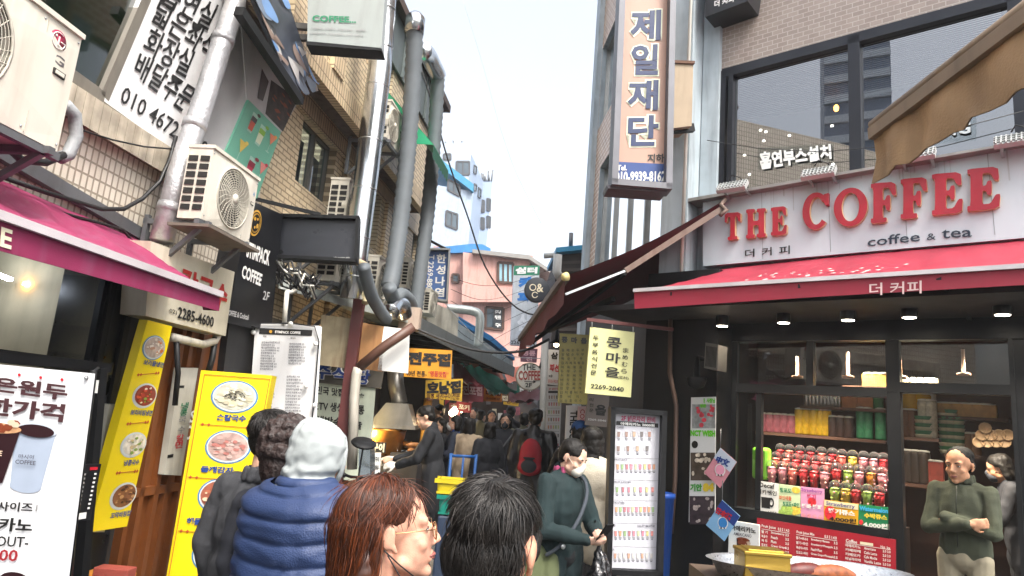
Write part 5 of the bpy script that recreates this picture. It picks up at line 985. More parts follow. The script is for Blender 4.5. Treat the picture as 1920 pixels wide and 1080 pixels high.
b=MB(); b.tube([pj.off(.1).at(776,612),pj.off(.1).at(720,650),pj.off(.1).at(672,690)],.05,mat('brown_pipe','#5e4034',.5,dirt=.4),10); b.tube([pj.off(.1).at(672,690),pj.off(.1).at(668,702),pj.off(.1).at(664,745),pj.off(.1).at(660,880)],.05,mat('white_hose'),10); solo(b,'downpipe','brown downpipe slanting into a white pipe by the maroon post','pipe')
for q,c,l in(([(602,590),(664,598),(660,692),(597,684)],('#b3a484','#6e3c1c'),'rust streaked pale panel left of the maroon post'),([(670,603),(719,612),(716,697),(668,690)],('#a3774a','#5a2d15'),'heavily rusted brown panel right of the maroon post')):
    b=MB(); P=[pj.off(-.05).at(*p) for p in q]; b.slab(P,-pj.n*.03,mat('rust_'+c[0][1:],c[0],.8,var=.3,vs=4,dirt=.85,dcol=c[1])); solo(b,'rusted_panel',l,'panel')
b=MB(); b.slab([pj.off(-.05).at(*p) for p in((720,612),(768,618),(765,700),(708,694))],-pj.n*.03,WHT); solo(b,'signboard','clean white panel under the canopy corner','panel')
ps=face(640,740,7.5,86)
s=Sign('restaurant_sign','dark restaurant sign with outlined navy lettering behind the maroon post','sign',[(588,680),(720,690),(714,728),(583,716)],ps,mat('sign_photo_dark','#4b4740',.5,var=.4,vs=4),th=.06)
for t,a_,b_ in(('주',(591,683),(620,712)),('식',(624,686),(653,717)),('당',(672,693),(692,722))): s.text(t,(a_[0]-1,a_[1]-1),(b_[0]+1,b_[1]+1),WHT,.09,3); s.text(t,a_,b_,NAVY,.03,5)
s.done()
s=Sign('restaurant_board','pale restaurant board praising TV appearances under the navy sign','sign',[(580,716),(704,728),(690,905),(565,890)],ps.off(-.02),mat('pale_green_board','#c3ccb8',.5,dirt=.15),th=.05)
for t,q in(('한민국 맛집',[(581,722),(645,729),(644,744),(580,738)]),('*',[(674,737),(683,738),(683,748),(674,747)]),('S 2TV 생생정보통',[(581,750),(684,760),(683,778),(580,768)]),('S 생방송 오늘',[(579,777),(680,787),(678,806),(577,796)])): s.stext(t,q,BLK,.025)
s.done()
# inner dark back of the stalls
b=MB(); q=face(760,800,10.5,80); b.slab([q.at(560,600),q.at(800,600),q.at(800,960),q.at(560,960)],-q.n*.1,mat('stall_dark','#2a2420',.85,var=.4,vs=2)); solo(b,'stall_wall','dark back wall of the grill stalls under the canopy','wall')
# ================================================================== hanging stall signs
def board(name,label,q,Y,m,texts,az=86,th=.04,frame=None):
    cx=sum(p[0] for p in q)/4; cy=sum(p[1] for p in q)/4; s=Sign(name,label,'sign',q,face(cx,cy,Y,az),m,th=th,frame=frame)
    for t,a_,b_,mm,bd in texts:
        if isinstance(a_[0],(tuple,list)): s.stext(t,a_,mm,bd)
        else: s.text(t,a_,b_,mm,bd)
    return s
OY=mat('sign_orange_yellow','#d9971e',.45,var=.05); BRI=mat('ink_brown','#5a2a16',.5)
board('stall_sign','orange yellow sign reading 전주집 under the canopy corner',[(761,652),(848,657),(846,712),(757,706)],8.3,OY,[('전주집',(765,659),(844,688),BLK,.06),('40년 전통-',(762,694),(800,707),BLK,.02),('*명품맛집*',(803,695),(841,708),REDI,.02)]).done()
board('stall_sign','yellow sign reading 호남집 on an orange post',[(798,713),(868,710),(866,752),(797,746)],9.6,mat('sign_yellow','#d9b030',.45),[('호남집',(801,716),(864,737),BLK,.06),('원조 생선구이전문',(800,738),(862,749),BRI,.02)]).done()
b=MB(); p=at(803,748,9.7); b.tube([p,(p.x,p.y,0)],.06,mat('orange_post','#c98a2c',.5),10); solo(b,'sign_post','orange post under the 호남집 sign','post')
board('stall_sign','dark red sign reading 전포집 in pink letters',[(864,718),(908,722),(906,754),(863,752)],11.5,mat('sign_darkred','#8c2434',.5),[('전포집',(867,722),(904,743),mat('ink_palepink','#d9a9ac',.5),.05)]).done()
board('stall_sign','small orange sign reading 대반집 beyond the dark red one',[(907,727),(942,729),(941,754),(906,752)],13,mat('sign_orange','#c9782e',.5),[('대반집',(911,731),(939,743),BRI,.05),('구이전문',(910,745),(938,751),BRI,.02)]).done()
board('stall_sign','small yellow sign deeper in the alley',[(944,744),(973,748),(972,762),(944,758)],15,mat('sign_yellow'),[('돈까스',(950,750),(970,759),BRI,.04)]).done()
board('stall_sign','brown sign between the small orange and yellow ones',[(936,738),(956,740),(955,754),(936,752)],14.2,mat('sign_brown','#6a4a30',.5),[('집',(940,741),(952,752),CREAM,.04)]).done()
board('stall_sign','low red sign above the crowd',[(856,752),(884,756),(883,774),(856,772)],12.5,mat('sign_darkred'),[('포키',(860,757),(880,770),WHT,.04)]).done()
board('alley_sign','dark green sign half hidden behind the round coffee sign',[(970,715),(1005,717),(1004,738),(969,737)],15,mat('sign_darkgreen','#1f5a48',.5),[('금식당',(974,722),(1001,736),WHT,.05)]).done()
board('alley_sign','faded grey sign hanging in the stall shade',[(850,690),(886,692),(885,712),(850,710)],12.5,mat('sign_grey','#6b6a6c',.5),[('연탄',(856,693),(880,706),CREAM,.03)]).done()
board('alley_sign','purple brown lettered sign under the tall white sign',[(976,652),(1008,654),(1006,680),(976,678)],18.5,mat('sign_mauve','#7a4a58',.5),[('명륜',(980,656),(1004,668),mat('ink_palepink'),.04),('진',(986,669),(998,678),mat('ink_palepink'),.04)]).done()
board('alley_sign','pinkish poster sign on the stall side above the crowd',[(842,755),(862,756),(862,790),(842,790)],13,mat('sign_rose','#a9606a',.5,var=.4,vs=12),[('회',(845,758),(859,772),WHT,.05)]).done()
s=board('vertical_sign','tall white vertical cafe sign with a green top and blue letters',[(964,498),(1012,498),(1006,650),(957,646)],19,mat('sign_offwhite','#bcc2c6',.5,dirt=.15),[('카',[(973,519),(1000,519),(998,542),(971,541)],0,mat('ink_vivid_blue','#1f6fb8',.5),.08),('피',[(971,547),(998,547),(996,569),(969,568)],0,mat('ink_vivid_blue'),.08),('삼',[(971,588),(998,588),(996,620),(968,620)],0,mat('ink_faded','#d9dde0',.5),.06),('2265-5144',[(958,638),(1003,641),(1003,648),(958,645)],0,BLK,.02)],th=.25)
s.quad([(964,498),(1012,498),(1011,516),(963,516)],mat('ink_green2','#1f7a5a',.5),1); s.stext('쉼터',[(967,501),(1008,501),(1007,513),(966,514)],WHT,.06,4); s.done()
# round signs
def round_sign(label,cx,cy,r,Y,m,rimm):
    pl=face(cx,cy,Y,88); c=pl.at(cx,cy); rad=(pl.at(cx+r,cy)-c).length; t=thing('round_sign',label,'sign',c-Vector((0,0,rad)))
    b=MB(); b.lathe(c-pl.n*.08,[(rad,0),(rad*1.0,.08),(rad*.94,.085),(.001,.086)],m,36,tuple(pl.n)); b.build('panel',t)
    if rimm: b=MB(); b.lathe(c-pl.n*.08,[(rad*1.03,.0),(rad*1.04,.085),(rad*.97,.095),(rad*.96,.08)],rimm,36,tuple(pl.n)); b.build('frame',t)
    o=Sign.__new__(Sign); o.pl=pl.off(.012); o.P=[o.pl.at(cx-r,cy-r),o.pl.at(cx+r,cy-r),o.pl.at(cx+r,cy+r),o.pl.at(cx-r,cy+r)]; o.n=pl.n; o.O=o.P[0]; o.U=o.P[1]-o.P[0]; o.V=o.P[3]-o.P[0]; o.root=t; o.ink={}; return o
s=round_sign('round white sign reading THE COFFEE 2F with an arrow on a grey pole',993,706,25,10,mat('round_white','#d9d8cf',.45),mat('round_rim','#9b8f7c',.5))
RB=mat('ink_redbrown','#9a3a30',.5); s.text('THE',(979,683),(1004,694),BLK,.02); s.text('COFFEE',(972,695),(1013,713),RB,.03); s.text('2F',(985,718),(997,726),BLK,.02); b_=s.mb('lettering'); b_.bar(s.to3(983,715,2),s.to3(1003,716,2),.008,.003,BLK,upv=s.n); b_.poly([s.to3(1000,712.5,2),s.to3(1005,716,2),s.to3(1000,719,2)],BLK); s.done()
s=round_sign('round charcoal sign with a white O&C emblem',1007,543,23.5,8.5,mat('round_charcoal','#2e343c',.5),None)
for cx,cy,rx in((999,539,6.5),(1003,553,6)): s.disc((cx,cy),rx,rx,CREAM,2,inner=.72)
s.quad([(1004,551),(1010,551),(1010,555),(1004,555)],mat('round_charcoal'),3); s.text('&',(1006,532),(1019,548),CREAM,.02,3); s.done()
b=MB(); p=at(1021,640,10); b.tube([at(1022,640,10),at(1018,780,10),Vector((p.x,p.y,0))],.055,mat('pole_grey','#b5b5b0',.5,dirt=.3),10); b.tube([at(1020,668,10),at(1012,690,10)],.02,GREYM,8); solo(b,'street_pole','pale grey pole carrying the round coffee sign','pole')
# ================================================================== ducts on the left facade
def rings(mb,pts,r,m,step=.32):
    P=[Vector(p) for p in pts]
    for a,c in zip(P,P[1:]):
        L_=(c-a).length; d=(c-a).normalized(); k=step*.5
        while k<L_: mb.tube([a+d*(k-.006),a+d*(k+.006)],r*1.03,m,16); k+=step
def corrug(mb,pts,r,m,pitch=.085):
    P=[Vector(p) for p in pts]; o=[];rs=[]; acc=0
    for a,c in zip(P,P[1:]):
        n=max(2,int((c-a).length/pitch)*2)
        for i in range(n): o.append(a.lerp(c,i/n)); rs.append(r*(1 if len(o)%2 else .87))
    mb.tube(o,rs,m,18)
def bez(P,n=14):
    P=[Vector(p) for p in P]; o=[]
    for i in range(len(P)-1):
        p0=P[max(i-1,0)];p1=P[i];p2=P[i+1];p3=P[min(i+2,len(P)-1)]
        for k in range(n):
            t=k/n; o.append(.5*((2*p1)+(p2-p0)*t+(2*p0-5*p1+4*p2-p3)*t*t+(3*p1-p0-3*p2+p3)*t**3))
    return o+[P[-1]]
SHD=mat('shiny_duct','#c9cdd0',.22,1,var=.1); CGR=mat('grey_flex_duct','#666d72',.6,var=.1,dirt=.2)
q=LW.off(.72); b=MB(); P=[q.at(x,y) for x,y in((722,-20),(712,130),(699,230),(688,320),(676,410),(667,480),(660,560))]; b.tube(P,.125,SHD,18); rings(b,P,.125,GALV,.42); solo(b,'exhaust_duct','shiny galvanised round duct running down the brick facade','duct')
q=LW.off(.85); b=MB(); P=bez([q.at(x,y) for x,y in((778,45),(775,130),(768,240),(760,330),(750,420),(738,500),(730,540))],6); corrug(b,P,.105,CGR); b.lathe(q.at(778,46),[(.115,-.1),(.115,.08),(.07,.14),(.001,.16)],SHD,16); solo(b,'flex_duct','grey corrugated duct with silver cap rising past the roof','duct')
b=MB(); P=bez([q.at(x,y) for x,y in((821,140),(817,220),(811,300),(803,390),(793,470),(784,540),(778,590))],6); corrug(b,P,.1,CGR); P=bez([q.at(x,y) for x,y in((793,95),(803,104),(812,122),(821,140))],5); b.tube(P,.11,SHD,14); solo(b,'flex_duct','grey corrugated duct with silver elbow nearer the sky','duct')
q=LW.off(.95); b=MB(); P=bez([q.at(x,y) for x,y in((682,500),(688,525),(697,555),(714,585),(726,600))],6); corrug(b,P,.065,CGR,.05); solo(b,'flex_duct','short grey flexible duct curving behind the display','duct')
b=MB(); P=bez([q.at(x,y) for x,y in((730,540),(738,560),(752,552),(768,565),(776,590))],6); corrug(b,P,.08,CGR,.05); solo(b,'flex_duct','grey flexible elbow bending over the canopy roof','duct')
b=MB(); P=bez([q.at(x,y) for x,y in((731,585),(740,570),(752,572),(757,590))],6); b.tube(P,.1,SHD,16); rings(b,P,.1,GALV,.1); solo(b,'duct_elbow','silver segmented duct elbow on the canopy roof','duct')
q=LW.off(.85); b=MB(); b.tube(bez([q.at(x,y) for x,y in((668,490),(688,500),(692,520),(686,560),(684,568))],5),.035,mat('cream_hose','#c3b48f',.5),8); solo(b,'coolant_hose','cream coolant hose looping over the canopy edge','hose')
b=MB(); q=face(870,600,13,88); b.tube(bez([q.at(x,y) for x,y in((838,578),(862,580),(885,583),(898,590),(900,606),(896,650))],5),.085,mat('pale_duct','#b9c0bd',.4,.5,dirt=.3),14); solo(b,'exhaust_duct','pale bent duct in front of the low blue roofed house','duct')
q=LW.off(.0)
b=MB(); w0=face(835,600,12,70); b.slab([w0.at(800,560),w0.at(860,590),w0.at(856,660),w0.at(800,620)],-w0.n*.5,mat('old_white_board','#b9b6aa',.7,dirt=.5)); solo(b,'rooftop_cabinet','old white cabinet box on the canopy roof','cabinet')
# blue vertical sign
s=Sign('vertical_sign','blue vertical dye shop sign with white letters','sign',[(799,469),(843,470),(838,566),(792,559)],face(818,515,11,86),mat('sign_blue','#4667a0',.45,dirt=.12),th=.2,frame=mat('aluminium_frame'),fw_=.03)
for i,t in enumerate('한성나염'): s.stext(t,[(819-i*1.1,476+i*21),(837-i*1.1,477+i*21),(836-i*1.1,494+i*21),(818-i*1.1,493+i*21)],WHT,.03)
u0,v0=s.uv(803,478);u1,v1=s.uv(813,545); s.text('T 2269-8809',(u0+.02,.1),(u0+.27,.9),WHT,.02,uv=True,rot=-1); s.done()
b=MB(); b.bar(LW.off(.2).at(808,452),face(818,515,11,86).at(838,468),.04,.04,BLKM); b.build('bracket',s.root)
# coffee lightbox high above
s=Sign('lightbox_sign','grubby white lightbox sign with green COFFEE lettering','sign',[(578,-70),(726,-70),(715,90),(576,77)],face(645,40,5.3,90),mat('lightbox_face','#959c99',.4,var=.05,vs=1.5,dirt=.25,dcol='#6f6f68'),th=.14)
s.stext('COFFEE...',[(586,29),(668,32),(668,44),(586,41)],GRN,.035); s.stext('cookie, muffin, crescent , waffle,',[(584,50),(688,55),(688,61),(584,56)],GREY,.01); s.stext('sandwich, icecream, and more...',[(582,60),(687,65),(687,70),(582,65)],GREY,.01); s.done()
b=MB(); fr_=face(645,40,5.3,90); b.slab([fr_.off(.015).at(*p) for p in((574,77),(716,91),(716,95),(574,84))],-fr_.n*.16,BLKM); b.build('bottom_frame',s.root)
b=MB(); b.bar(LU.at(545,48),fr_.off(-.07).at(582,52),.05,.05,GREYM); b.bar(LU.at(548,70),fr_.off(-.07).at(582,72),.05,.05,GREYM); b.build('bracket',s.root)
# green shop awning high on the brick wall
r=thing('window_awning','small green canvas awning over a top storey window','awning',tuple(LU.at(740,120)))
u0=LU.uz(722,95)[0]; u1=LU.uz(756,165)[0]; zf_=LU.off(.8).at(722,90).z; zt_=zf_+.75; GC_=mat('green_canvas','#1f9468',.6,var=.08)
A=[LU.off(.03).pt(u0,zt_),LU.off(.03).pt(u1,zt_),LU.off(.75).pt(u1,zf_),LU.off(.75).pt(u0,zf_)]; b=MB(); b.slab(A,(0,0,-.01),GC_); b.add([A[0],A[3],LU.off(.03).pt(u0,zf_)],[(0,1,2)],GC_); b.build('canvas',r)
b=MB(); n=14; top=[A[3].lerp(A[2],i/n) for i in range(n+1)]; bot=[p-Vector((0,0,.14+.03*(i%2))) for i,p in enumerate(top)]; b.add(top+bot,[(i,i+1,i+n+2,i+n+1) for i in range(n)],mat('green_canvas_dark','#16543f',.7)); b.build('valance',r)
# wires
for lab,P,rad in(('black cable sagging across the alley from the left roof',[at(x,y,Y) for x,y,Y in((752,20,9),(800,160,9),(840,300,9.2),(875,400,9.4),(910,500,9.5),(960,570,9.6),(1010,590,9.6),(1050,560,9.6))],.012),('thick black cable drooping between canopy and awning',[at(x,y,8) for x,y in((770,612),(850,645),(900,658),(950,661),(990,655),(1030,636))],.016),('faint thin wire crossing the bright sky',[at(x,y,20) for x,y in((868,0),(905,120),(935,230),(962,310),(985,360),(1015,420))],.006),('thin grey wire over the stalls',[at(x,y,12) for x,y in((810,540),(900,640),(960,668),(1040,672))],.008)):
    b=MB(); b.tube(bez(P,5),rad,CAB if rad>.009 else mat('pale_wire','#9a9da0',.5),6); solo(b,'overhead_wire',lab,'wire')
for i in range(7):
    b=MB(); y0=500+i*22; P=[at(845,y0+20,14),at(900,y0+35+i*5,14.5),at(960,y0+30,15),at(1045,y0-i*4,16)]; b.tube(bez(P,4),.006,CAB,4); solo(b,'overhead_wire','fine wire crossing in front of the pink house','wire','fine wires before the pink house')
# tarps and far awnings
def tarp(lab,q,Ys,m,name='tarpaulin'):
    P=[at(x,y,Y) for (x,y),Y in zip(q,Ys)]; b=MB(); N=8; vs=[]
    for i in range(N+1):
        for j in range(N+1):
            u,v=i/N,j/N; p=(P[0]*(1-u)+P[1]*u)*(1-v)+(P[3]*(1-u)+P[2]*u)*v; p=p+Vector((0,0,-.12*math.sin(math.pi*u)*math.sin(math.pi*v)+.03*math.sin(u*17+v*9))); vs.append(p)
    b.add(vs,[(i*(N+1)+j,(i+1)*(N+1)+j,(i+1)*(N+1)+j+1,i*(N+1)+j+1) for i in range(N) for j in range(N)],m,True); return solo(b,name,lab,'tarpaulin')
tarp('teal green tarpaulin stretched over the middle stalls',[(862,682),(905,690),(972,736),(925,738)],[10.5,11,13,12],mat('tarp_teal','#2f9a84',.5,var=.15))
tarp('orange brown tarpaulin past the canopy end',[(880,662),(935,690),(948,712),(880,690)],[12,13.5,13.5,12],mat('tarp_brown','#a0604c',.6,var=.2))
tarp('salmon orange tarpaulin before the pink house',[(945,688),(1000,690),(1005,716),(950,716)],[16,16,15,15],mat('tarp_salmon','#c4705a',.6,var=.2))
tarp('dark red cloth awning left of the pale pole',[(955,736),(1016,730),(1016,748),(955,753)],[13,12.5,12,12.5],mat('tarp_darkred','#4b1f22',.6))
tarp('dark red cloth over the middle stalls',[(850,678),(880,690),(900,722),(850,712)],[11,11.5,11,10.5],mat('tarp_maroon','#6a2830',.6))
tarp('grey plastic sheet crumpled under the teal tarpaulin',[(905,715),(935,722),(940,738),(912,732)],[12.3,12.5,12.3,12.2],mat('tarp_grey','#6d7d7a',.4))
# ================================================================== right alley
r=thing('dark_sided_house','dark sided house with a blue eave beyond the tan building','building',(2,16,0)); pl=face(1075,500,15,88)
b=MB(); a=pl.at(1045,470); c=pl.at(1135,462); b.slab([(a.x,a.y,0),(c.x,c.y,0),c,a],(0,4,0),mat('dark_siding','#3b3634',.8,var=.3,dirt=.3)); b.build('wall',r)
b=MB(); 
for k in range(16): y=490+k*14; b.slab([pl.off(.03).at(1045,y),pl.off(.03).at(1130,y-3),pl.off(.03).at(1130,y+3),pl.off(.03).at(1045,y+5)],-pl.n*.02,mat('siding_lip','#514a46',.8))
b.build('siding_strip',r); b=MB(); b.slab([pl.off(.3).at(1043,464),pl.off(.3).at(1104,458),pl.off(.3).at(1104,467),pl.off(.3).at(1043,473)],-pl.n*2,mat('teal_roof_trim')); b.build('roof',r)
b=MB(); b.tube([pl.off(.4).at(1046,478),pl.off(.4).at(1044,510),pl.off(.4).at(1050,520)],.1,mat('pole_grey'),10); b.tube([pl.at(1071,437),pl.at(1070,462)],.05,GREYM,6); b.tube([pl.at(1020,480),pl.at(1044,478)],.06,mat('pole_grey'),6); b.build('pipe',r)
# tailor sign
pt_=face(1200,180,6.35,89)
s=Sign('tailor_sign','tall faded pink vertical sign with outlined navy korean letters','sign',[(1166,-60),(1258,-60),(1249,356),(1149,348)],pt_,mat('faded_pink','#b08d7c',.5,var=.08,vs=2,dirt=.2,dcol='#9a7a68'),th=.22,frame=mat('sign_alu','#6a6b70',.5,.4,dirt=.3),fw_=.06)
DN=mat('ink_darkblue','#192c55',.5,dirt=.1); CO=mat('ink_palegreen','#d3d6bf',.5)
for t,q in(('제',(1183,19,1238,76)),('일',(1184,84,1233,141)),('재',(1178,151,1233,207)),('단',(1178,217,1233,274))):
    x0,y0,x1,y1=q; dx=(x1-x0)*.0; s.text(t,(x0-2.5,y0-2.5),(x1+2.5,y1+2.5),CO,.085,2); s.text(t,(x0,y0),(x1,y1),DN,.03,4)
s.text('지하',(1214,289),(1245,305),BLK,.03); s.quad([(1152,303),(1251,308),(1249,348),(1150,341)],mat('ink_band_blue','#20407c',.5),1); s.text('Tel.',(1157,310),(1175,320),WHT,.03); s.text('010-9939-8162',(1154,322),(1247,341),WHT,.03); s.done()
b=MB(); b.slab([pt_.off(.05).at(1138,346),pt_.off(.05).at(1252,356),pt_.off(.05).at(1250,361),pt_.off(.05).at(1140,353)],-pt_.n*.26,mat('sign_alu')); b.build('bottom_frame',s.root)
pq=face(1280,175,6.3,80)
s=Sign('blank_sign','weathered beige blank box sign beside the tailor sign','sign',[(1258,113),(1300,118),(1297,236),(1254,241)],pq,mat('weather_beige','#9a8a74',.7,var=.1,dirt=.4,dcol='#4f4436'),th=.3); s.done()
b=MB(); b.slab([pq.off(.02).at(1256,112),pq.off(.02).at(1303,114),pq.off(.02).at(1303,119),pq.off(.02).at(1256,117)],-pq.n*.34,mat('rust_cap','#5a3f30',.8)); b.bar(pq.off(-.1).at(1254,243),pq.off(-.1).at(1300,240),.06,.08,BLKM); b.build('bracket',s.root)
b=MB(); q=RW.off(.06); bq=[(1268,60),(1300,0),(1300,115),(1266,112)]; b.slab([q.at(*p) for p in bq],-RW.n*.05,BLT); solo(b,'tile_strip','pale blue tiled strip between the tailor sign and the grey column','panel')
# maroon awning
MRC=mat('maroon_canvas','#5e2229',.7,var=.12,bump=.2,bs=150); r=thing('awning','dark maroon awning stretched out on a rusty arm over the side alley','awning',tuple(at(1200,500,7)))
A=at(1362,374,6.35); Bc=at(1060,519,5.75); Cc=at(976,636,8.6); D=RW.at(1180,470); D=RW.at(1215,548)
b=MB(); N=10; vs=[]
for i in range(N+1):
    for j in range(N+1):
        u,v=i/N,j/N; p=(A*(1-u)+Bc*u)*(1-v)+(D*(1-u)+Cc*u)*v; p=p+Vector((0,0,-.06*math.sin(math.pi*u))); vs.append(p)
fs=[(i*(N+1)+j,(i+1)*(N+1)+j,(i+1)*(N+1)+j+1,i*(N+1)+j+1) for i in range(N) for j in range(N)]
b.add(vs,fs,MRC,True); b.add([p+Vector((0,0,.008)) for p in vs],fs,MRC,True); b.build('canvas',r)
b=MB(); b.bar(Bc,Cc,.07,.06,mat('awning_bar','#7a716a',.5,.4,dirt=.3)); b.build('front_bar',r)
b=MB(); n=12; T=[Bc.lerp(Cc,i/n) for i in range(n+1)]; L_=[p-Vector((0,0,.24+.03*math.sin(i*1.9)))+RW.n*.02*math.sin(i*2.3) for i,p in enumerate(T)]; b.add(T+L_,[(i,i+1,i+n+2,i+n+1) for i in range(n)],MRC,True); b.build('valance',r)
b=MB(); a1=at(1352,392,6.2); a2=at(1172,508,6.0); b.bar(a1,a2,.035,.05,mat('rusty_arm','#6b5a50',.7,var=.2,dirt=.8,dcol='#4a2c1c')); b.bar(a2,at(1060,552,5.95),.02,.02,STEEL); b.lathe(at(1060,519,5.7),[(.001,-.03),(.035,-.02),(.038,.02),(.001,.03)],mat('cap_cream','#c7b87c',.5),14,(.6,-.6,.1)); b.tube([at(1360,374,6.2),at(1352,384,6.18),at(1362,394,6.15),at(1350,404,6.15)],.02,mat('rusty_arm'),8); b.build('arm',r)
b=MB(); b.bar(at(1172,512,6.1),at(1000,640,8.2),.03,.04,BLKM); b.bar(at(1150,560,7.0),at(1028,620,8.2),.05,.05,BLKM); b.build('brace',r)
# hanging korean menus under the awning
PY=mat('sign_paleyellow','#cfce92',.5,var=.05); OL=mat('sign_olive','#6b6430',.6,var=.08); DKI=mat('ink_darkolive','#1f1d10',.5)
s=board('hanging_sign','pale yellow hanging sign with black brush korean letters',[(1107,613),(1190,623),(1183,745),(1097,737)],6.0,PY,[('콩',(1137,631),(1164,654),BLK,.05),('마',(1137,660),(1163,682),BLK,.05),('을',(1135,686),(1161,708),BLK,.05),('두부음식전문',[(1109,632),(1121,633),(1118,705),(1106,704)],0,DKI,0),('2269-2040',(1108,718),(1169,735),BLK,.02),('(豆村)',(1158,703),(1178,712),DKI,.01)],th=.03) if 0 else None
s=board('hanging_sign','pale yellow hanging sign with black brush korean letters',[(1107,613),(1190,623),(1183,745),(1097,737)],6.0,PY,[('콩',(1138,631),(1164,654),BLK,.02),('마',(1137,660),(1162,682),BLK,.02),('을',(1135,687),(1160,709),BLK,.02),('2269-2040',(1108,719),(1169,735),BLK,.02),('(豆村)',(1158,704),(1178,713),DKI,.01)],th=.03)
for i,t in enumerate('두부음식전문'): s.text(t,(1112-i*.9,629+i*13),(1122-i*.9,639+i*13),DKI,.02)
for i,t in enumerate('まめむら'): s.text(t,(1168-i*1,652+i*13),(1178-i*1,662+i*13),DKI,.01)
s.done(); b=MB(); hp=face(1143,680,6.0,86)
for x,y in((1110,614),(1148,618),(1187,623)): b.tube([hp.at(x,y),hp.at(x,y-14)],.006,STEEL,5)
b.bar(hp.at(1100,599),hp.at(1262,618),.03,.03,mat('maroon_post')); b.build('hanger',s.root)
s=board('hanging_sign','olive hanging menu of black korean dishes in shade',[(1050,625),(1106,628),(1101,759),(1046,755)],6.6,OL,[('콩',(1053,631),(1064,643),BLK,.05),('마',(1071,632),(1082,644),BLK,.05),('을',(1089,633),(1100,645),BLK,.05)],th=.03)
for i,t in enumerate(('들깨순두부','얌념순두부','백 순 두부','김치제육볶음','제 육 볶 음','두부구이','두부찌개','버섯찌개','김치찌개','된장찌개','김치콩비지','콩 비 지','검정콩국수')):
    t=t.replace(' ',''); 
    for j,ch in enumerate(t): x=1053+j*(46/len(t))-i*.35; y=654+i*7.9; s.text(ch,(x,y),(x+5,y+5.6),DKI,.01)
s.done()
s=board('wall_sign','grey brown sign repeating the brush lettering behind the pale yellow one',[(1103,738),(1143,742),(1138,801),(1097,797)],6.8,mat('sign_greybrown','#6a625e',.5),[('을',(1117,758),(1135,780),BLK,.05),('리',(1105,746),(1112,753),DKI,.02),('전',(1105,756),(1112,763),DKI,.02),('문',(1105,766),(1112,773),DKI,.02),('2269-2040',(1102,784),(1136,791),mat('ink_softwhite'),.01)]); s.done()
s=board('vertical_sign','narrow white sign with black and red korean lettering',[(1029,655),(1053,657),(1049,723),(1026,720)],9.0,mat('board_white'),[('삼',(1033,660),(1046,674),BLK,.05),('피선',(1031,682),(1048,698),REDI,.05),('4층',(1029,702),(1036,708),DKI,.02),('010-9039',(1028,711),(1048,719),mat('ink_palered','#c9746a',.5),.02)]); s.done()
s=board('menu_sign','tall white menu sign of small cup pictures by the pole',[(1026,724),(1054,724),(1049,850),(1022,850)],8.8,mat('board_white'),[('2F 넓은자리',(1029,727),(1050,731),REDI,.02)]); s.rect((1028,733),(1052,737),BLK)
CUPC=['#7a4a33','#8a5538','#c49a72','#3a2420','#b06a48','#b3324a','#d9547a','#e08a3a','#d9607a','#d9c25a','#7fae4a','#c9d08a','#e06a5a']
def cup(s,x,y,w_,h_,c,lay=2): 
    m=mat('cupink_'+c[1:],tuple(.62*v+.16 for v in C(c)),.45); s.quad([(x-w_/2,y-h_/2),(x+w_/2,y-h_/2),(x+w_*.38,y+h_/2),(x-w_*.38,y+h_/2)],m,lay); s.quad([(x-w_/2,y-h_/2),(x+w_/2,y-h_/2),(x+w_*.47,y-h_*.3),(x-w_*.47,y-h_*.3)],mat('cup_lid_print','#c9cbd0',.4),lay+.5)
for i,y in enumerate((744,757,772,786,800,816,834)):
    for j in range(5): cup(s,1030-i*.4+j*4.6,y,3,8,CUPC[(i*5+j)%13])
    if i: s.rect((1027-i*.3,y-7),(1050-i*.3,y-6.5),GREY)
s.done()
s=board('vertical_sign','narrow white sign with sideways THE lettering in the passage',[(1063,760),(1090,760),(1085,860),(1058,860)],7.6,mat('board_white'),[]); s.text('THE COFFEE',(.25,.1),(.75,.95),BLK,.03,uv=True,rot=-1); s.done()
s=board('vertical_sign','narrow pinkish sign beside the sideways THE sign',[(1085,762),(1100,762),(1096,815),(1082,815)],7.5,mat('sign_palepink','#c9a9a9',.5),[]); s.text('COFFEE',(.2,.1),(.8,.9),mat('ink_redbrown'),.02,uv=True,rot=-1); s.done()
# shop wall glimpsed behind
r=thing('bulb_lamp','bare glowing bulb under a small shade in the side passage','lamp',tuple(at(1043,645,8.6))); p=at(1043,646,8.6)
b=MB(); b.lathe(p,[(.001,-.035),(.03,-.02),(.035,0),(.015,.03)],emat('bulb_hot','#ffe0b0',12),12); b.build('bulb',r); b=MB(); b.lathe(p,[(.1,.01),(.03,.06),(.015,.2)],BLKM,14); b.build('shade',r)
# ================================================================== lit menu kiosk
pk=face(1190,920,5.0,89)
s=Sign('menu_kiosk','tall white menu stand of cup photographs outside the cafe','menu board',[(1147,768),(1242,775),(1234,1073),(1139,1069)],pk,mat('kiosk_face','#c6c6cd',.35,var=.02),th=.12,frame=BLKM,fw_=.035)
s.stext('2F 넓은자리 완비',[(1165,778),(1228,782),(1228,793),(1164,789)],mat('ink_magenta','#b3245a',.5),.03); s.quad([(1156,789),(1234,794),(1234,802),(1155,797)],BLK,1); s.stext('아메리카노 2000원',[(1163,791),(1227,795),(1227,801),(1163,797)],WHT,.04)
def kt(t,x,y,n=3): s.stext(t,[(x,y),(x+len(t)*n,y+.3),(x+len(t)*n,y+4.3),(x,y+4)],mat('ink_slate'),.02)
for t,x,y in(('COFFEE',1156,799),('FRUIT JUICE',1152,860),('FRUIT JUICE MIX',1151,902),('THE OTHERS',1149,940),('ADE',1147,983),('YOGURT SMOOTHIE',1194,984),('TEA',1145,1028)): kt(t,x,y,2.2)
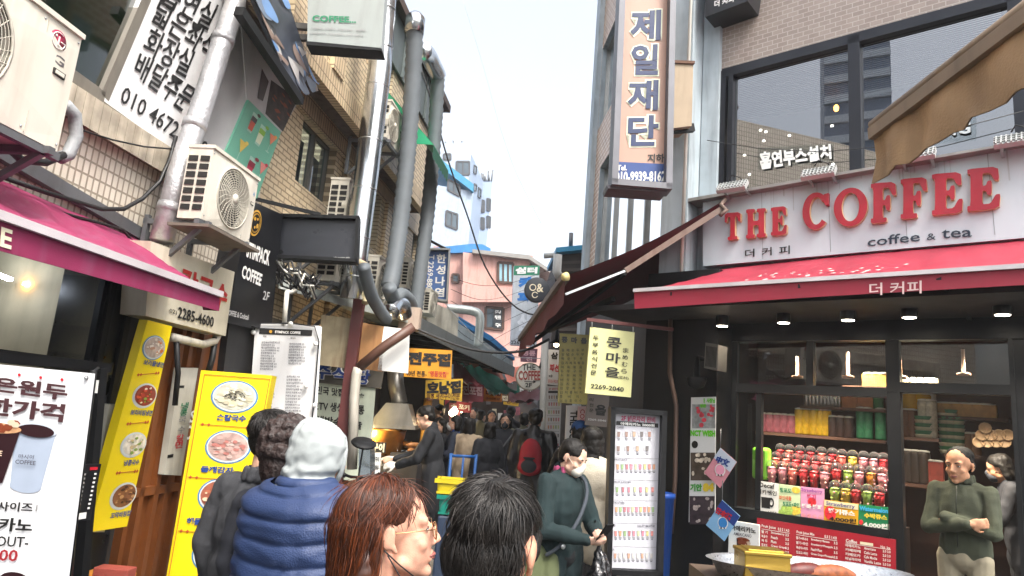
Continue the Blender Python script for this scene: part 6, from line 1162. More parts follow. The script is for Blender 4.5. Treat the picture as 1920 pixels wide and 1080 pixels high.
rowd=[(813,5,'cof'),(840,4,'cof'),(874,9,'fru'),(917,7,'fru'),(954,10,'fru'),(999,9,'fru'),(1041,9,'tea')]
for y,n,kd in rowd:
    for j in range(n):
        x=1160+(y-813)*-.03+j*(72/(n-.5 if n>6 else n)); c={'cof':CUPC[j%5],'fru':CUPC[5+(j*3+y)%8],'tea':'#d3cfc9' if j%3 else '#c98a5a'}[kd]; cup(s,x,y,5.2 if n>6 else 6,12,c)
        if kd=='cof': cup(s,x-5,y+1,3.6,8,'#d0d0d2',1.5)
        s.quad([(x-3,y+8.6),(x+3,y+8.6),(x+3,y+9.8),(x-3,y+9.8)],GREY); s.quad([(x-2,y+11.2),(x+2,y+11.2),(x+2,y+12.4),(x-2,y+12.4)],mat('ink_slate'))
for y in(858,899,937,980,1024): s.quad([(1150,y),(1236,y+2),(1236,y+2.6),(1150,y+.6)],GREY)
s.done(); b=MB(); 
for x in(1150,1226): p=pk.off(-.05).at(x,1070); b.bar(p,(p.x,p.y,.03),.04,.05,BLKM)
p=pk.off(-.05).at(1188,1070); b.box((p.x,p.y,.02),(.55,.35,.04),BLKM); b.build('stand',s.root)
# bins
def bin_(lab,px,py,Y,r0,r1,h,m,z0=0,name='bin'):
    p=at(px,py,Y); b=MB(); b.lathe((p.x,p.y,z0),[(r0,0),(r1,h),(r1*1.08,h),(r1*1.08,h+.04),(r1*.95,h+.045),(r0*.9,.05),(.001,.05)],m,22); return solo(b,name,lab,'bin')
bl=mat('bin_blue','#1f4fa8',.4,var=.08); bin_('tall blue plastic bin behind the menu kiosk',1237,900,6.2,.11,.13,.72,bl,.42); bin_('teal plastic tub under the tall blue bin',1237,1000,6.2,.13,.15,.4,mat('bin_teal','#1f6a70',.5))
bin_('black plastic bucket on the ground at the cafe corner',1284,1060,4.9,.13,.17,.55,mat('bin_black','#1c1c1e',.5),.12); b=MB(); p=at(1284,1060,4.9); b.box((p.x,p.y,.06),(.4,.35,.12),CONC); solo(b,'concrete_block','low concrete block under the black bucket','block')
b=MB(); p=at(1243,1040,5.6); b.box((p.x,p.y,.25),(.34,.3,.5),mat('old_white_box','#b3b3ac',.6,dirt=.4)); solo(b,'white_box','old white box standing behind the menu kiosk','box',bevel=.02)
# ================================================================== brown awning, near right
BRC=mat('brown_canvas','#a88a68',.75,var=.2,vs=4,bump=.3,bs=120,dirt=.35,dcol='#4a3423'); pb_=Plane(at(1640,300,2.6),-4.4); r=thing('awning','weathered brown canvas awning jutting in over the cafe sign','awning',tuple(pb_.at(1700,250)))
E0=pb_.at(1637,252); E1=pb_.at(1995,-18); V0=pb_.at(1634,345); V1=pb_.at(1995,118)
b=MB(); N=16; T=[E0.lerp(E1,i/N) for i in range(N+1)]; B_=[V0.lerp(V1,i/N)+Vector((0.012*math.sin(i*1.7),0,.008*math.sin(i*2.6))) for i in range(N+1)]; M_=[a.lerp(c,.5)+Vector((.02*math.sin(i*1.3+1),0,0)) for i,(a,c) in enumerate(zip(T,B_))]
V_=T+M_+B_; b.add(V_,[(i+k*(N+1),i+1+k*(N+1),i+N+2+k*(N+1),i+N+1+k*(N+1)) for i in range(N) for k in range(2)],BRC,True); b.add([p+Vector((.006,0,0)) for p in V_],[(i+k*(N+1),i+1+k*(N+1),i+N+2+k*(N+1),i+N+1+k*(N+1)) for i in range(N) for k in range(2)],BRC,True); b.build('valance',r)
b=MB(); b.bar(E0,E1,.045,.05,mat('brown_rail','#8d7b68',.5,.3,dirt=.5)); b.tube([E0+Vector((0,0,.04)),E1+Vector((0,0,.04))],.022,mat('brown_rail'),10); b.build('rail',r)
b=MB(); up_=Vector((1.2,.1,.55)); b.slab([E0+Vector((0,0,.06)),E1+Vector((0,0,.06)),E1+up_,E0+up_],(0,0,.008),BRC); b.build('canvas',r)
b=MB(); w_=CF.off(.9); 
# ================================================================== tray with tin
tz=at(1500,1080,2.5).z; c=at(1516,1080,2.45); c.z=tz
r=thing('serving_tray','oval speckled metal tray in the lower corner','tray',tuple(c)); b=MB(); S=40; ring=lambda rx,ry,z:[(c.x+rx*math.cos(2*math.pi*k/S)+0,c.y+ry*math.sin(2*math.pi*k/S),c.z+z) for k in range(S)]
R0=ring(.33,.16,.04);R1=ring(.35,.17,.046);R2=ring(.31,.14,.0);R3=ring(.26,.11,-.005); vs=R1+R0+R2+R3; fs=[(k+j*S,(k+1)%S+j*S,(k+1)%S+(j+1)*S,k+(j+1)*S) for j in range(3) for k in range(S)]+[tuple(range(3*S,4*S))]
b.add(vs,fs,mat('tray_metal','#b5b8ba',.3,.8,var=.25,vs=90),True); b.build('dish',r)
cx_=at(1428,1060,2.4); b=MB(); b.box((cx_.x,c.y-.05,c.z+.045),(.15,.11,.075),mat('gold_tin','#a88a3c',.3,.7,var=.1)); b.box((cx_.x,c.y-.05,c.z+.086),(.158,.118,.012),mat('gold_tin')); b.box((cx_.x,c.y-.05,c.z+.094),(.12,.08,.006),mat('gold_tin')); solo(b,'gold_tin','rounded gold tin box standing on the metal tray','tin',bevel=.012)
for i,(x,w_) in enumerate(((1500,.09),(1545,.1))):
    p=at(x,1068,2.4); b=MB(); pts=[(p.x-w_,c.y-.06,c.z+.02),(p.x-w_*.3,c.y-.07,c.z+.035),(p.x+w_*.4,c.y-.06,c.z+.04),(p.x+w_,c.y-.05,c.z+.03)]; b.tube(bez(pts,4),[.008+.018*math.sin(math.pi*(k+.5)/13.5) for k in range(13)],mat('pastry_brown','#8a4b2a',.6,var=.5,vs=40) if i else mat('pastry_dark','#5c231c',.5,var=.4,vs=40),8); solo(b,'snack',('dark reddish' if i==0 else 'golden brown')+' snack lying on the metal tray','snack')
b=MB(); b.box((c.x+.1,c.y,c.z/2-.01),(.9,.42,c.z-.012),mat('cart_panel','#5a4a3c',.6,dirt=.3)); solo(b,'vendor_cart','brown vendor cart carrying the metal tray','cart')
# ================================================================== grill stall
HOODM=mat('hood_steel','#8f8c86',.35,.8,var=.15,dirt=.35); pg=face(745,800,8.2,88)
a=[pg.at(724,755),pg.at(765,757),pg.at(776,800),pg.at(690,796)]; hc=[p-pg.n*.55 for p in a]
r=thing('grill_hood','tapered steel exhaust hood with a round flue over the grill','hood',tuple(base_of(a))); b=MB(); b.add(a+hc,[(0,1,2,3),(7,6,5,4),(0,4,5,1),(1,5,6,2),(3,2,6,7),(0,3,7,4)],HOODM); b.slab([pg.off(.02).at(688,795),pg.off(.02).at(778,799),pg.off(.02).at(778,806),pg.off(.02).at(688,802)],-pg.n*.6,HOODM); b.build('canopy',r)
b=MB(); f=[(a[0]+a[1])/2-pg.n*.27, pg.off(-.27).at(742,720),pg.off(-.27).at(741,690)]; b.tube(f,.1,HOODM,14); b.build('flue',r)
r=thing('grill_counter','steel grill counter heaped with fish under the hood','grill',tuple(pg.at(740,900)*1)); z_=pg.at(740,848).z; l_,r_=pg.at(660,848),pg.at(785,850); b=MB(); b.slab([(l_.x,l_.y,0),(r_.x,r_.y,0),(r_.x,r_.y,z_),(l_.x,l_.y,z_)],(0,.8,0),mat('grill_body','#4a4744',.4,.6,dirt=.5)); b.build('body',r)
b=MB(); 
for k in range(16): t=k/15; p=l_.lerp(r_,t); b.tube([(p.x,p.y+.05,z_+.02),(p.x,p.y+.75,z_+.02)],.006,STEEL,5)
b.build('grate',r)
for k in range(14):
    p=l_.lerp(r_,rnd.uniform(.35,.95)); p=Vector((p.x,p.y+rnd.uniform(.1,.5),z_+.035+.03*(k%3))); a_=rnd.uniform(0,3); d=Vector((math.cos(a_),math.sin(a_),0))*.13; b=MB(); b.tube([p-d,p-d*.5,p+d*.2,p+d*.75,p+d],[.004,.03,.032,.012,.026],mat('grilled_fish','#8a5a2c',.5,var=.4,vs=30),8); solo(b,'grilled_fish','browned grilled fish on the steel grill counter','fish','grilled fish on the stall counter')
b=MB(); p=pg.off(-.2).at(717,826); b.lathe((p.x,p.y,p.z-.16),[(.24,0),(.27,.28),(.28,.3),(.25,.3),(.22,.1),(.001,.1)],mat('copper_pot','#b0732c',.3,.7,var=.3,vs=8),24); solo(b,'copper_pot','big amber copper pot glowing under the grill hood','pot')
t=thing('stall_lamp','small warm bulb glowing over the grill','lamp',tuple(pg.off(.1).at(692,808))); b=MB(); p=pg.off(.1).at(692,808); b.lathe(p,[(.001,-.04),(.035,-.02),(.04,.01),(.015,.05)],emat('bulb_hot','#ffe0b0',12),12); b.build('bulb',t)
l=bpy.data.lights.new('grill_light','POINT'); l.energy=22; l.color=(1,.72,.4); l.shadow_soft_size=.05; o=bpy.data.objects.new('grill_light',l); COL.objects.link(o); o.location=Vector((0,0,-.06)); o.parent=t
for i,(x,y,Y) in enumerate(((852,772,12),(848,775,12.2),(866,768,13))):
    t=thing('stall_lamp','small bare bulb glowing above the crowd by the stalls','lamp',(0,0,0),'bulbs over the crowd'); p=at(x,y,Y); b=MB(); b.lathe((0,0,0),[(.001,-.06),(.05,-.03),(.06,.02),(.02,.08)],emat('bulb_hot','#ffe0b0',12),10); b.build('bulb',t); t.location=p
s=board('price_card','white price card hanging in front of the grill',[(696,849),(714,849),(712,896),(693,895)],7.6,WHT,[('생선구이',(697,856),(711,866),DKI,.03),('8000',(697,872),(710,880),DKI,.03)]); s.done()
s=board('grill_sign','small dark grill sign with cream letters below the pot',[(690,828),(724,830),(722,850),(688,848)],8.0,mat('black_sign'),[('구이',(698,830),(720,848),CREAM,.05)]); s.done()  # letters are plain cream ink without emission
b=MB(); p=at(676,900,6.6); b.slab([at(672,842,6.6),at(694,842,6.6),at(694,935,6.6),at(672,930,6.6)],(0,.25,0),mat('shiny_panel','#a9b6bd',.15,.8)); solo(b,'steel_cabinet','shiny steel cabinet side beside the grill','cabinet')
# bicycle parked behind the hooded person
r=thing('bicycle','parked bicycle with black handlebar grips and a round mirror disc','bicycle',tuple(at(690,900,6.0)*1)); r.location.z=0; BASE[r.name]=Vector(r.location); hx=at(672,895,6.0); ax=Vector((.35,.93,0)).normalized(); bx=Vector((ax.y,-ax.x,0))
b=MB(); zb_=hx.z
hb=[hx-bx*.06+Vector((0,0,-.02)),hx,hx+bx*.12+Vector((0,0,.05)),hx+bx*.2+Vector((0,0,.06))]; b.tube(bez([hx-bx*.22+Vector((0,0,.04)),hx-bx*.1,hx,hx+bx*.1,hx+bx*.24+Vector((0,0,.05))],5),.012,BLKM,8); b.tube([hx,hx-Vector((0,0,.25))],.02,BLKM,8); hb_=b.build('handlebar',r)
b=MB(); b.tube([hx+bx*.13+Vector((0,0,.015)),hx+bx*.25+Vector((0,0,.055))],.02,CAB,8); b.build('grip',hb_); b=MB(); b.tube([hx-bx*.23+Vector((0,0,.045)),hx-bx*.13],.02,CAB,8); b.build('grip',hb_)
for k,dd in(('front',.12),('rear',-.95)):
    c_=Vector((hx.x,hx.y,0))+ax*(-dd)*1.0+Vector((0,0,.33)); b=MB(); b.tube([c_+ax*.31*math.cos(t)+Vector((0,0,.31*math.sin(t))) for t in np.linspace(0,2*math.pi,29)],.02,CAB,7,cap=False); wh=b.build('wheel',r); b=MB()
    for t in np.linspace(0,math.pi,9): b.tube([c_+ax*.3*math.cos(t)+Vector((0,0,.3*math.sin(t))),c_-ax*.3*math.cos(t)-Vector((0,0,.3*math.sin(t)))],.003,STEEL,4)
    b.build('spoke_set',wh)
f0=Vector((hx.x,hx.y,zb_-.25)); f1=f0+ax*.55+Vector((0,0,-.05)); bb_=Vector((hx.x,hx.y,.3))+ax*.45; b=MB(); b.tube([f0,f1],.018,NAVY,8); b.tube([f0-Vector((0,0,.1)),bb_,f1],.02,NAVY,8); b.tube([f0,Vector((hx.x,hx.y,.33))-ax*.12],.016,NAVY,8); b.tube([f1,Vector((hx.x,hx.y,.33))+ax*.95,bb_],.014,NAVY,8); b.build('frame',r); b=MB(); b.box(f1+Vector((0,0,.12)),(.14,.26,.06),CAB,rz=-.36); b.build('saddle',r)
b=MB(); m_=at(682,831,6.0); b.tube([hx,m_],.008,BLKM,6); b.lathe(m_,[(.1,-.012),(.11,0),(.1,.012),(.001,.014)],BLKM,22,(.15,-.35,.9)); b.build('mirror',r)
# hand truck with crates
TB=mat('truck_blue','#2a66b0',.4); ph_=face(868,880,9.0,80); r=thing('hand_truck','blue tubular hand truck standing in the alley','hand truck',(ph_.at(868,930).x,ph_.at(868,930).y,0)); b=MB()
A=ph_.at(846,850);B=ph_.at(893,852); A0=Vector((A.x,A.y,.05)); B0=Vector((B.x,B.y,.05)); b.tube([A0,A,],.02,TB,8); b.tube([B0,B],.02,TB,8); b.tube([A+Vector((0,0,-.03)),B+Vector((0,0,-.03))],.018,TB,8); b.tube([A0.lerp(A,.45),B0.lerp(B,.45)],.018,TB,8); mid=(A+B)/2; b.tube([Vector((mid.x,mid.y,.05)),mid+Vector((0,0,-.03))],.014,TB,8); b.build('frame',r); b=MB(); b.slab([A0-Vector((.05,0,0)),B0+Vector((.05,0,0)),B0+Vector((.05,-.35,0)),A0-Vector((.05,.35,0))],(0,0,.015),TB); b.build('toe_plate',r)
for p0 in(A0,B0): b=MB(); b.lathe(p0+Vector((0,.1,.06)),[(.03,-.03),(.1,-.03),(.11,0),(.1,.03),(.03,.03)],CAB,16,(1,0,0)); b.build('wheel',r)
def crate(lab,px,py,Y,w_,h_,d_,m,z=None):
    p=at(px,py,Y); zb=p.z if z is None else z; b=MB(); t=.02
    b.box((p.x,p.y,zb+t/2),(w_,d_,t),m)
    for sx in(-1,1): b.slab([(p.x+sx*w_/2*.92,p.y-d_/2*.95,zb),(p.x+sx*w_/2*.92,p.y+d_/2*.95,zb),(p.x+sx*w_/2,p.y+d_/2,zb+h_),(p.x+sx*w_/2,p.y-d_/2,zb+h_)],(-sx*t,0,0),m)
    for sy in(-1,1): b.slab([(p.x-w_/2*.92,p.y+sy*d_/2*.95,zb),(p.x+w_/2*.92,p.y+sy*d_/2*.95,zb),(p.x+w_/2,p.y+sy*d_/2,zb+h_),(p.x-w_/2,p.y+sy*d_/2,zb+h_)],(0,-sy*t,0),m)
    for sy in(-1,1): b.box((p.x,p.y+sy*d_/2,zb+h_-.02),(w_+.05,.03,.04),m)
    return solo(b,'plastic_crate',lab,'crate')
z2=at(845,962,7.0).z; crate('teal green plastic crate under the yellow one',846,962,7.0,.24,.18,.26,mat('crate_teal','#157a6a',.4)); crate('yellow plastic crate stacked on the teal one',844,935,7.0,.26,.14,.28,mat('crate_yellow','#c9b41e',.4),z2+.19)
p=at(846,962,7.0); b=MB(); b.box((p.x,p.y,z2/2-.005),(.24,.26,z2-.012),mat('crate_navy','#26344a',.5)); solo(b,'storage_box','dark storage box under the plastic crates','box',bevel=.02)

# shop fronts added as dark backdrops at the far end of the lane
for lab,q,Y,az,c in(('dark backdrop shop front added behind the crowd',[(798,706),(952,712),(952,900),(798,900)],15.5,82,'#3a302a'),('shaded shop front at the right end of the lane',[(952,716),(1022,716),(1022,900),(952,900)],20,88,'#6a625c')):
    cx=sum(p[0] for p in q)/4; pl=face(cx,800,Y,az); b=MB(); b.slab([pl.at(*p) for p in q],-pl.n*.3,mat('shopfront_'+c[1:],c,.8,var=.4,vs=2)); r=solo(b,'market_shop',lab,'shop')
    x0,x1=q[0][0],q[1][0]
    for k in range(int((x1-x0)/11)):
        x=x0+4+k*11; y=rnd.uniform(728,790); b=MB(); b.slab([pl.off(.05).at(x,y),pl.off(.05).at(x+8,y),pl.off(.05).at(x+8,y+rnd.uniform(8,26)),pl.off(.05).at(x,y+16)],-pl.n*.04,[WHT,mat('sign_rose'),mat('sign_yellow'),mat('sign_darkred'),mat('sign_grey'),CREAM][k%6]); solo(b,'paper_notice','small coloured notice among others on the far shop fronts','notice','notices on the far shop fronts')
# ================================================================== people
from mathutils import noise as NZ
def ball(c,r,Mr=None,u=14,v=9):
    vs=[];fs=[]; c=Vector(c); r=(r,r,r) if not isinstance(r,(tuple,list)) else r
    for i in range(v+1):
        t=math.pi*i/v
        for j in range(u):
            a=2*math.pi*j/u; p=Vector((r[0]*math.sin(t)*math.cos(a),r[1]*math.sin(t)*math.sin(a),r[2]*math.cos(t))); vs.append(c+(Mr@p if Mr is not None else p))
    for i in range(v):
        for j in range(u): fs.append((i*u+j,(i+1)*u+j,(i+1)*u+(j+1)%u,i*u+(j+1)%u))
    return vs,fs
def cap(p0,p1,r0,r1,seg=12):
    p0=Vector(p0);p1=Vector(p1); d=p1-p0; L=d.length; d=d.normalized() if L>1e-6 else Vector((0,0,1)); x=d.orthogonal().normalized(); y=d.cross(x); vs=[];fs=[]
    rows=[(-r0*math.cos(t),r0*math.sin(t)) for t in (0.05,.5,1.0,math.pi/2)]+[(L+r1*math.sin(t),r1*math.cos(t)) for t in (0,.55,1.05,1.52)]
    for h,r in rows:
        for k in range(seg): a=2*math.pi*k/seg; vs.append(p0+d*h+(x*math.cos(a)+y*math.sin(a))*r)
    n=len(rows)
    for i in range(n-1):
        for k in range(seg): fs.append((i*seg+k,i*seg+(k+1)%seg,(i+1)*seg+(k+1)%seg,(i+1)*seg+k))
    fs+=[tuple(range(seg-1,-1,-1)),tuple(range((n-1)*seg,n*seg))]; return vs,fs
TMPC=bpy.data.scenes.new('blob_scene')
def TMPD():
    with bpy.context.temp_override(scene=TMPC,view_layer=TMPC.view_layers[0]): d=bpy.context.evaluated_depsgraph_get(); d.update(); return d
def blob(prims,voxel,smooth=6,wr=0,wf=9,seed=0,aniso=(1,1,.5)):
    vs=[];fs=[]
    for p in prims:
        a,b=(cap(*p[1:]) if p[0]=='c' else ball(*p[1:])); k=len(vs); vs+=a; fs+=[tuple(i+k for i in f) for f in b]
    me=bpy.data.meshes.new('blob'); me.from_pydata([tuple(v) for v in vs],[],fs); o=bpy.data.objects.new('blob',me); TMPC.collection.objects.link(o)
    m=o.modifiers.new('r','REMESH'); m.mode='VOXEL'; m.voxel_size=voxel
    if smooth: m=o.modifiers.new('s','SMOOTH'); m.iterations=smooth; m.factor=.5
    dg=TMPD(); r=bpy.data.meshes.new_from_object(o.evaluated_get(dg)); bpy.data.objects.remove(o)
    if wr:
        n=len(r.vertices); co=np.empty(n*3); no=np.empty(n*3); r.vertices.foreach_get('co',co); r.vertices.foreach_get('normal',no); co=co.reshape(-1,3); no=no.reshape(-1,3)
        d=np.array([NZ.noise(Vector((c[0]*wf*aniso[0]+seed,c[1]*wf*aniso[1],c[2]*wf*aniso[2])))+.5*NZ.noise(Vector((c[0]*wf*2.3,c[1]*wf*2.3+seed,c[2]*wf*1.8))) for c in co]); co+=no*(d*wr)[:,None]; r.vertices.foreach_set('co',co.ravel())
    r.polygons.foreach_set('use_smooth',[True]*len(r.polygons)); r.update(); return r
def mobj(me,name,m,parent):
    me.name=name; me.materials.clear(); me.materials.append(m); o=bpy.data.objects.new(name,me); COL.objects.link(o); o.parent=parent; BASE[o.name]=Vector((0,0,0)); return o
def skin(name,c):
    if name in MATS: return MATS[name]
    m=mat(name,c,.55,var=.16,vs=30,bump=.12,bs=420,spec=.3); b=m.node_tree.nodes['Principled BSDF']; b.inputs['Subsurface Weight'].default_value=.12; b.inputs['Subsurface Radius'].default_value=(.01,.004,.002); b.inputs['Subsurface Scale'].default_value=.6; return m
SK=skin('skin_light','#c99f86'); SK2=skin('skin_tan','#b98a6c'); SKW=skin('skin_fair','#d8b09a')
HB=mat('hair_black','#15120f',.5,spec=.3,var=.25,vs=40,bump=.4,bs=160); LIP=mat('lips','#9a5a52',.4); EYEW=mat('eye_white','#cfc8c0',.25); EYED=mat('eye_dark','#140e0b',.2)
def cloth(name,c='#808080',**k): k.setdefault('rough',.85); k.setdefault('bump',.25); k.setdefault('bs',300); k.setdefault('var',.12); return mat(name,c,**k)
def Hd(c,M,s=1.0): return lambda x,y,z: Vector(c)+M@(Vector((x,y,z))*s)
def headprims(h,s,M,ears=True):
    P=[('e',h(0,.014,.03),(.075*s,.095*s,.086*s),M,22,14),('e',h(0,-.030,-.035),(.060*s,.060*s,.084*s),M,20,14),('c',h(0,-.070,-.098),h(.045,-.012,-.068),.019*s,.022*s),('c',h(0,-.070,-.098),h(-.045,-.012,-.068),.019*s,.022*s),
       ('c',h(-.04,-.068,.022),h(.04,-.068,.022),.014*s,.014*s),('c',h(0,-.082,.012),h(0,-.105,-.028),.0075*s,.0115*s),('c',h(-.012,-.094,-.034),h(.012,-.094,-.034),.0075*s,.0075*s),
       ('c',h(-.017,-.081,-.060),h(0,-.091,-.057),.006*s,.0065*s),('c',h(.017,-.081,-.060),h(0,-.091,-.057),.006*s,.0065*s),('c',h(-.013,-.083,-.071),h(.013,-.083,-.071),.0075*s,.0075*s)]
    for sx in(-1,1):
        P+=[('e',h(sx*.037,-.058,-.030),(.024*s,.021*s,.022*s),M),('e',h(sx*.031,-.068,.003),(.0155*s,.0125*s,.0115*s),M)]
        if ears: P+=[('e',h(sx*.079,.018,-.004),(.008*s,.017*s,.030*s),M@Matrix.Rotation(R(12),3,'X')),('c',h(sx*.078,.008,-.025),h(sx*.076,.004,-.036),.007*s,.007*s)]
    return P
def facebits(root,h,s,M,eyes=True,brow=HB,mouth=True,base=None):
    for sx in(-1,1):
        if eyes:
            b=MB(); v,f=ball(h(sx*.031,-.0755,.001),(.0095*s,.0058*s,.0042*s),M); b.add(v,f,EYEW,True); v,f=ball(h(sx*.031,-.0792,.001),(.0042*s,.003*s,.004*s),M); b.add(v,f,EYED,True)
            b.tube([h(sx*.018,-.078,.003),h(sx*.026,-.0815,.0065),h(sx*.036,-.080,.006),h(sx*.044,-.074,.002)],.0014*s,EYED,5); b.build('eye',root)
        b=MB(); b.tube([h(sx*.014,-.0835,.021),h(sx*.030,-.083,.027),h(sx*.047,-.073,.023)],[.003*s,.0035*s,.0015*s],brow,6); b.build('eyebrow',root)
    if mouth:
        b=MB(); b.tube([h(-.021,-.082,-.064),h(-.008,-.0955,-.061),h(0,-.0962,-.062),h(.008,-.0955,-.061),h(.021,-.082,-.064)],[.002*s,.0042*s,.004*s,.0042*s,.002*s],LIP,8); b.tube([h(-.017,-.086,-.067),h(0,-.0935,-.0695),h(.017,-.086,-.067)],[.002*s,.0048*s,.002*s],LIP,8); b.tube([h(-.02,-.0855,-.0655),h(0,-.0955,-.0655),h(.02,-.0855,-.0655)],.0011*s,EYED,5); b.build('mouth',root)
def handprims(w,d,n,side,curl=.5,s=1.0):
    """hand from wrist w along d, palm facing n"""
    d=Vector(d).normalized(); n=Vector(n); n=(n-d*n.dot(d)).normalized(); x=d.cross(n)*side; w=Vector(w); P=[]
    Mp=Matrix((x,d,n)).transposed(); P.append(('e',w+d*.045*s,(.04*s,.052*s,.016*s),Mp)); P.append(('c',w-d*.02*s,w+d*.02*s,.026*s,.024*s))
    for i,(o,l) in enumerate(((-.028,.062),(-.010,.074),(.010,.07),(.027,.055))):
        a=w+d*.085*s+x*o*s; l*=s; d1=(d*math.cos(curl*.8)+n*math.sin(curl*.8)); d2=(d*math.cos(curl*1.9)+n*math.sin(curl*1.9)); b=a+d1*l*.5; P+= [('c',a-d*.02*s,b,.0095*s,.009*s,8),('c',b,b+d2*l*.5,.0088*s,.007*s,8)]
    t0=w+d*.03*s-x*.034*s; t1=t0+(d*.6-x*.55+n*.35).normalized()*.036*s; t2=t1+(d*.85-x*.05+n*.5).normalized()*.03*s; P+=[('c',t0,t1,.0125*s,.0105*s,8),('c',t1,t2,.010*s,.008*s,8)]
    return P
def rz3(a): return Matrix.Rotation(a,3,'Z')
def figure(label,group=None,name='person',arms=None,hyaw=0,hpitch=0,lean=0,coat=None,coat_len=.78,trou=None,sk=SK,hair='short',hairm=None,face=True,mask=None,shoe=None,stride=.0,bulk=1.0,vox=.010,curl=.5,mouth=True,seed=0,fem=False,hood=False,collar=None,hands=True,arms_n=None,arms_d=None,hscale=1.0):
    r=thing(name,label,'person',(0,0,0),group)
    dl=lambda z: Vector((0,-math.tan(lean)*max(0,z-.95),0))
    sh=.165 if fem else .185; hipw=.09
    nb=Vector((0,.015,1.455))+dl(1.455); M=Matrix.Rotation(hyaw,3,'Z')@Matrix.Rotation(hpitch,3,'X'); hc=nb+M@Vector((0,-.02,.125)); h=Hd(hc,M,hscale)
    A=arms or {}; J={}
    for k,sx in(('L',1),('R',-1)):
        s0=Vector((sx*sh,.01,1.385))+dl(1.385); e,w=A.get(k,((sx*(sh+.06),.035,1.10),(sx*(sh+.055),-.03,.86))); J[k]=(s0,Vector(e),Vector(w))
    hips=[Vector((sx*hipw,0,.92)) for sx in(1,-1)]; kn=[Vector((.09,-stride*.5,.49)),Vector((-.09,stride*.35,.49))]; an=[Vector((.095,-stride,.08)),Vector((-.095,stride,.09))]
    body=headprims(h,hscale,M)+[('c',h(0,.025,-.07),nb+Vector((0,.01,-.05)),.052,.06),('e',Vector((0,.01,1.25))+dl(1.25),(.15,.10,.2)),('e',Vector((0,.01,1.02))+dl(1.02),(.14,.10,.16)),('c',Vector((.13,.01,1.38))+dl(1.38),Vector((-.13,.01,1.38))+dl(1.38),.046,.046)]
    for k,sx in(('L',1),('R',-1)):
        s0,e,w=J[k]; body+=[('c',s0,e,.047,.038),('c',e,w,.038,.026)]
        if hands: d=Vector((arms_d or {}).get(k,(w-e))).normalized(); n=(arms_n or {}).get(k,Vector((-sx*.8,-.5,0))); body+=handprims(w+d*.01,d,n,-sx if True else sx,curl)
    for i in(0,1): body+=[('c',hips[i],kn[i],.075,.055),('c',kn[i],an[i],.052,.036),('c',an[i]+Vector((0,.02,-.03)),an[i]+Vector((0,-.14,-.045)),.035,.03)]
    mobj(blob(body,vox,4),'body',sk,r)
    if coat:
        c=[('e',Vector((0,.012,1.24))+dl(1.24),(.185*bulk,.128*bulk,.23)),('e',Vector((0,.012,1.0))+dl(1.0),(.178*bulk,.128*bulk,.2)),('c',Vector((sh-.035,.012,1.385))+dl(1.385),Vector((-sh+.035,.012,1.385))+dl(1.385),.064*bulk,.064*bulk),('c',nb+Vector((.02,.01,-.03)),Vector((sh*.8,.012,1.385))+dl(1.385),.06,.062*bulk),('c',nb+Vector((-.02,.01,-.03)),Vector((-sh*.8,.012,1.385))+dl(1.385),.06,.062*bulk),('c',nb+Vector((0,.012,.012)),nb+Vector((0,.012,-.08)),.066,.09)]
        zc=coat_len
        if zc>.85: c.append(('e',(0,.012,zc+.08),(.178*bulk,.128*bulk,.11)))
        for x in(-.075,.075) if zc<=.85 else (): c.append(('c',(x,.015,1.0),(x*1.25,.015,zc),.105*bulk,.115*bulk))
        for k,sx in(('L',1),('R',-1)): s0,e,w=J[k]; c+=[('c',s0,e,.066*bulk,.058*bulk),('c',e,e.lerp(w,.96),.057*bulk,.045*bulk)]
        mobj(blob(c,vox*1.15,5,.012,9,seed),'jacket',coat,r)
    if trou:
        c=[('e',(0,.005,.93),(.155,.112,.12))]
        for i in(0,1): c+=[('c',hips[i],kn[i],.088,.068),('c',kn[i],an[i]+Vector((0,0,.01)),.066,.056)]
        mobj(blob(c,vox*1.2,5,.008,10,seed+3),'trousers',trou,r)
    for i in(0,1):
        f=an[i]; mobj(blob([('c',f+Vector((0,.035,-.035)),f+Vector((0,-.05,-.04)),.04,.042),('c',f+Vector((0,-.05,-.045)),f+Vector((0,-.155,-.055)),.042,.032)],.012,3),'shoe',shoe or mat('shoe_dark','#1d1b1a',.5),r)
    hm=hairm or HB
    if hood:
        mobj(blob([('e',h(0,.028,.035),(.105*hscale,.125*hscale,.12*hscale),M,20,14),('c',h(0,.06,-.05),nb+Vector((0,.04,-.03)),.1,.115),('e',h(0,-.02,.02),(.092,.09,.11),M)],.011,6,.008,12,seed),'hood',coat if hood is True else hood,r)
    elif hair:
        c=[('e',h(0,.026,.048),(.088,.097,.078),M,20,14),('e',h(0,.062,-.005),(.079,.052,.075),M)]
        if hair in('bob','long'): c+=[('c',h(.07,.03,.02),h(.078,.03,-.08),.03,.03),('c',h(-.07,.03,.02),h(-.078,.03,-.08),.03,.03),('e',h(0,.06,-.06),(.085,.05,.08),M)]
        if hair=='long': c+=[('e',h(0,.075,-.17),(.085,.04,.12),M)]
        if hair=='pony': c+=[('e',h(0,.10,-.0),(.035,.035,.04),M),('c',h(0,.12,-.03),h(0,.13,-.2),.032,.018)]
        mobj(blob(c,.009,4,.006,28,seed,(1,1,1)),'hair',hm,r)
    if face: facebits(r,h,hscale,M,mouth=mouth and not mask)
    if mask:
        c=[('e',h(0,-.058,-.062),(.052,.05,.05),M),('e',h(0,-.085,-.045),(.025,.03,.03),M),('e',h(0,-.094,-.022),(.017,.022,.03),M)]; mo=mobj(blob(c,.006,5),'face_mask',mask,r)
        b=MB()
        for sx in(-1,1): b.tube([h(sx*.05,-.055,-.035),h(sx*.068,-.02,-.01),h(sx*.078,.015,.012)],.002,mask,5)
        b.build('strap',mo)
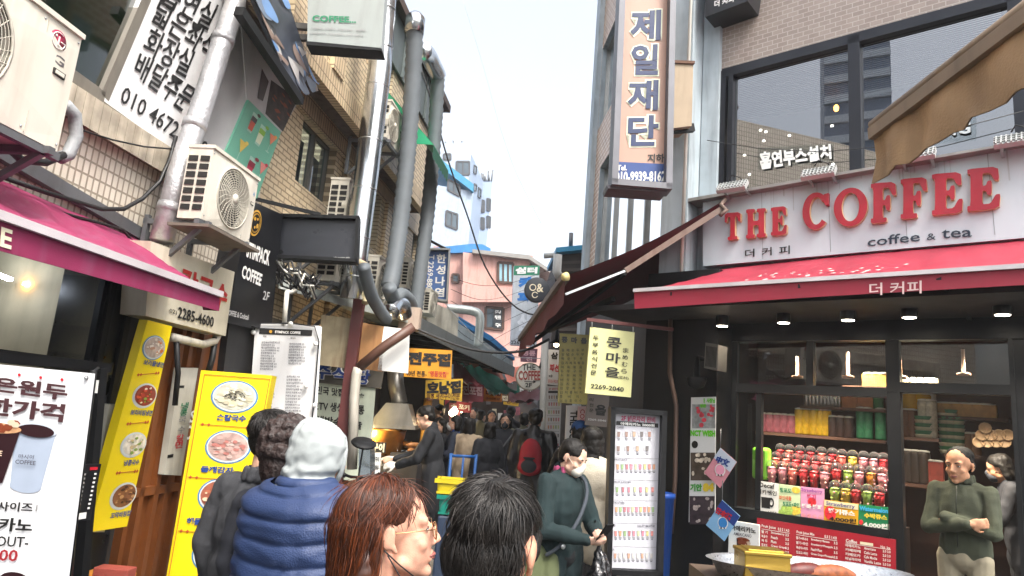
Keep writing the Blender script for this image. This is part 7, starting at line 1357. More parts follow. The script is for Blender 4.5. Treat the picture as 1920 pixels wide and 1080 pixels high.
    if collar: mobj(blob([('c',nb+Vector((.045*math.cos(a),.01+.045*math.sin(a),-.0)),nb+Vector((.05*math.cos(a),.01+.05*math.sin(a),.03)),.028,.022) for a in np.linspace(0,6.28,9)[:-1]],.008,4,.008,18),'scarf',collar,r)
    return r,hc,h
def place(r,hc,px,py,Y,face_az,ground=None,scale=None):
    """put the head centre on pixel (px,py) at distance Y; face_az: 0 = away from the camera, 90 = to the right, 180 = to the camera"""
    t=at(px,py,Y); rot=-R(face_az)+math.pi; gz=(max(0,.0186*(Y-5)) if ground is None else ground)
    s=scale or (t.z-gz)/hc.z; q=Matrix.Rotation(rot,3,'Z')@(hc*s); r.rotation_euler=(0,0,rot); r.scale=(s,s,s); r.location=(t.x-q.x,t.y-q.y,gz if scale is None else t.z-q.z); return s
BKC=cloth('coat_black','#23252b'); NVC=cloth('coat_navy','#1c2434'); GYC=cloth('coat_grey','#626367'); BGC=cloth('coat_beige','#a8967e'); OLC=cloth('coat_olive','#62624f'); TRB=cloth('trousers_black','#17171a'); TRD=cloth('trousers_denim','#2c3648'); TRG=cloth('trousers_grey','#3f4042'); WMK=mat('mask_white','#d5d5d2',.7)
def sib(name,label,cat,group=None):
    t=thing(name,label,cat,r.location,group); BASE[t.name]=Vector((0,0,0)); t.rotation_euler=r.rotation_euler; t.scale=r.scale; return t
# ---- the crowd in the alley
AR={'phone':{'L':((.24,-.06,1.12),(.10,-.24,1.18)),'R':((-.24,-.06,1.12),(-.08,-.24,1.16))},'reach':{'R':((-.22,-.18,1.16),(-.16,-.42,1.10)),'L':((.22,-.15,1.14),(.1,-.36,1.06))}}
crowd=[
 ('dark coated man looking at the stalls under the orange post',821,772,12,250,dict(coat=BKC,trou=TRB,hair='short'),1),
 ('short woman in black with a bob beside the orange post',827,799,10.4,240,dict(coat=BKC,trou=TRB,hair='bob',fem=True,arms=AR['phone']),1),
 ('masked woman in navy with a blue collar facing the stalls',852,794,10.0,262,dict(coat=NVC,trou=TRB,hair='bob',fem=True,mask=WMK,arms=AR['phone'],collar=cloth('scarf_blue','#2c4a8c')),1),
 ('woman in a beige quilted jacket seen from behind',882,799,9.8,20,dict(coat=BGC,trou=TRB,hair='bob',fem=True,bulk=1.08),1),
 ('dark haired person far back between the stalls and the beige jacket',863,770,14,300,dict(coat=BKC,trou=TRG,hair='short'),0),
 ('person in grey far behind the beige jacket',888,775,14.5,200,dict(coat=GYC,trou=TRB,hair='bob',fem=True),0),
 ('grey coated person in the middle of the alley crowd',903,781,13,30,dict(coat=OLC,trou=TRB,hair='short'),0),
 ('woman facing forward between two dark coats',922,781,13.5,170,dict(coat=GYC,trou=TRB,hair='bob',fem=True),0),
 ('stout person in a black hooded jacket seen from behind',917,807,9.6,330,dict(coat=BKC,trou=TRG,hair='bob',fem=True,bulk=1.15),1),
 ('woman in a long black coat with crossbody strap walking forward',948,790,10.6,185,dict(coat=BKC,trou=TRB,hair='long',fem=True,coat_len=.5,stride=.12,mask=mat('mask_dark','#3a3d44',.7)),1),
 ('tall man in black walking away at the far end',958,775,13,5,dict(coat=BKC,trou=TRB,hair='short',stride=.15),0),
 ('person in a grey green jacket walking away left of the red backpack',984,789,11,10,dict(coat=OLC,trou=TRB,hair='short',stride=.1),0),
 ('man in a black leather jacket carrying a red backpack',1005,785,8.6,12,dict(coat=mat('leather_black','#141417',.35,var=.2,bump=.3,bs=60),trou=TRB,hair='short',bulk=1.12,stride=.1),1),
 ('person with a blue cap deep in the side passage',1088,813,7.0,15,dict(coat=NVC,trou=TRB,hair='short'),0)]
protos={}
for lab,px,py,Y,az,kw,near in crowd:
    r,hc,h=figure(lab,'people crowding the alley',seed=px,vox=.012,**kw); s=place(r,hc,px,py,Y,az)
    if 'carrying a red' in lab:
        W=lambda x,y,z: Matrix.Rotation(r.rotation_euler.z,3,'Z')@(Vector((x,y,z))*s)+Vector(r.location)
        RBP=cloth('pack_red','#931c2a',bs=150); bm=blob([('e',(0,.19,1.16),(.135,.09,.2)),('e',(0,.21,1.04),(.14,.09,.1))],.014,5,.006); t=sib('backpack','red backpack with black trim worn by the leather jacket man','backpack'); mobj(bm,'pack',RBP,t); mobj(blob([('e',(0,.27,1.05),(.095,.04,.075)),('c',(-.06,.285,1.14),(.06,.285,1.14),.012,.012)],.01,3),'pocket',BKC,t)
        for sx in(-1,1): mobj(blob([('c',(sx*.1,.12,1.40),(sx*.12,-.05,1.42),.025,.022),('c',(sx*.12,-.05,1.42),(sx*.13,-.13,1.2),.022,.02)],.011,3),'strap',BKC,t)
    if 'blue cap' in lab: mobj(blob([('e',h(0,.02,.06),(.094,.104,.075)),('c',h(-.05,-.09,.05),h(.05,-.09,.05),.02,.02),('c',h(-.03,-.13,.045),h(.03,-.13,.045),.014,.014)],.01,4),'cap',cloth('cap_blue','#24477a'),r)
    if 'crossbody' in lab: b=MB(); b.tube([(.13,-.135,1.40),(0,-.155,1.2),(-.17,-.13,.98)],.012,GYC,6); b.build('strap',r)
# grill man
r,hc,h=figure('grill cook in a long dark coat bending over the hot grill','people crowding the alley',coat=cloth('coat_slate','#121419'),coat_len=.45,trou=TRB,hair='short',arms=AR['reach'],lean=R(8),hpitch=R(28),vox=.010,curl=.8); s=place(r,hc,797,783,7.6,268)
for k,sx in(('L',1),('R',-1)): 
    w=Vector(AR['reach'][k][1]); mobj(blob(handprims(w+Vector((0,-.01,0)),(0.1*sx,-1,-.15),(-sx*.7,0,-.7),-sx,.8,1.12),.008,2),'glove',mat('glove_white','#cfcac0',.8),r)
t=sib('grill_tongs','steel tongs in the grill cook hands','tongs'); b=MB(); b.tube([(-.13,-.44,1.08),(-.12,-.62,.98)],.006,STEEL,6); b.tube([(-.12,-.44,1.08),(-.1,-.62,.98)],.006,STEEL,6); b.build('arm',t)
# person in a cream hooded top behind the woman in green
r,hc,h=figure('person in a cream hooded top bending away behind the woman in green',None,coat=cloth('top_cream','#c0b7a4',bump=.5,bs=70),trou=TRG,hair='long',fem=True,lean=R(14),bulk=1.1,vox=.011); place(r,hc,1112,828,5.6,20)
# ---------------------------------------------------------------- woman in dark green coat
GRC=cloth('coat_green','#0c2224',bump=.3,bs=350,var=.1)
arms={'L':((.215,-.09,1.10),(.055,-.27,1.085)),'R':((-.235,-.05,1.09),(-.05,-.265,1.055))}
r,hc,h=figure('woman in a dark green coat with a white mask looking at her phone',None,arms=arms,coat=GRC,coat_len=.45,trou=TRB,sk=SKW,hair='pony',fem=True,hpitch=R(24),hyaw=R(12),mask=mat('mask_cream','#e2dfd2',.75,var=.05),collar=cloth('scarf_pink','#a8486e'),vox=.0065,curl=.95,bulk=1.03,arms_n={'L':Vector((-.6,.0,.8)),'R':Vector((.6,.1,.8))},hands=True)
s=place(r,hc,1076,858,4.65,138); WG_=lambda p: Matrix.Rotation(r.rotation_euler.z,3,'Z')@(Vector(p)*s)+Vector(r.location)
b=MB(); b.lathe(h(0,.118,-.01),[(.02,-.012),(.024,0),(.02,.012)],WHT,12,(0,1,.3)); b.build('hair_tie',r)
t=sib('mobile_phone','black phone held in both hands by the woman in green','phone'); b=MB(); Mt=Matrix.Rotation(R(-52),3,'X')@Matrix.Rotation(R(0),3,'Z'); b.box((.0,-.37,1.115),(.075,.15,.009),BLKM,rot=Mt); b.build('case',t); b=MB(); b.box(Vector((.0,-.37,1.115))+Mt@Vector((0,0,.0052)),(.068,.14,.001),mat('phone_glass','#0b0d12',.1),rot=Mt); b.build('screen',t)
t=sib('plastic_bag','crinkled black plastic bag hanging from the arm of the woman in green','bag'); BAGM=mat('black_poly','#121214',.25,var=.3,bump=1,bs=28,spec=.8)
mobj(blob([('c',(.16,-.2,1.02),(.17,-.2,.93),.018,.035),('c',(.17,-.2,.93),(.18,-.2,.66),.045,.13),('e',(.18,-.2,.56),(.15,.10,.19))],.009,3,.02,16,4,(1.6,1.6,.35)),'bag',BAGM,t); b=MB(); b.tube([(.15,-.19,1.03),(.12,-.19,1.11),(.15,-.16,1.15),(.19,-.17,1.09),(.17,-.2,1.02)],.008,BAGM,6); b.build('handle',t)
t=sib('shoulder_bag','olive green fabric shoulder bag on a strap across the green coat','bag'); OLV=cloth('bag_olive','#4d5436',bs=200); mobj(blob([('c',(-.20,.03,.92),(-.26,.03,.62),.07,.12),('c',(-.14,-.05,.9),(-.2,-.06,.62),.05,.1)],.011,4,.008),'bag',OLV,t); b=MB(); b.tube(bez([(.10,.02,1.455),(.10,-.09,1.41),(.05,-.155,1.3),(-.06,-.175,1.14),(-.16,-.13,1.0),(-.21,-.06,.93)],5),.013,cloth('strap_slate','#3a4048'),6); b.tube(bez([(.10,.02,1.455),(.02,.13,1.36),(-.1,.15,1.15),(-.2,.05,.95)],5),.013,cloth('strap_slate'),6); b.build('strap',t); b=MB(); b.lathe((-.15,-.155,1.0),[(.014,-.004),(.018,0),(.014,.004)],STEEL,12,(.3,1,0)); b.build('ring',t)
# ---------------------------------------------------------------- cafe owner with folded arms
FLE=cloth('fleece_olive','#3d4232',bump=.6,bs=240,var=.18); KHA=cloth('khaki','#8d8570')
arms={'L':((.205,-.07,1.12),(-.075,-.17,1.20)),'R':((-.205,-.07,1.11),(.085,-.225,1.175))}
r,hc,h=figure('cafe man in an olive fleece with folded arms in the doorway',None,arms=arms,coat=FLE,coat_len=.90,trou=KHA,sk=SK2,hair=None,hyaw=R(-10),hpitch=R(8),vox=.0065,curl=.7,bulk=.98,fem=True,hscale=1.1,arms_n={'L':Vector((.2,.8,-.4)),'R':Vector((-.3,.9,.1))},arms_d={'L':(-.35,.9,.0),'R':(.9,.42,.15)})
hm=mat('hair_greying','#141210',.65,spec=.25,var=.4,vs=60,bump=.4,bs=160); M=Matrix.Rotation(R(-10),3,'Z')@Matrix.Rotation(R(8),3,'X')
mobj(blob([('e',h(0,.032,.058),(.089,.097,.073),M,20,14),('e',h(0,.060,.0),(.085,.057,.077),M),('c',h(.074,.012,.03),h(.077,.02,-.01),.012,.012),('c',h(-.074,.012,.03),h(-.077,.02,-.01),.012,.012)],.007,4,.004,40),'hair',hm,r)
b=MB()
for sx in(-1,1): b.tube([h(sx*.016,-.098,-.038),h(sx*.03,-.085,-.06)],.0012,mat('wrinkle','#8a624c',.6),5)
b.build('laugh_line',r)
b=MB(); b.tube([(0,-.128,1.43),(0,-.155,1.28),(0,-.16,1.0)],.004,mat('zip_dark','#22241c',.4,.5),6); b.build('zip',r)
mobj(blob([('c',(.07*math.cos(a),.012+.06*math.sin(a),1.455),(.072*math.cos(a),.012+.062*math.sin(a),1.50),.02,.016) for a in np.linspace(0,6.28,13)[:-1]],.008,3,.004),'collar',FLE,r)
place(r,hc,1798,872,4.95,228,ground=.14)
r,hc,h=figure('dark clad worker with a black cap turned away inside the cafe',None,coat=BKC,trou=TRB,sk=SK2,hair='bob',lean=R(10),hpitch=R(20),arms=AR['reach'],vox=.012,mask=mat('mask_dark')); place(r,hc,1872,878,5.9,300,ground=.14)
# ================================================================== hair strands for the near heads
def strands(name,parent,c,M,rad,n,whorl,length,m,lift=.006,seed=1,swirl=.5,rw=.0011,keep=None,droop=0,steps=6,spread=.25,clip=None):
    """locks rooted on an ellipsoid, combed away from the whorl and laid along the surface"""
    rr=random.Random(seed); b=MB(); c=Vector(c); w=Vector(whorl).normalized(); vs=[];fs=[]
    for i in range(n):
        d=Vector((rr.gauss(0,1),rr.gauss(0,1),rr.gauss(0,1))).normalized()
        if keep and not keep(d): continue
        p=d.copy(); L=length*rr.uniform(.6,1.2); st=L/steps/((rad[0]+rad[1]+rad[2])/3); pts=[]; jit=rr.gauss(0,spread); lf=lift*rr.uniform(.4,1.6)
        for k in range(steps+1):
            t=k/steps; q=Vector((p.x*rad[0],p.y*rad[1],p.z*rad[2])); nn=Vector((p.x/rad[0],p.y/rad[1],p.z/rad[2])).normalized(); pts.append(c+M@(q+nn*(lf*(.25+t))))
            dirv=(p-w); dirv=dirv-p*dirv.dot(p); dirv=dirv.normalized() if dirv.length>1e-4 else p.orthogonal(); side=p.cross(dirv); near=max(0,1-(p-w).length*1.6)
            dirv=(dirv+side*(swirl*near+jit)+Vector((0,0,-droop))).normalized(); p=(p+dirv*st).normalized()
        if clip and clip(p): continue
        r0=rw*rr.uniform(.7,1.3); k0=len(vs); x=(pts[1]-pts[0]).orthogonal().normalized()
        for k,q in enumerate(pts):
            d_=(pts[min(k+1,steps)]-pts[max(k-1,0)]).normalized(); x=(x-d_*x.dot(d_)).normalized(); y=d_.cross(x); rk=r0*(1-.75*(k/steps)**2)
            for a in(0,2.094,4.189): vs.append(q+(x*math.cos(a)+y*math.sin(a))*rk)
        for k in range(steps):
            for a in range(3): fs.append((k0+k*3+a,k0+k*3+(a+1)%3,k0+k*3+3+(a+1)%3,k0+k*3+3+a))
    b.add(vs,fs,m,True); o=b.build(name,parent); return o
HSH=mat('hair_strand_black','#1a1613',.32,var=.45,vs=30,spec=.6); 
# ---------------------------------------------------------------- nearest man: back of the head
def faceM(az,pitch=0,roll=0): return Matrix.Rotation(-R(az)+math.pi,3,'Z')@Matrix.Rotation(pitch,3,'X')@Matrix.Rotation(roll,3,'Y')
c=at(922,1024,1.32); M=faceM(12,R(14),R(-3)); h=Hd(c,M); r=thing('person','dark haired man seen close from behind in a pale green collar','person',(c.x,c.y,0)); o_=Vector((c.x,c.y,0)); SKR=skin('skin_ruddy','#c48e76')
def addw(me,name,m,parent=r):
    me.transform(Matrix.Translation(-BASE[parent.name])); o=mobj(me,name,m,parent); BASE[o.name]=BASE[parent.name]; return o
def torso_prims(c,M,drop=.30):
    yaw=Matrix.Rotation(math.atan2(M[1][0],M[0][0]),3,'Z'); t=lambda x,y,z: Vector((c.x,c.y,c.z))+yaw@Vector((x,y,z)); return t,yaw
t,yw=torso_prims(c,M)
def near_body(c,h,M,t,yw,sk,full=True,vox=.0045):
    z0=-c.z; P=headprims(h,1,M)+[('c',h(0,.03,-.06),t(0,.045,-.2),.054,.062),('e',t(0,.04,-.42),(.15,.1,.2),yw),('e',t(0,.04,-.62),(.14,.1,.18),yw),('c',t(-.14,.04,-.245),t(.14,.04,-.245),.06,.06)]
    for sx in(1,-1): P+=[('c',t(sx*.19,.04,-.25),t(sx*.24,.05,-.52),.048,.04),('c',t(sx*.24,.05,-.52),t(sx*.24,-.02,-.76),.038,.028)]+handprims(t(sx*.24,-.02,-.77),yw@Vector((0,-.1,-1)),yw@Vector((-sx,-.3,0)),-sx,.5)+[('c',t(sx*.09,.03,-.7),t(sx*.09,.02,z0+.48),.075,.055),('c',t(sx*.09,.02,z0+.48),t(sx*.095,.03,z0+.09),.052,.036),('c',t(sx*.095,.04,z0+.05),t(sx*.095,-.12,z0+.035),.035,.03)]
    return P
addw(blob(near_body(c,h,M,t,yw,SKR),.0055,6),'body',SKR)
def near_clothes(c,t,yw,m,trou,bulk=1.0,hem=-.80,name='jacket',sleeves=True,par=None,wr=.012,vox=.010):
    P=[('e',t(0,.045,-.42),(.19*bulk,.13*bulk,.24),yw),('e',t(0,.045,-.62),(.185*bulk,.13*bulk,.2),yw),('c',t(-.15,.045,-.262),t(.15,.045,-.262),.074*bulk,.074*bulk),('c',t(0,.045,-.19),t(0,.045,-.27),.072,.1)]
    for sx in(1,-1):
        P.append(('c',t(sx*.08,.045,-.62),t(sx*.09,.045,hem),.1*bulk,.1*bulk))
        if sleeves: P+=[('c',t(sx*.19,.04,-.265),t(sx*.25,.05,-.52),.07*bulk,.062*bulk),('c',t(sx*.25,.05,-.52),t(sx*.245,-.02,-.74),.06*bulk,.047*bulk)]
    addw(blob(P,vox,5,wr,9,c.x*10),name,m,par)
    z0=-c.z; Q=[('e',t(0,.035,-.72),(.155,.115,.12),yw)]
    for sx in(1,-1): Q+=[('c',t(sx*.09,.03,-.72),t(sx*.09,.02,z0+.48),.088,.068),('c',t(sx*.09,.02,z0+.48),t(sx*.095,.03,z0+.1),.066,.056)]
    addw(blob(Q,.013,4,.008),'trousers',trou,par)
    for sx in(1,-1): addw(blob([('c',t(sx*.095,.05,z0+.045),t(sx*.095,-.13,z0+.04),.042,.038)],.012,2),'shoe',mat('shoe_dark'),par)
MINT=cloth('polo_mint','#7fae96'); near_clothes(c,t,yw,MINT,TRB,1.02,par=r)
addw(blob([('c',t(.066*math.cos(a),.035+.062*math.sin(a),-.185),t(.068*math.cos(a),.035+.066*math.sin(a),-.15),.012,.010) for a in np.linspace(0,6.28,17)[:-1]],.006,3),'collar',MINT)
addw(blob([('e',h(0,.024,.045),(.079,.100,.08),M,24,16),('e',h(0,.064,-.015),(.070,.052,.075),M,20,14),('c',h(.074,-.02,.03),h(.076,.0,-.005),.014,.012),('c',h(-.074,-.02,.03),h(-.076,.0,-.005),.014,.012)],.0055,4,.004,30),'hair',HB)
strands('hair_locks',r,h(0,.026,.036),M,(.080,.101,.084),5200,(-.12,.52,.80),.05,HSH,.006,3,.9,.0010,keep=lambda d: (d.z>-.15 or d.y>.2) and not(abs(d.x)>.7 and d.z<.1),clip=lambda p: abs(p.x)>.74 and p.z<-.05)
strands('hair_locks',r,h(0,.058,-.012),M,(.072,.058,.08),1800,(0,.3,1),.04,HSH,.004,5,.1,.0009,keep=lambda d: d.y>0 and d.z<.4)
strands('hair_locks',r,h(0,.026,.036),M,(.083,.101,.086),900,(-.12,.52,.80),.055,mat('hair_strand_grey','#3a3633',.35,spec=.6),.009,9,.9,.0008,keep=lambda d: d.z>-.1,clip=lambda p: abs(p.x)>.74 and p.z<-.05)
b=MB()
for k in range(150): b.tube([h(rnd.uniform(-.05,.05),.072+rnd.uniform(-.01,.01),-.085-rnd.random()*.02)]*1+[h(rnd.uniform(-.05,.05),.08,-.12)],.0006,HSH,3) if 0 else None
# ---------------------------------------------------------------- woman with red brown hair
c=at(738,996,1.78); M=faceM(76,R(-8),R(2)); h=Hd(c,M,1.02); SKP=skin('skin_peach','#cf9b84')
r=thing('person','red brown haired woman in wire glasses turning to speak, black mask under her chin','person',(c.x,c.y,0)); t,yw=torso_prims(c,M)
addw(blob(near_body(c,h,M,t,yw,SKP),.0042,9),'body',SKP,r)
near_clothes(c,t,yw,cloth('jacket_charcoal','#26272c'),TRB,1.0,par=r)
RH=mat('hair_auburn','#43200f',.36,var=.5,vs=25,spec=.6); RH2=mat('hair_copper','#653218',.34,var=.35,vs=25,spec=.6)
bw=lambda: None
B0_=BASE[r.name]
fb2=MB(); facebits(r,h,1.02,M,brow=mat('brow_brown','#4a2c20',.6))
for o in [x for x in r.children if x.name.split('.')[0] in('eye','eyebrow','mouth')]: pass
addw(blob([('e',h(0,.034,.056),(.086,.098,.076),M,24,16),('e',h(0,.076,-.02),(.080,.054,.10),M,20,14),('c',h(.07,.06,.03),h(.075,.085,-.14),.022,.02),('c',h(-.07,.06,.03),h(-.075,.085,-.14),.022,.03),('e',h(0,.085,-.13),(.088,.045,.10),M)],.006,5,.008,26,2,(1,1,.5)),'hair',RH,r)
def locks(name,parent,c,M,n,m,seed,len_=(.2,.3),sc=1.02,rw=.0012):
    rr=random.Random(seed); vs=[];fs=[]; st=16
    for i in range(n):
        a=rr.uniform(-math.pi,math.pi); el=rr.uniform(.05,1.0); part=Vector((.012,-.05+.09*rr.random(),.125))
        # angle 0 is the back of the head; keep the face clear
        front=abs(a)>1.5
        if abs(a)>2.5: a=math.copysign(2.5-rr.random()*.9,a)
        cut=1.0 if not front else rr.uniform(.34,.5)
        R_=Vector((.089*math.sin(a),.026+.108*math.cos(a),0)); L=rr.uniform(*len_); pts=[]; ph=rr.uniform(0,6.28); amp=rr.uniform(.003,.012); out=1+rr.uniform(-.02,.08)+(rr.random()<.04)*rr.uniform(.03,.12); start=rr.uniform(0,.55)
        for k in range(st+1):
            t_=min(start,cut*.6)+(cut-min(start,cut*.6))*k/st
            if t_<.5: u=t_/.5; th=u*math.pi/2; p=Vector((R_.x*math.sin(th)*out,.026+(R_.y-.026)*math.sin(th)*out,.042+.086*math.cos(th)*out))
            else:
                u=(t_-.5)/.5; tuck=(.35 if abs(a)>1.5 else 0); p=Vector((R_.x*out*(1-.12*u*u)+amp*math.sin(ph+7*u),R_.y*out+(.028+.05*tuck)*u*1.2*(1 if abs(a)>1.2 else .4)+amp*math.cos(ph+6*u),.042-L*u))
            if front: kk=k/st; p=p+Vector((math.copysign(.006,a)*kk,.055*kk*kk,-.018*kk*kk))
            pts.append(c+M@(p*sc))
        k0=len(vs); x=(pts[1]-pts[0]).orthogonal().normalized(); r0=rw*rr.uniform(.6,1.4)
        for k,q in enumerate(pts):
            d_=(pts[min(k+1,st)]-pts[max(k-1,0)]).normalized(); x=(x-d_*x.dot(d_)).normalized(); y=d_.cross(x); rk=r0*(1-.7*(k/st)**3)
            for g in(0,2.094,4.189): vs.append(q+(x*math.cos(g)+y*math.sin(g))*rk)
        for k in range(st):
            for g in range(3): fs.append((k0+k*3+g,k0+k*3+(g+1)%3,k0+k*3+3+(g+1)%3,k0+k*3+3+g))
    b=MB(); b.add(vs,fs,m,True); return b.build(name,parent)
locks('hair_locks',r,c,M,2400,RH,1); locks('hair_locks',r,c,M,1500,RH2,2); locks('hair_locks',r,c,M,500,mat('hair_darkroot','#2f1710',.4,spec=.5),3,(.15,.3))
strands('hair_wisps',r,h(0,.030,.05),M,(.088,.101,.082),420,(0,.25,1),.055,RH,.004,21,.2,.0011,keep=lambda d: d.y<.1 and -.1<d.z<.6 and abs(d.x)>.25,droop=.25,spread=.35)
strands('hair_wisps',r,h(0,.034,.045),M,(.092,.108,.09),160,(0,.2,1),.07,RH2,.02,22,.2,.0007,keep=lambda d: d.z>.1,droop=.1,spread=.6)
GD=mat('gold_wire','#b9936a',.25,.9); g=MB()
for sx in(1,-1): g.tube([h(sx*.033+.024*math.cos(a),-.098+.004*abs(math.cos(a)),-.004+.021*math.sin(a)) for a in np.linspace(0,2*math.pi,25)],.0012,GD,6,cap=False); g.tube([h(sx*.057,-.093,.002),h(sx*.074,-.05,.004),h(sx*.082,.012,.006),h(sx*.083,.03,-.008)],.0013,GD,6)
g.tube([h(-.010,-.1,0),h(0,-.105,.004),h(.010,-.1,0)],.0012,GD,6); gl_=g.build('glasses',r)
for sx in(1,-1): b=MB(); b.poly([h(sx*.033+.0235*math.cos(a),-.0985,-.004+.0205*math.sin(a)) for a in np.linspace(0,2*math.pi,25)[:-1]],glass('lens_glass','#f3f5f4',1.3)); b.build('lens',gl_)
MK=mat('mask_black','#17181a',.8); b=MB()
for sx in(1,-1): b.tube([h(sx*.084,.03,-.028),h(sx*.074,-.005,-.065),h(sx*.055,-.055,-.112)],.0018,MK,5); b.tube([h(sx*.083,.022,-.04),h(sx*.066,-.01,-.10),h(sx*.045,-.045,-.135)],.0018,MK,5)
mk=b.build('mask_strap',r); addw(blob([('c',h(-.04,-.062,-.128),h(.04,-.062,-.128),.022,.022),('c',h(-.045,-.03,-.14),h(.045,-.03,-.14),.02,.02)],.006,3),'face_mask',MK,r)
# ---------------------------------------------------------------- grey hood and navy quilted vest
c=at(604,856,2.85); M=faceM(52,R(6)); h=Hd(c,M); HG=cloth('hood_grey','#9aa0a0',bump=.3,bs=480,var=.1); t,yw=torso_prims(c,faceM(38)); r=thing('person','person in a pale grey hood and a navy quilted vest seen from behind','person',(c.x,c.y,0))
addw(blob(near_body(c,h,M,t,yw,SK),.009,3),'body',SK,r); near_clothes(c,t,yw,HG,TRD,1.04,-.78,'hooded_top',par=r)
vs=[];fs=[];SG=72;ZP=[(-.19,.098,.105,.05),(-.13,.092,.102,.045),(-.06,.099,.110,.03),(.0,.106,.119,.022),(.05,.104,.119,.022),(.09,.090,.106,.028),(.12,.066,.082,.036),(.14,.036,.05,.045),(.148,.002,.003,.05)]
rowz=np.linspace(0,1,64); zz_=np.interp(rowz,np.linspace(0,1,9),[p[0] for p in ZP]); 
for z in zz_:
    a_=np.interp(z,[p[0] for p in ZP],[p[1] for p in ZP]); b_=np.interp(z,[p[0] for p in ZP],[p[2] for p in ZP]); yc=np.interp(z,[p[0] for p in ZP],[p[3] for p in ZP])
    for k in range(SG):
        an=2*math.pi*k/SG; x=math.cos(an); y=math.sin(an); low=min(1,max(0,(.03-z)/.1)); q=Vector((x*2.2,y*2.2,z*14))
        d=(.0075*math.sin(z*95+2.4*math.sin(an*1.0+.6)+3*NZ.noise(q))*low+.006*NZ.noise(Vector((x*3+9,y*3,z*20)))+.003*NZ.noise(q*3.1)); bk_=abs(x) if y>0 else 1
        d+=(.003 if bk_<.13 else 0)-(.003 if .13<=bk_<.2 else 0)
        vs.append(h(x*(a_+d),yc+y*(b_+d),z))
for i_ in range(63):
    for k in range(SG):
        an=2*math.pi*(k+.5)/SG
        if math.sin(an)<-.72 and -.10<zz_[i_]<.085: continue
        fs.append((i_*SG+k,i_*SG+(k+1)%SG,(i_+1)*SG+(k+1)%SG,(i_+1)*SG+k))
b=MB(); b.add(vs,fs,HG,True); b.build('hood',r)
P=[]
for k in range(22):
    a,c_=2*math.pi*k/22,2*math.pi*(k+1)/22; P.append(('c',h(.076*math.cos(a),-.062,-.008+.098*math.sin(a)),h(.076*math.cos(c_),-.062,-.008+.098*math.sin(c_)),.012,.012,7))
addw(blob(P,.006,4,.003,16,5),'hood_rim',HG,r)
VN=cloth('vest_navy','#26375c',bump=.35,bs=170,rough=.55,var=.1); VS=cloth('vest_seam','#1a2744')
def vest(parent,t,yw):
    vs=[];fs=[]; SEG=56; zs=np.linspace(-.86,-.185,100); rowh=.08
    for z in zs:
        if z<-.30: a=.232-.012*((z+.5)/.3)**2; bdep=.168
        else: u=(z+.30)/.115; a=.232*math.sqrt(max(0,1-u*u*.80)); bdep=.168*(1-.42*u*u)
        ph=((z+.86)%rowh)/rowh; bul=.02*math.sqrt(max(0,1-(2*ph-1)**2)); 
        for k in range(SEG):
            an=2*math.pi*k/SEG; e=.75; x=math.copysign(abs(math.cos(an))**e,math.cos(an)); y=math.copysign(abs(math.sin(an))**e,math.sin(an)); w_=NZ.noise(Vector((an*4,z*30,1)))*.006+NZ.noise(Vector((an*19,z*5,7)))*.007*(1-bul/.02*.5)+NZ.noise(Vector((an*11,z*22,4)))*.004
            vs.append(t(x*(a+bul+w_),.05+y*(bdep+bul+w_),z+.012*math.cos(an*2)))
    n=len(zs)
    for i in range(n-1):
        for k in range(SEG): fs.append((i*SEG+k,i*SEG+(k+1)%SEG,(i+1)*SEG+(k+1)%SEG,(i+1)*SEG+k))
    b=MB(); b.add(vs,fs,VN,True); return b.build('vest',parent)
t_=t; t=lambda x,y,z: t_(x*1.1,y*1.05,z+.085)
vest(r,t,yw); P=[]
for k in range(26):
    a,c_=2*math.pi*k/26,2*math.pi*(k+1)/26; P.append(('c',t(.092*math.cos(a),.055+.088*math.sin(a),-.19),t(.092*math.cos(c_),.055+.088*math.sin(c_),-.19),.03,.03,8))
addw(blob(P,.009,4,.006),'collar',VN,r)
P=[]
for sx in(1,-1): P+=[('c',t(sx*.205,.045,-.285),t(sx*.275,.05,-.53),.075,.068),('c',t(sx*.275,.05,-.53),t(sx*.26,-.03,-.75),.066,.05)]
addw(blob(P,.010,4,.012,10,2),'sleeve',HG,r)
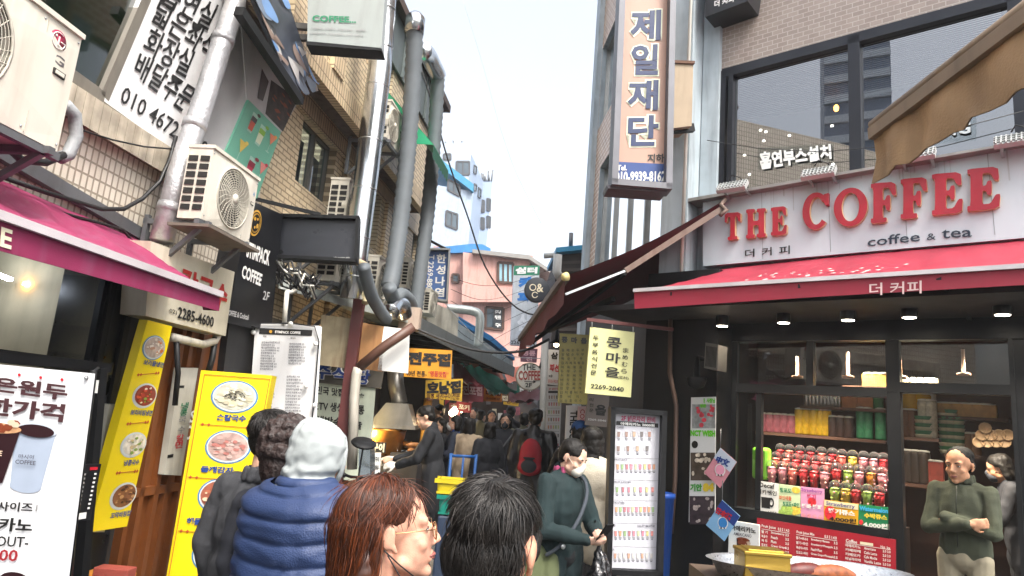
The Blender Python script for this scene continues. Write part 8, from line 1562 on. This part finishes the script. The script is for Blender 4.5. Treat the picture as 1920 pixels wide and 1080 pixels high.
# ---------------------------------------------------------------- grey jacket man and curly haired neighbour
c=at(514,818,3.45); M=faceM(28,R(5)); h=Hd(c,M); t,yw=torso_prims(c,faceM(20)); r=thing('person','dark haired man in a charcoal wool jacket by the yellow banner','person',(c.x,c.y,0)); WOOL=cloth('wool_charcoal','#3c3d41',bump=.5,bs=420,var=.2,vs=60)
addw(blob(near_body(c,h,M,t,yw,SK),.010,3),'body',SK,r); near_clothes(c,t,yw,WOOL,TRG,1.16,-.84,par=r,wr=.014); addw(blob([('c',t(.08*math.cos(a),.05+.075*math.sin(a),-.20),t(.075*math.cos(a),.05+.07*math.sin(a),-.155),.02,.016) for a in np.linspace(0,6.28,13)[:-1]],.009,3),'collar',WOOL,r)
addw(blob([('e',h(0,.026,.045),(.092,.103,.086),M,22,14),('e',h(0,.066,-.02),(.083,.055,.085),M)],.008,4,.006,30),'hair',HB,r); strands('hair_locks',r,h(0,.03,.035),M,(.092,.103,.09),1500,(0,.4,.9),.055,HSH,.009,11,.6,.0018,keep=lambda d: d.z>-.3 or d.y>.2)
c=at(551,838,3.15); M=faceM(40,R(8)); h=Hd(c,M); t,yw=torso_prims(c,faceM(30)); r=thing('person','person with curly dark brown hair half hidden by the grey hood','person',(c.x,c.y,0)); CUR=mat('hair_curly','#2a1d1a',.55,var=.5,vs=50,bump=.9,bs=70)
addw(blob(near_body(c,h,M,t,yw,SK),.010,3),'body',SK,r); near_clothes(c,t,yw,cloth('jacket_ink','#22242c'),TRB,1.0,par=r)
P=[('e',h(0,.035,.03),(.098,.11,.1),M),('e',h(0,.07,-.08),(.09,.06,.1),M)]; rr=random.Random(4)
for k in range(170):
    d=Vector((rr.gauss(0,1),rr.gauss(0,1)+.4,rr.gauss(0,1))).normalized()
    if d.y<-.35 and d.z<.5: continue
    P.append(('e',h(d.x*.103,.035+d.y*.115,.005+d.z*.125),rr.uniform(.014,.024),None,7,5))
addw(blob(P,.007,2,.005,60),'hair',CUR,r)
bpy.data.scenes.remove(TMPC)

# ================================================================== hazy air
b=MB(); b.box((0,60,22),(140,150,46),mat('unused','#ffffff')); hz_=b.build('haze'); hz_['kind']='stuff'
hm=bpy.data.materials.new('hazy_air'); hm.use_nodes=True; t=hm.node_tree; t.nodes.remove(t.nodes['Principled BSDF']); pv=t.nodes.new('ShaderNodeVolumePrincipled'); pv.inputs['Density'].default_value=.0018; pv.inputs['Color'].default_value=(.93,.96,1,1); pv.inputs['Anisotropy'].default_value=.2
t.links.new(pv.outputs[0],t.nodes['Material Output'].inputs['Volume']); hz_.data.materials.clear(); hz_.data.materials.append(hm)
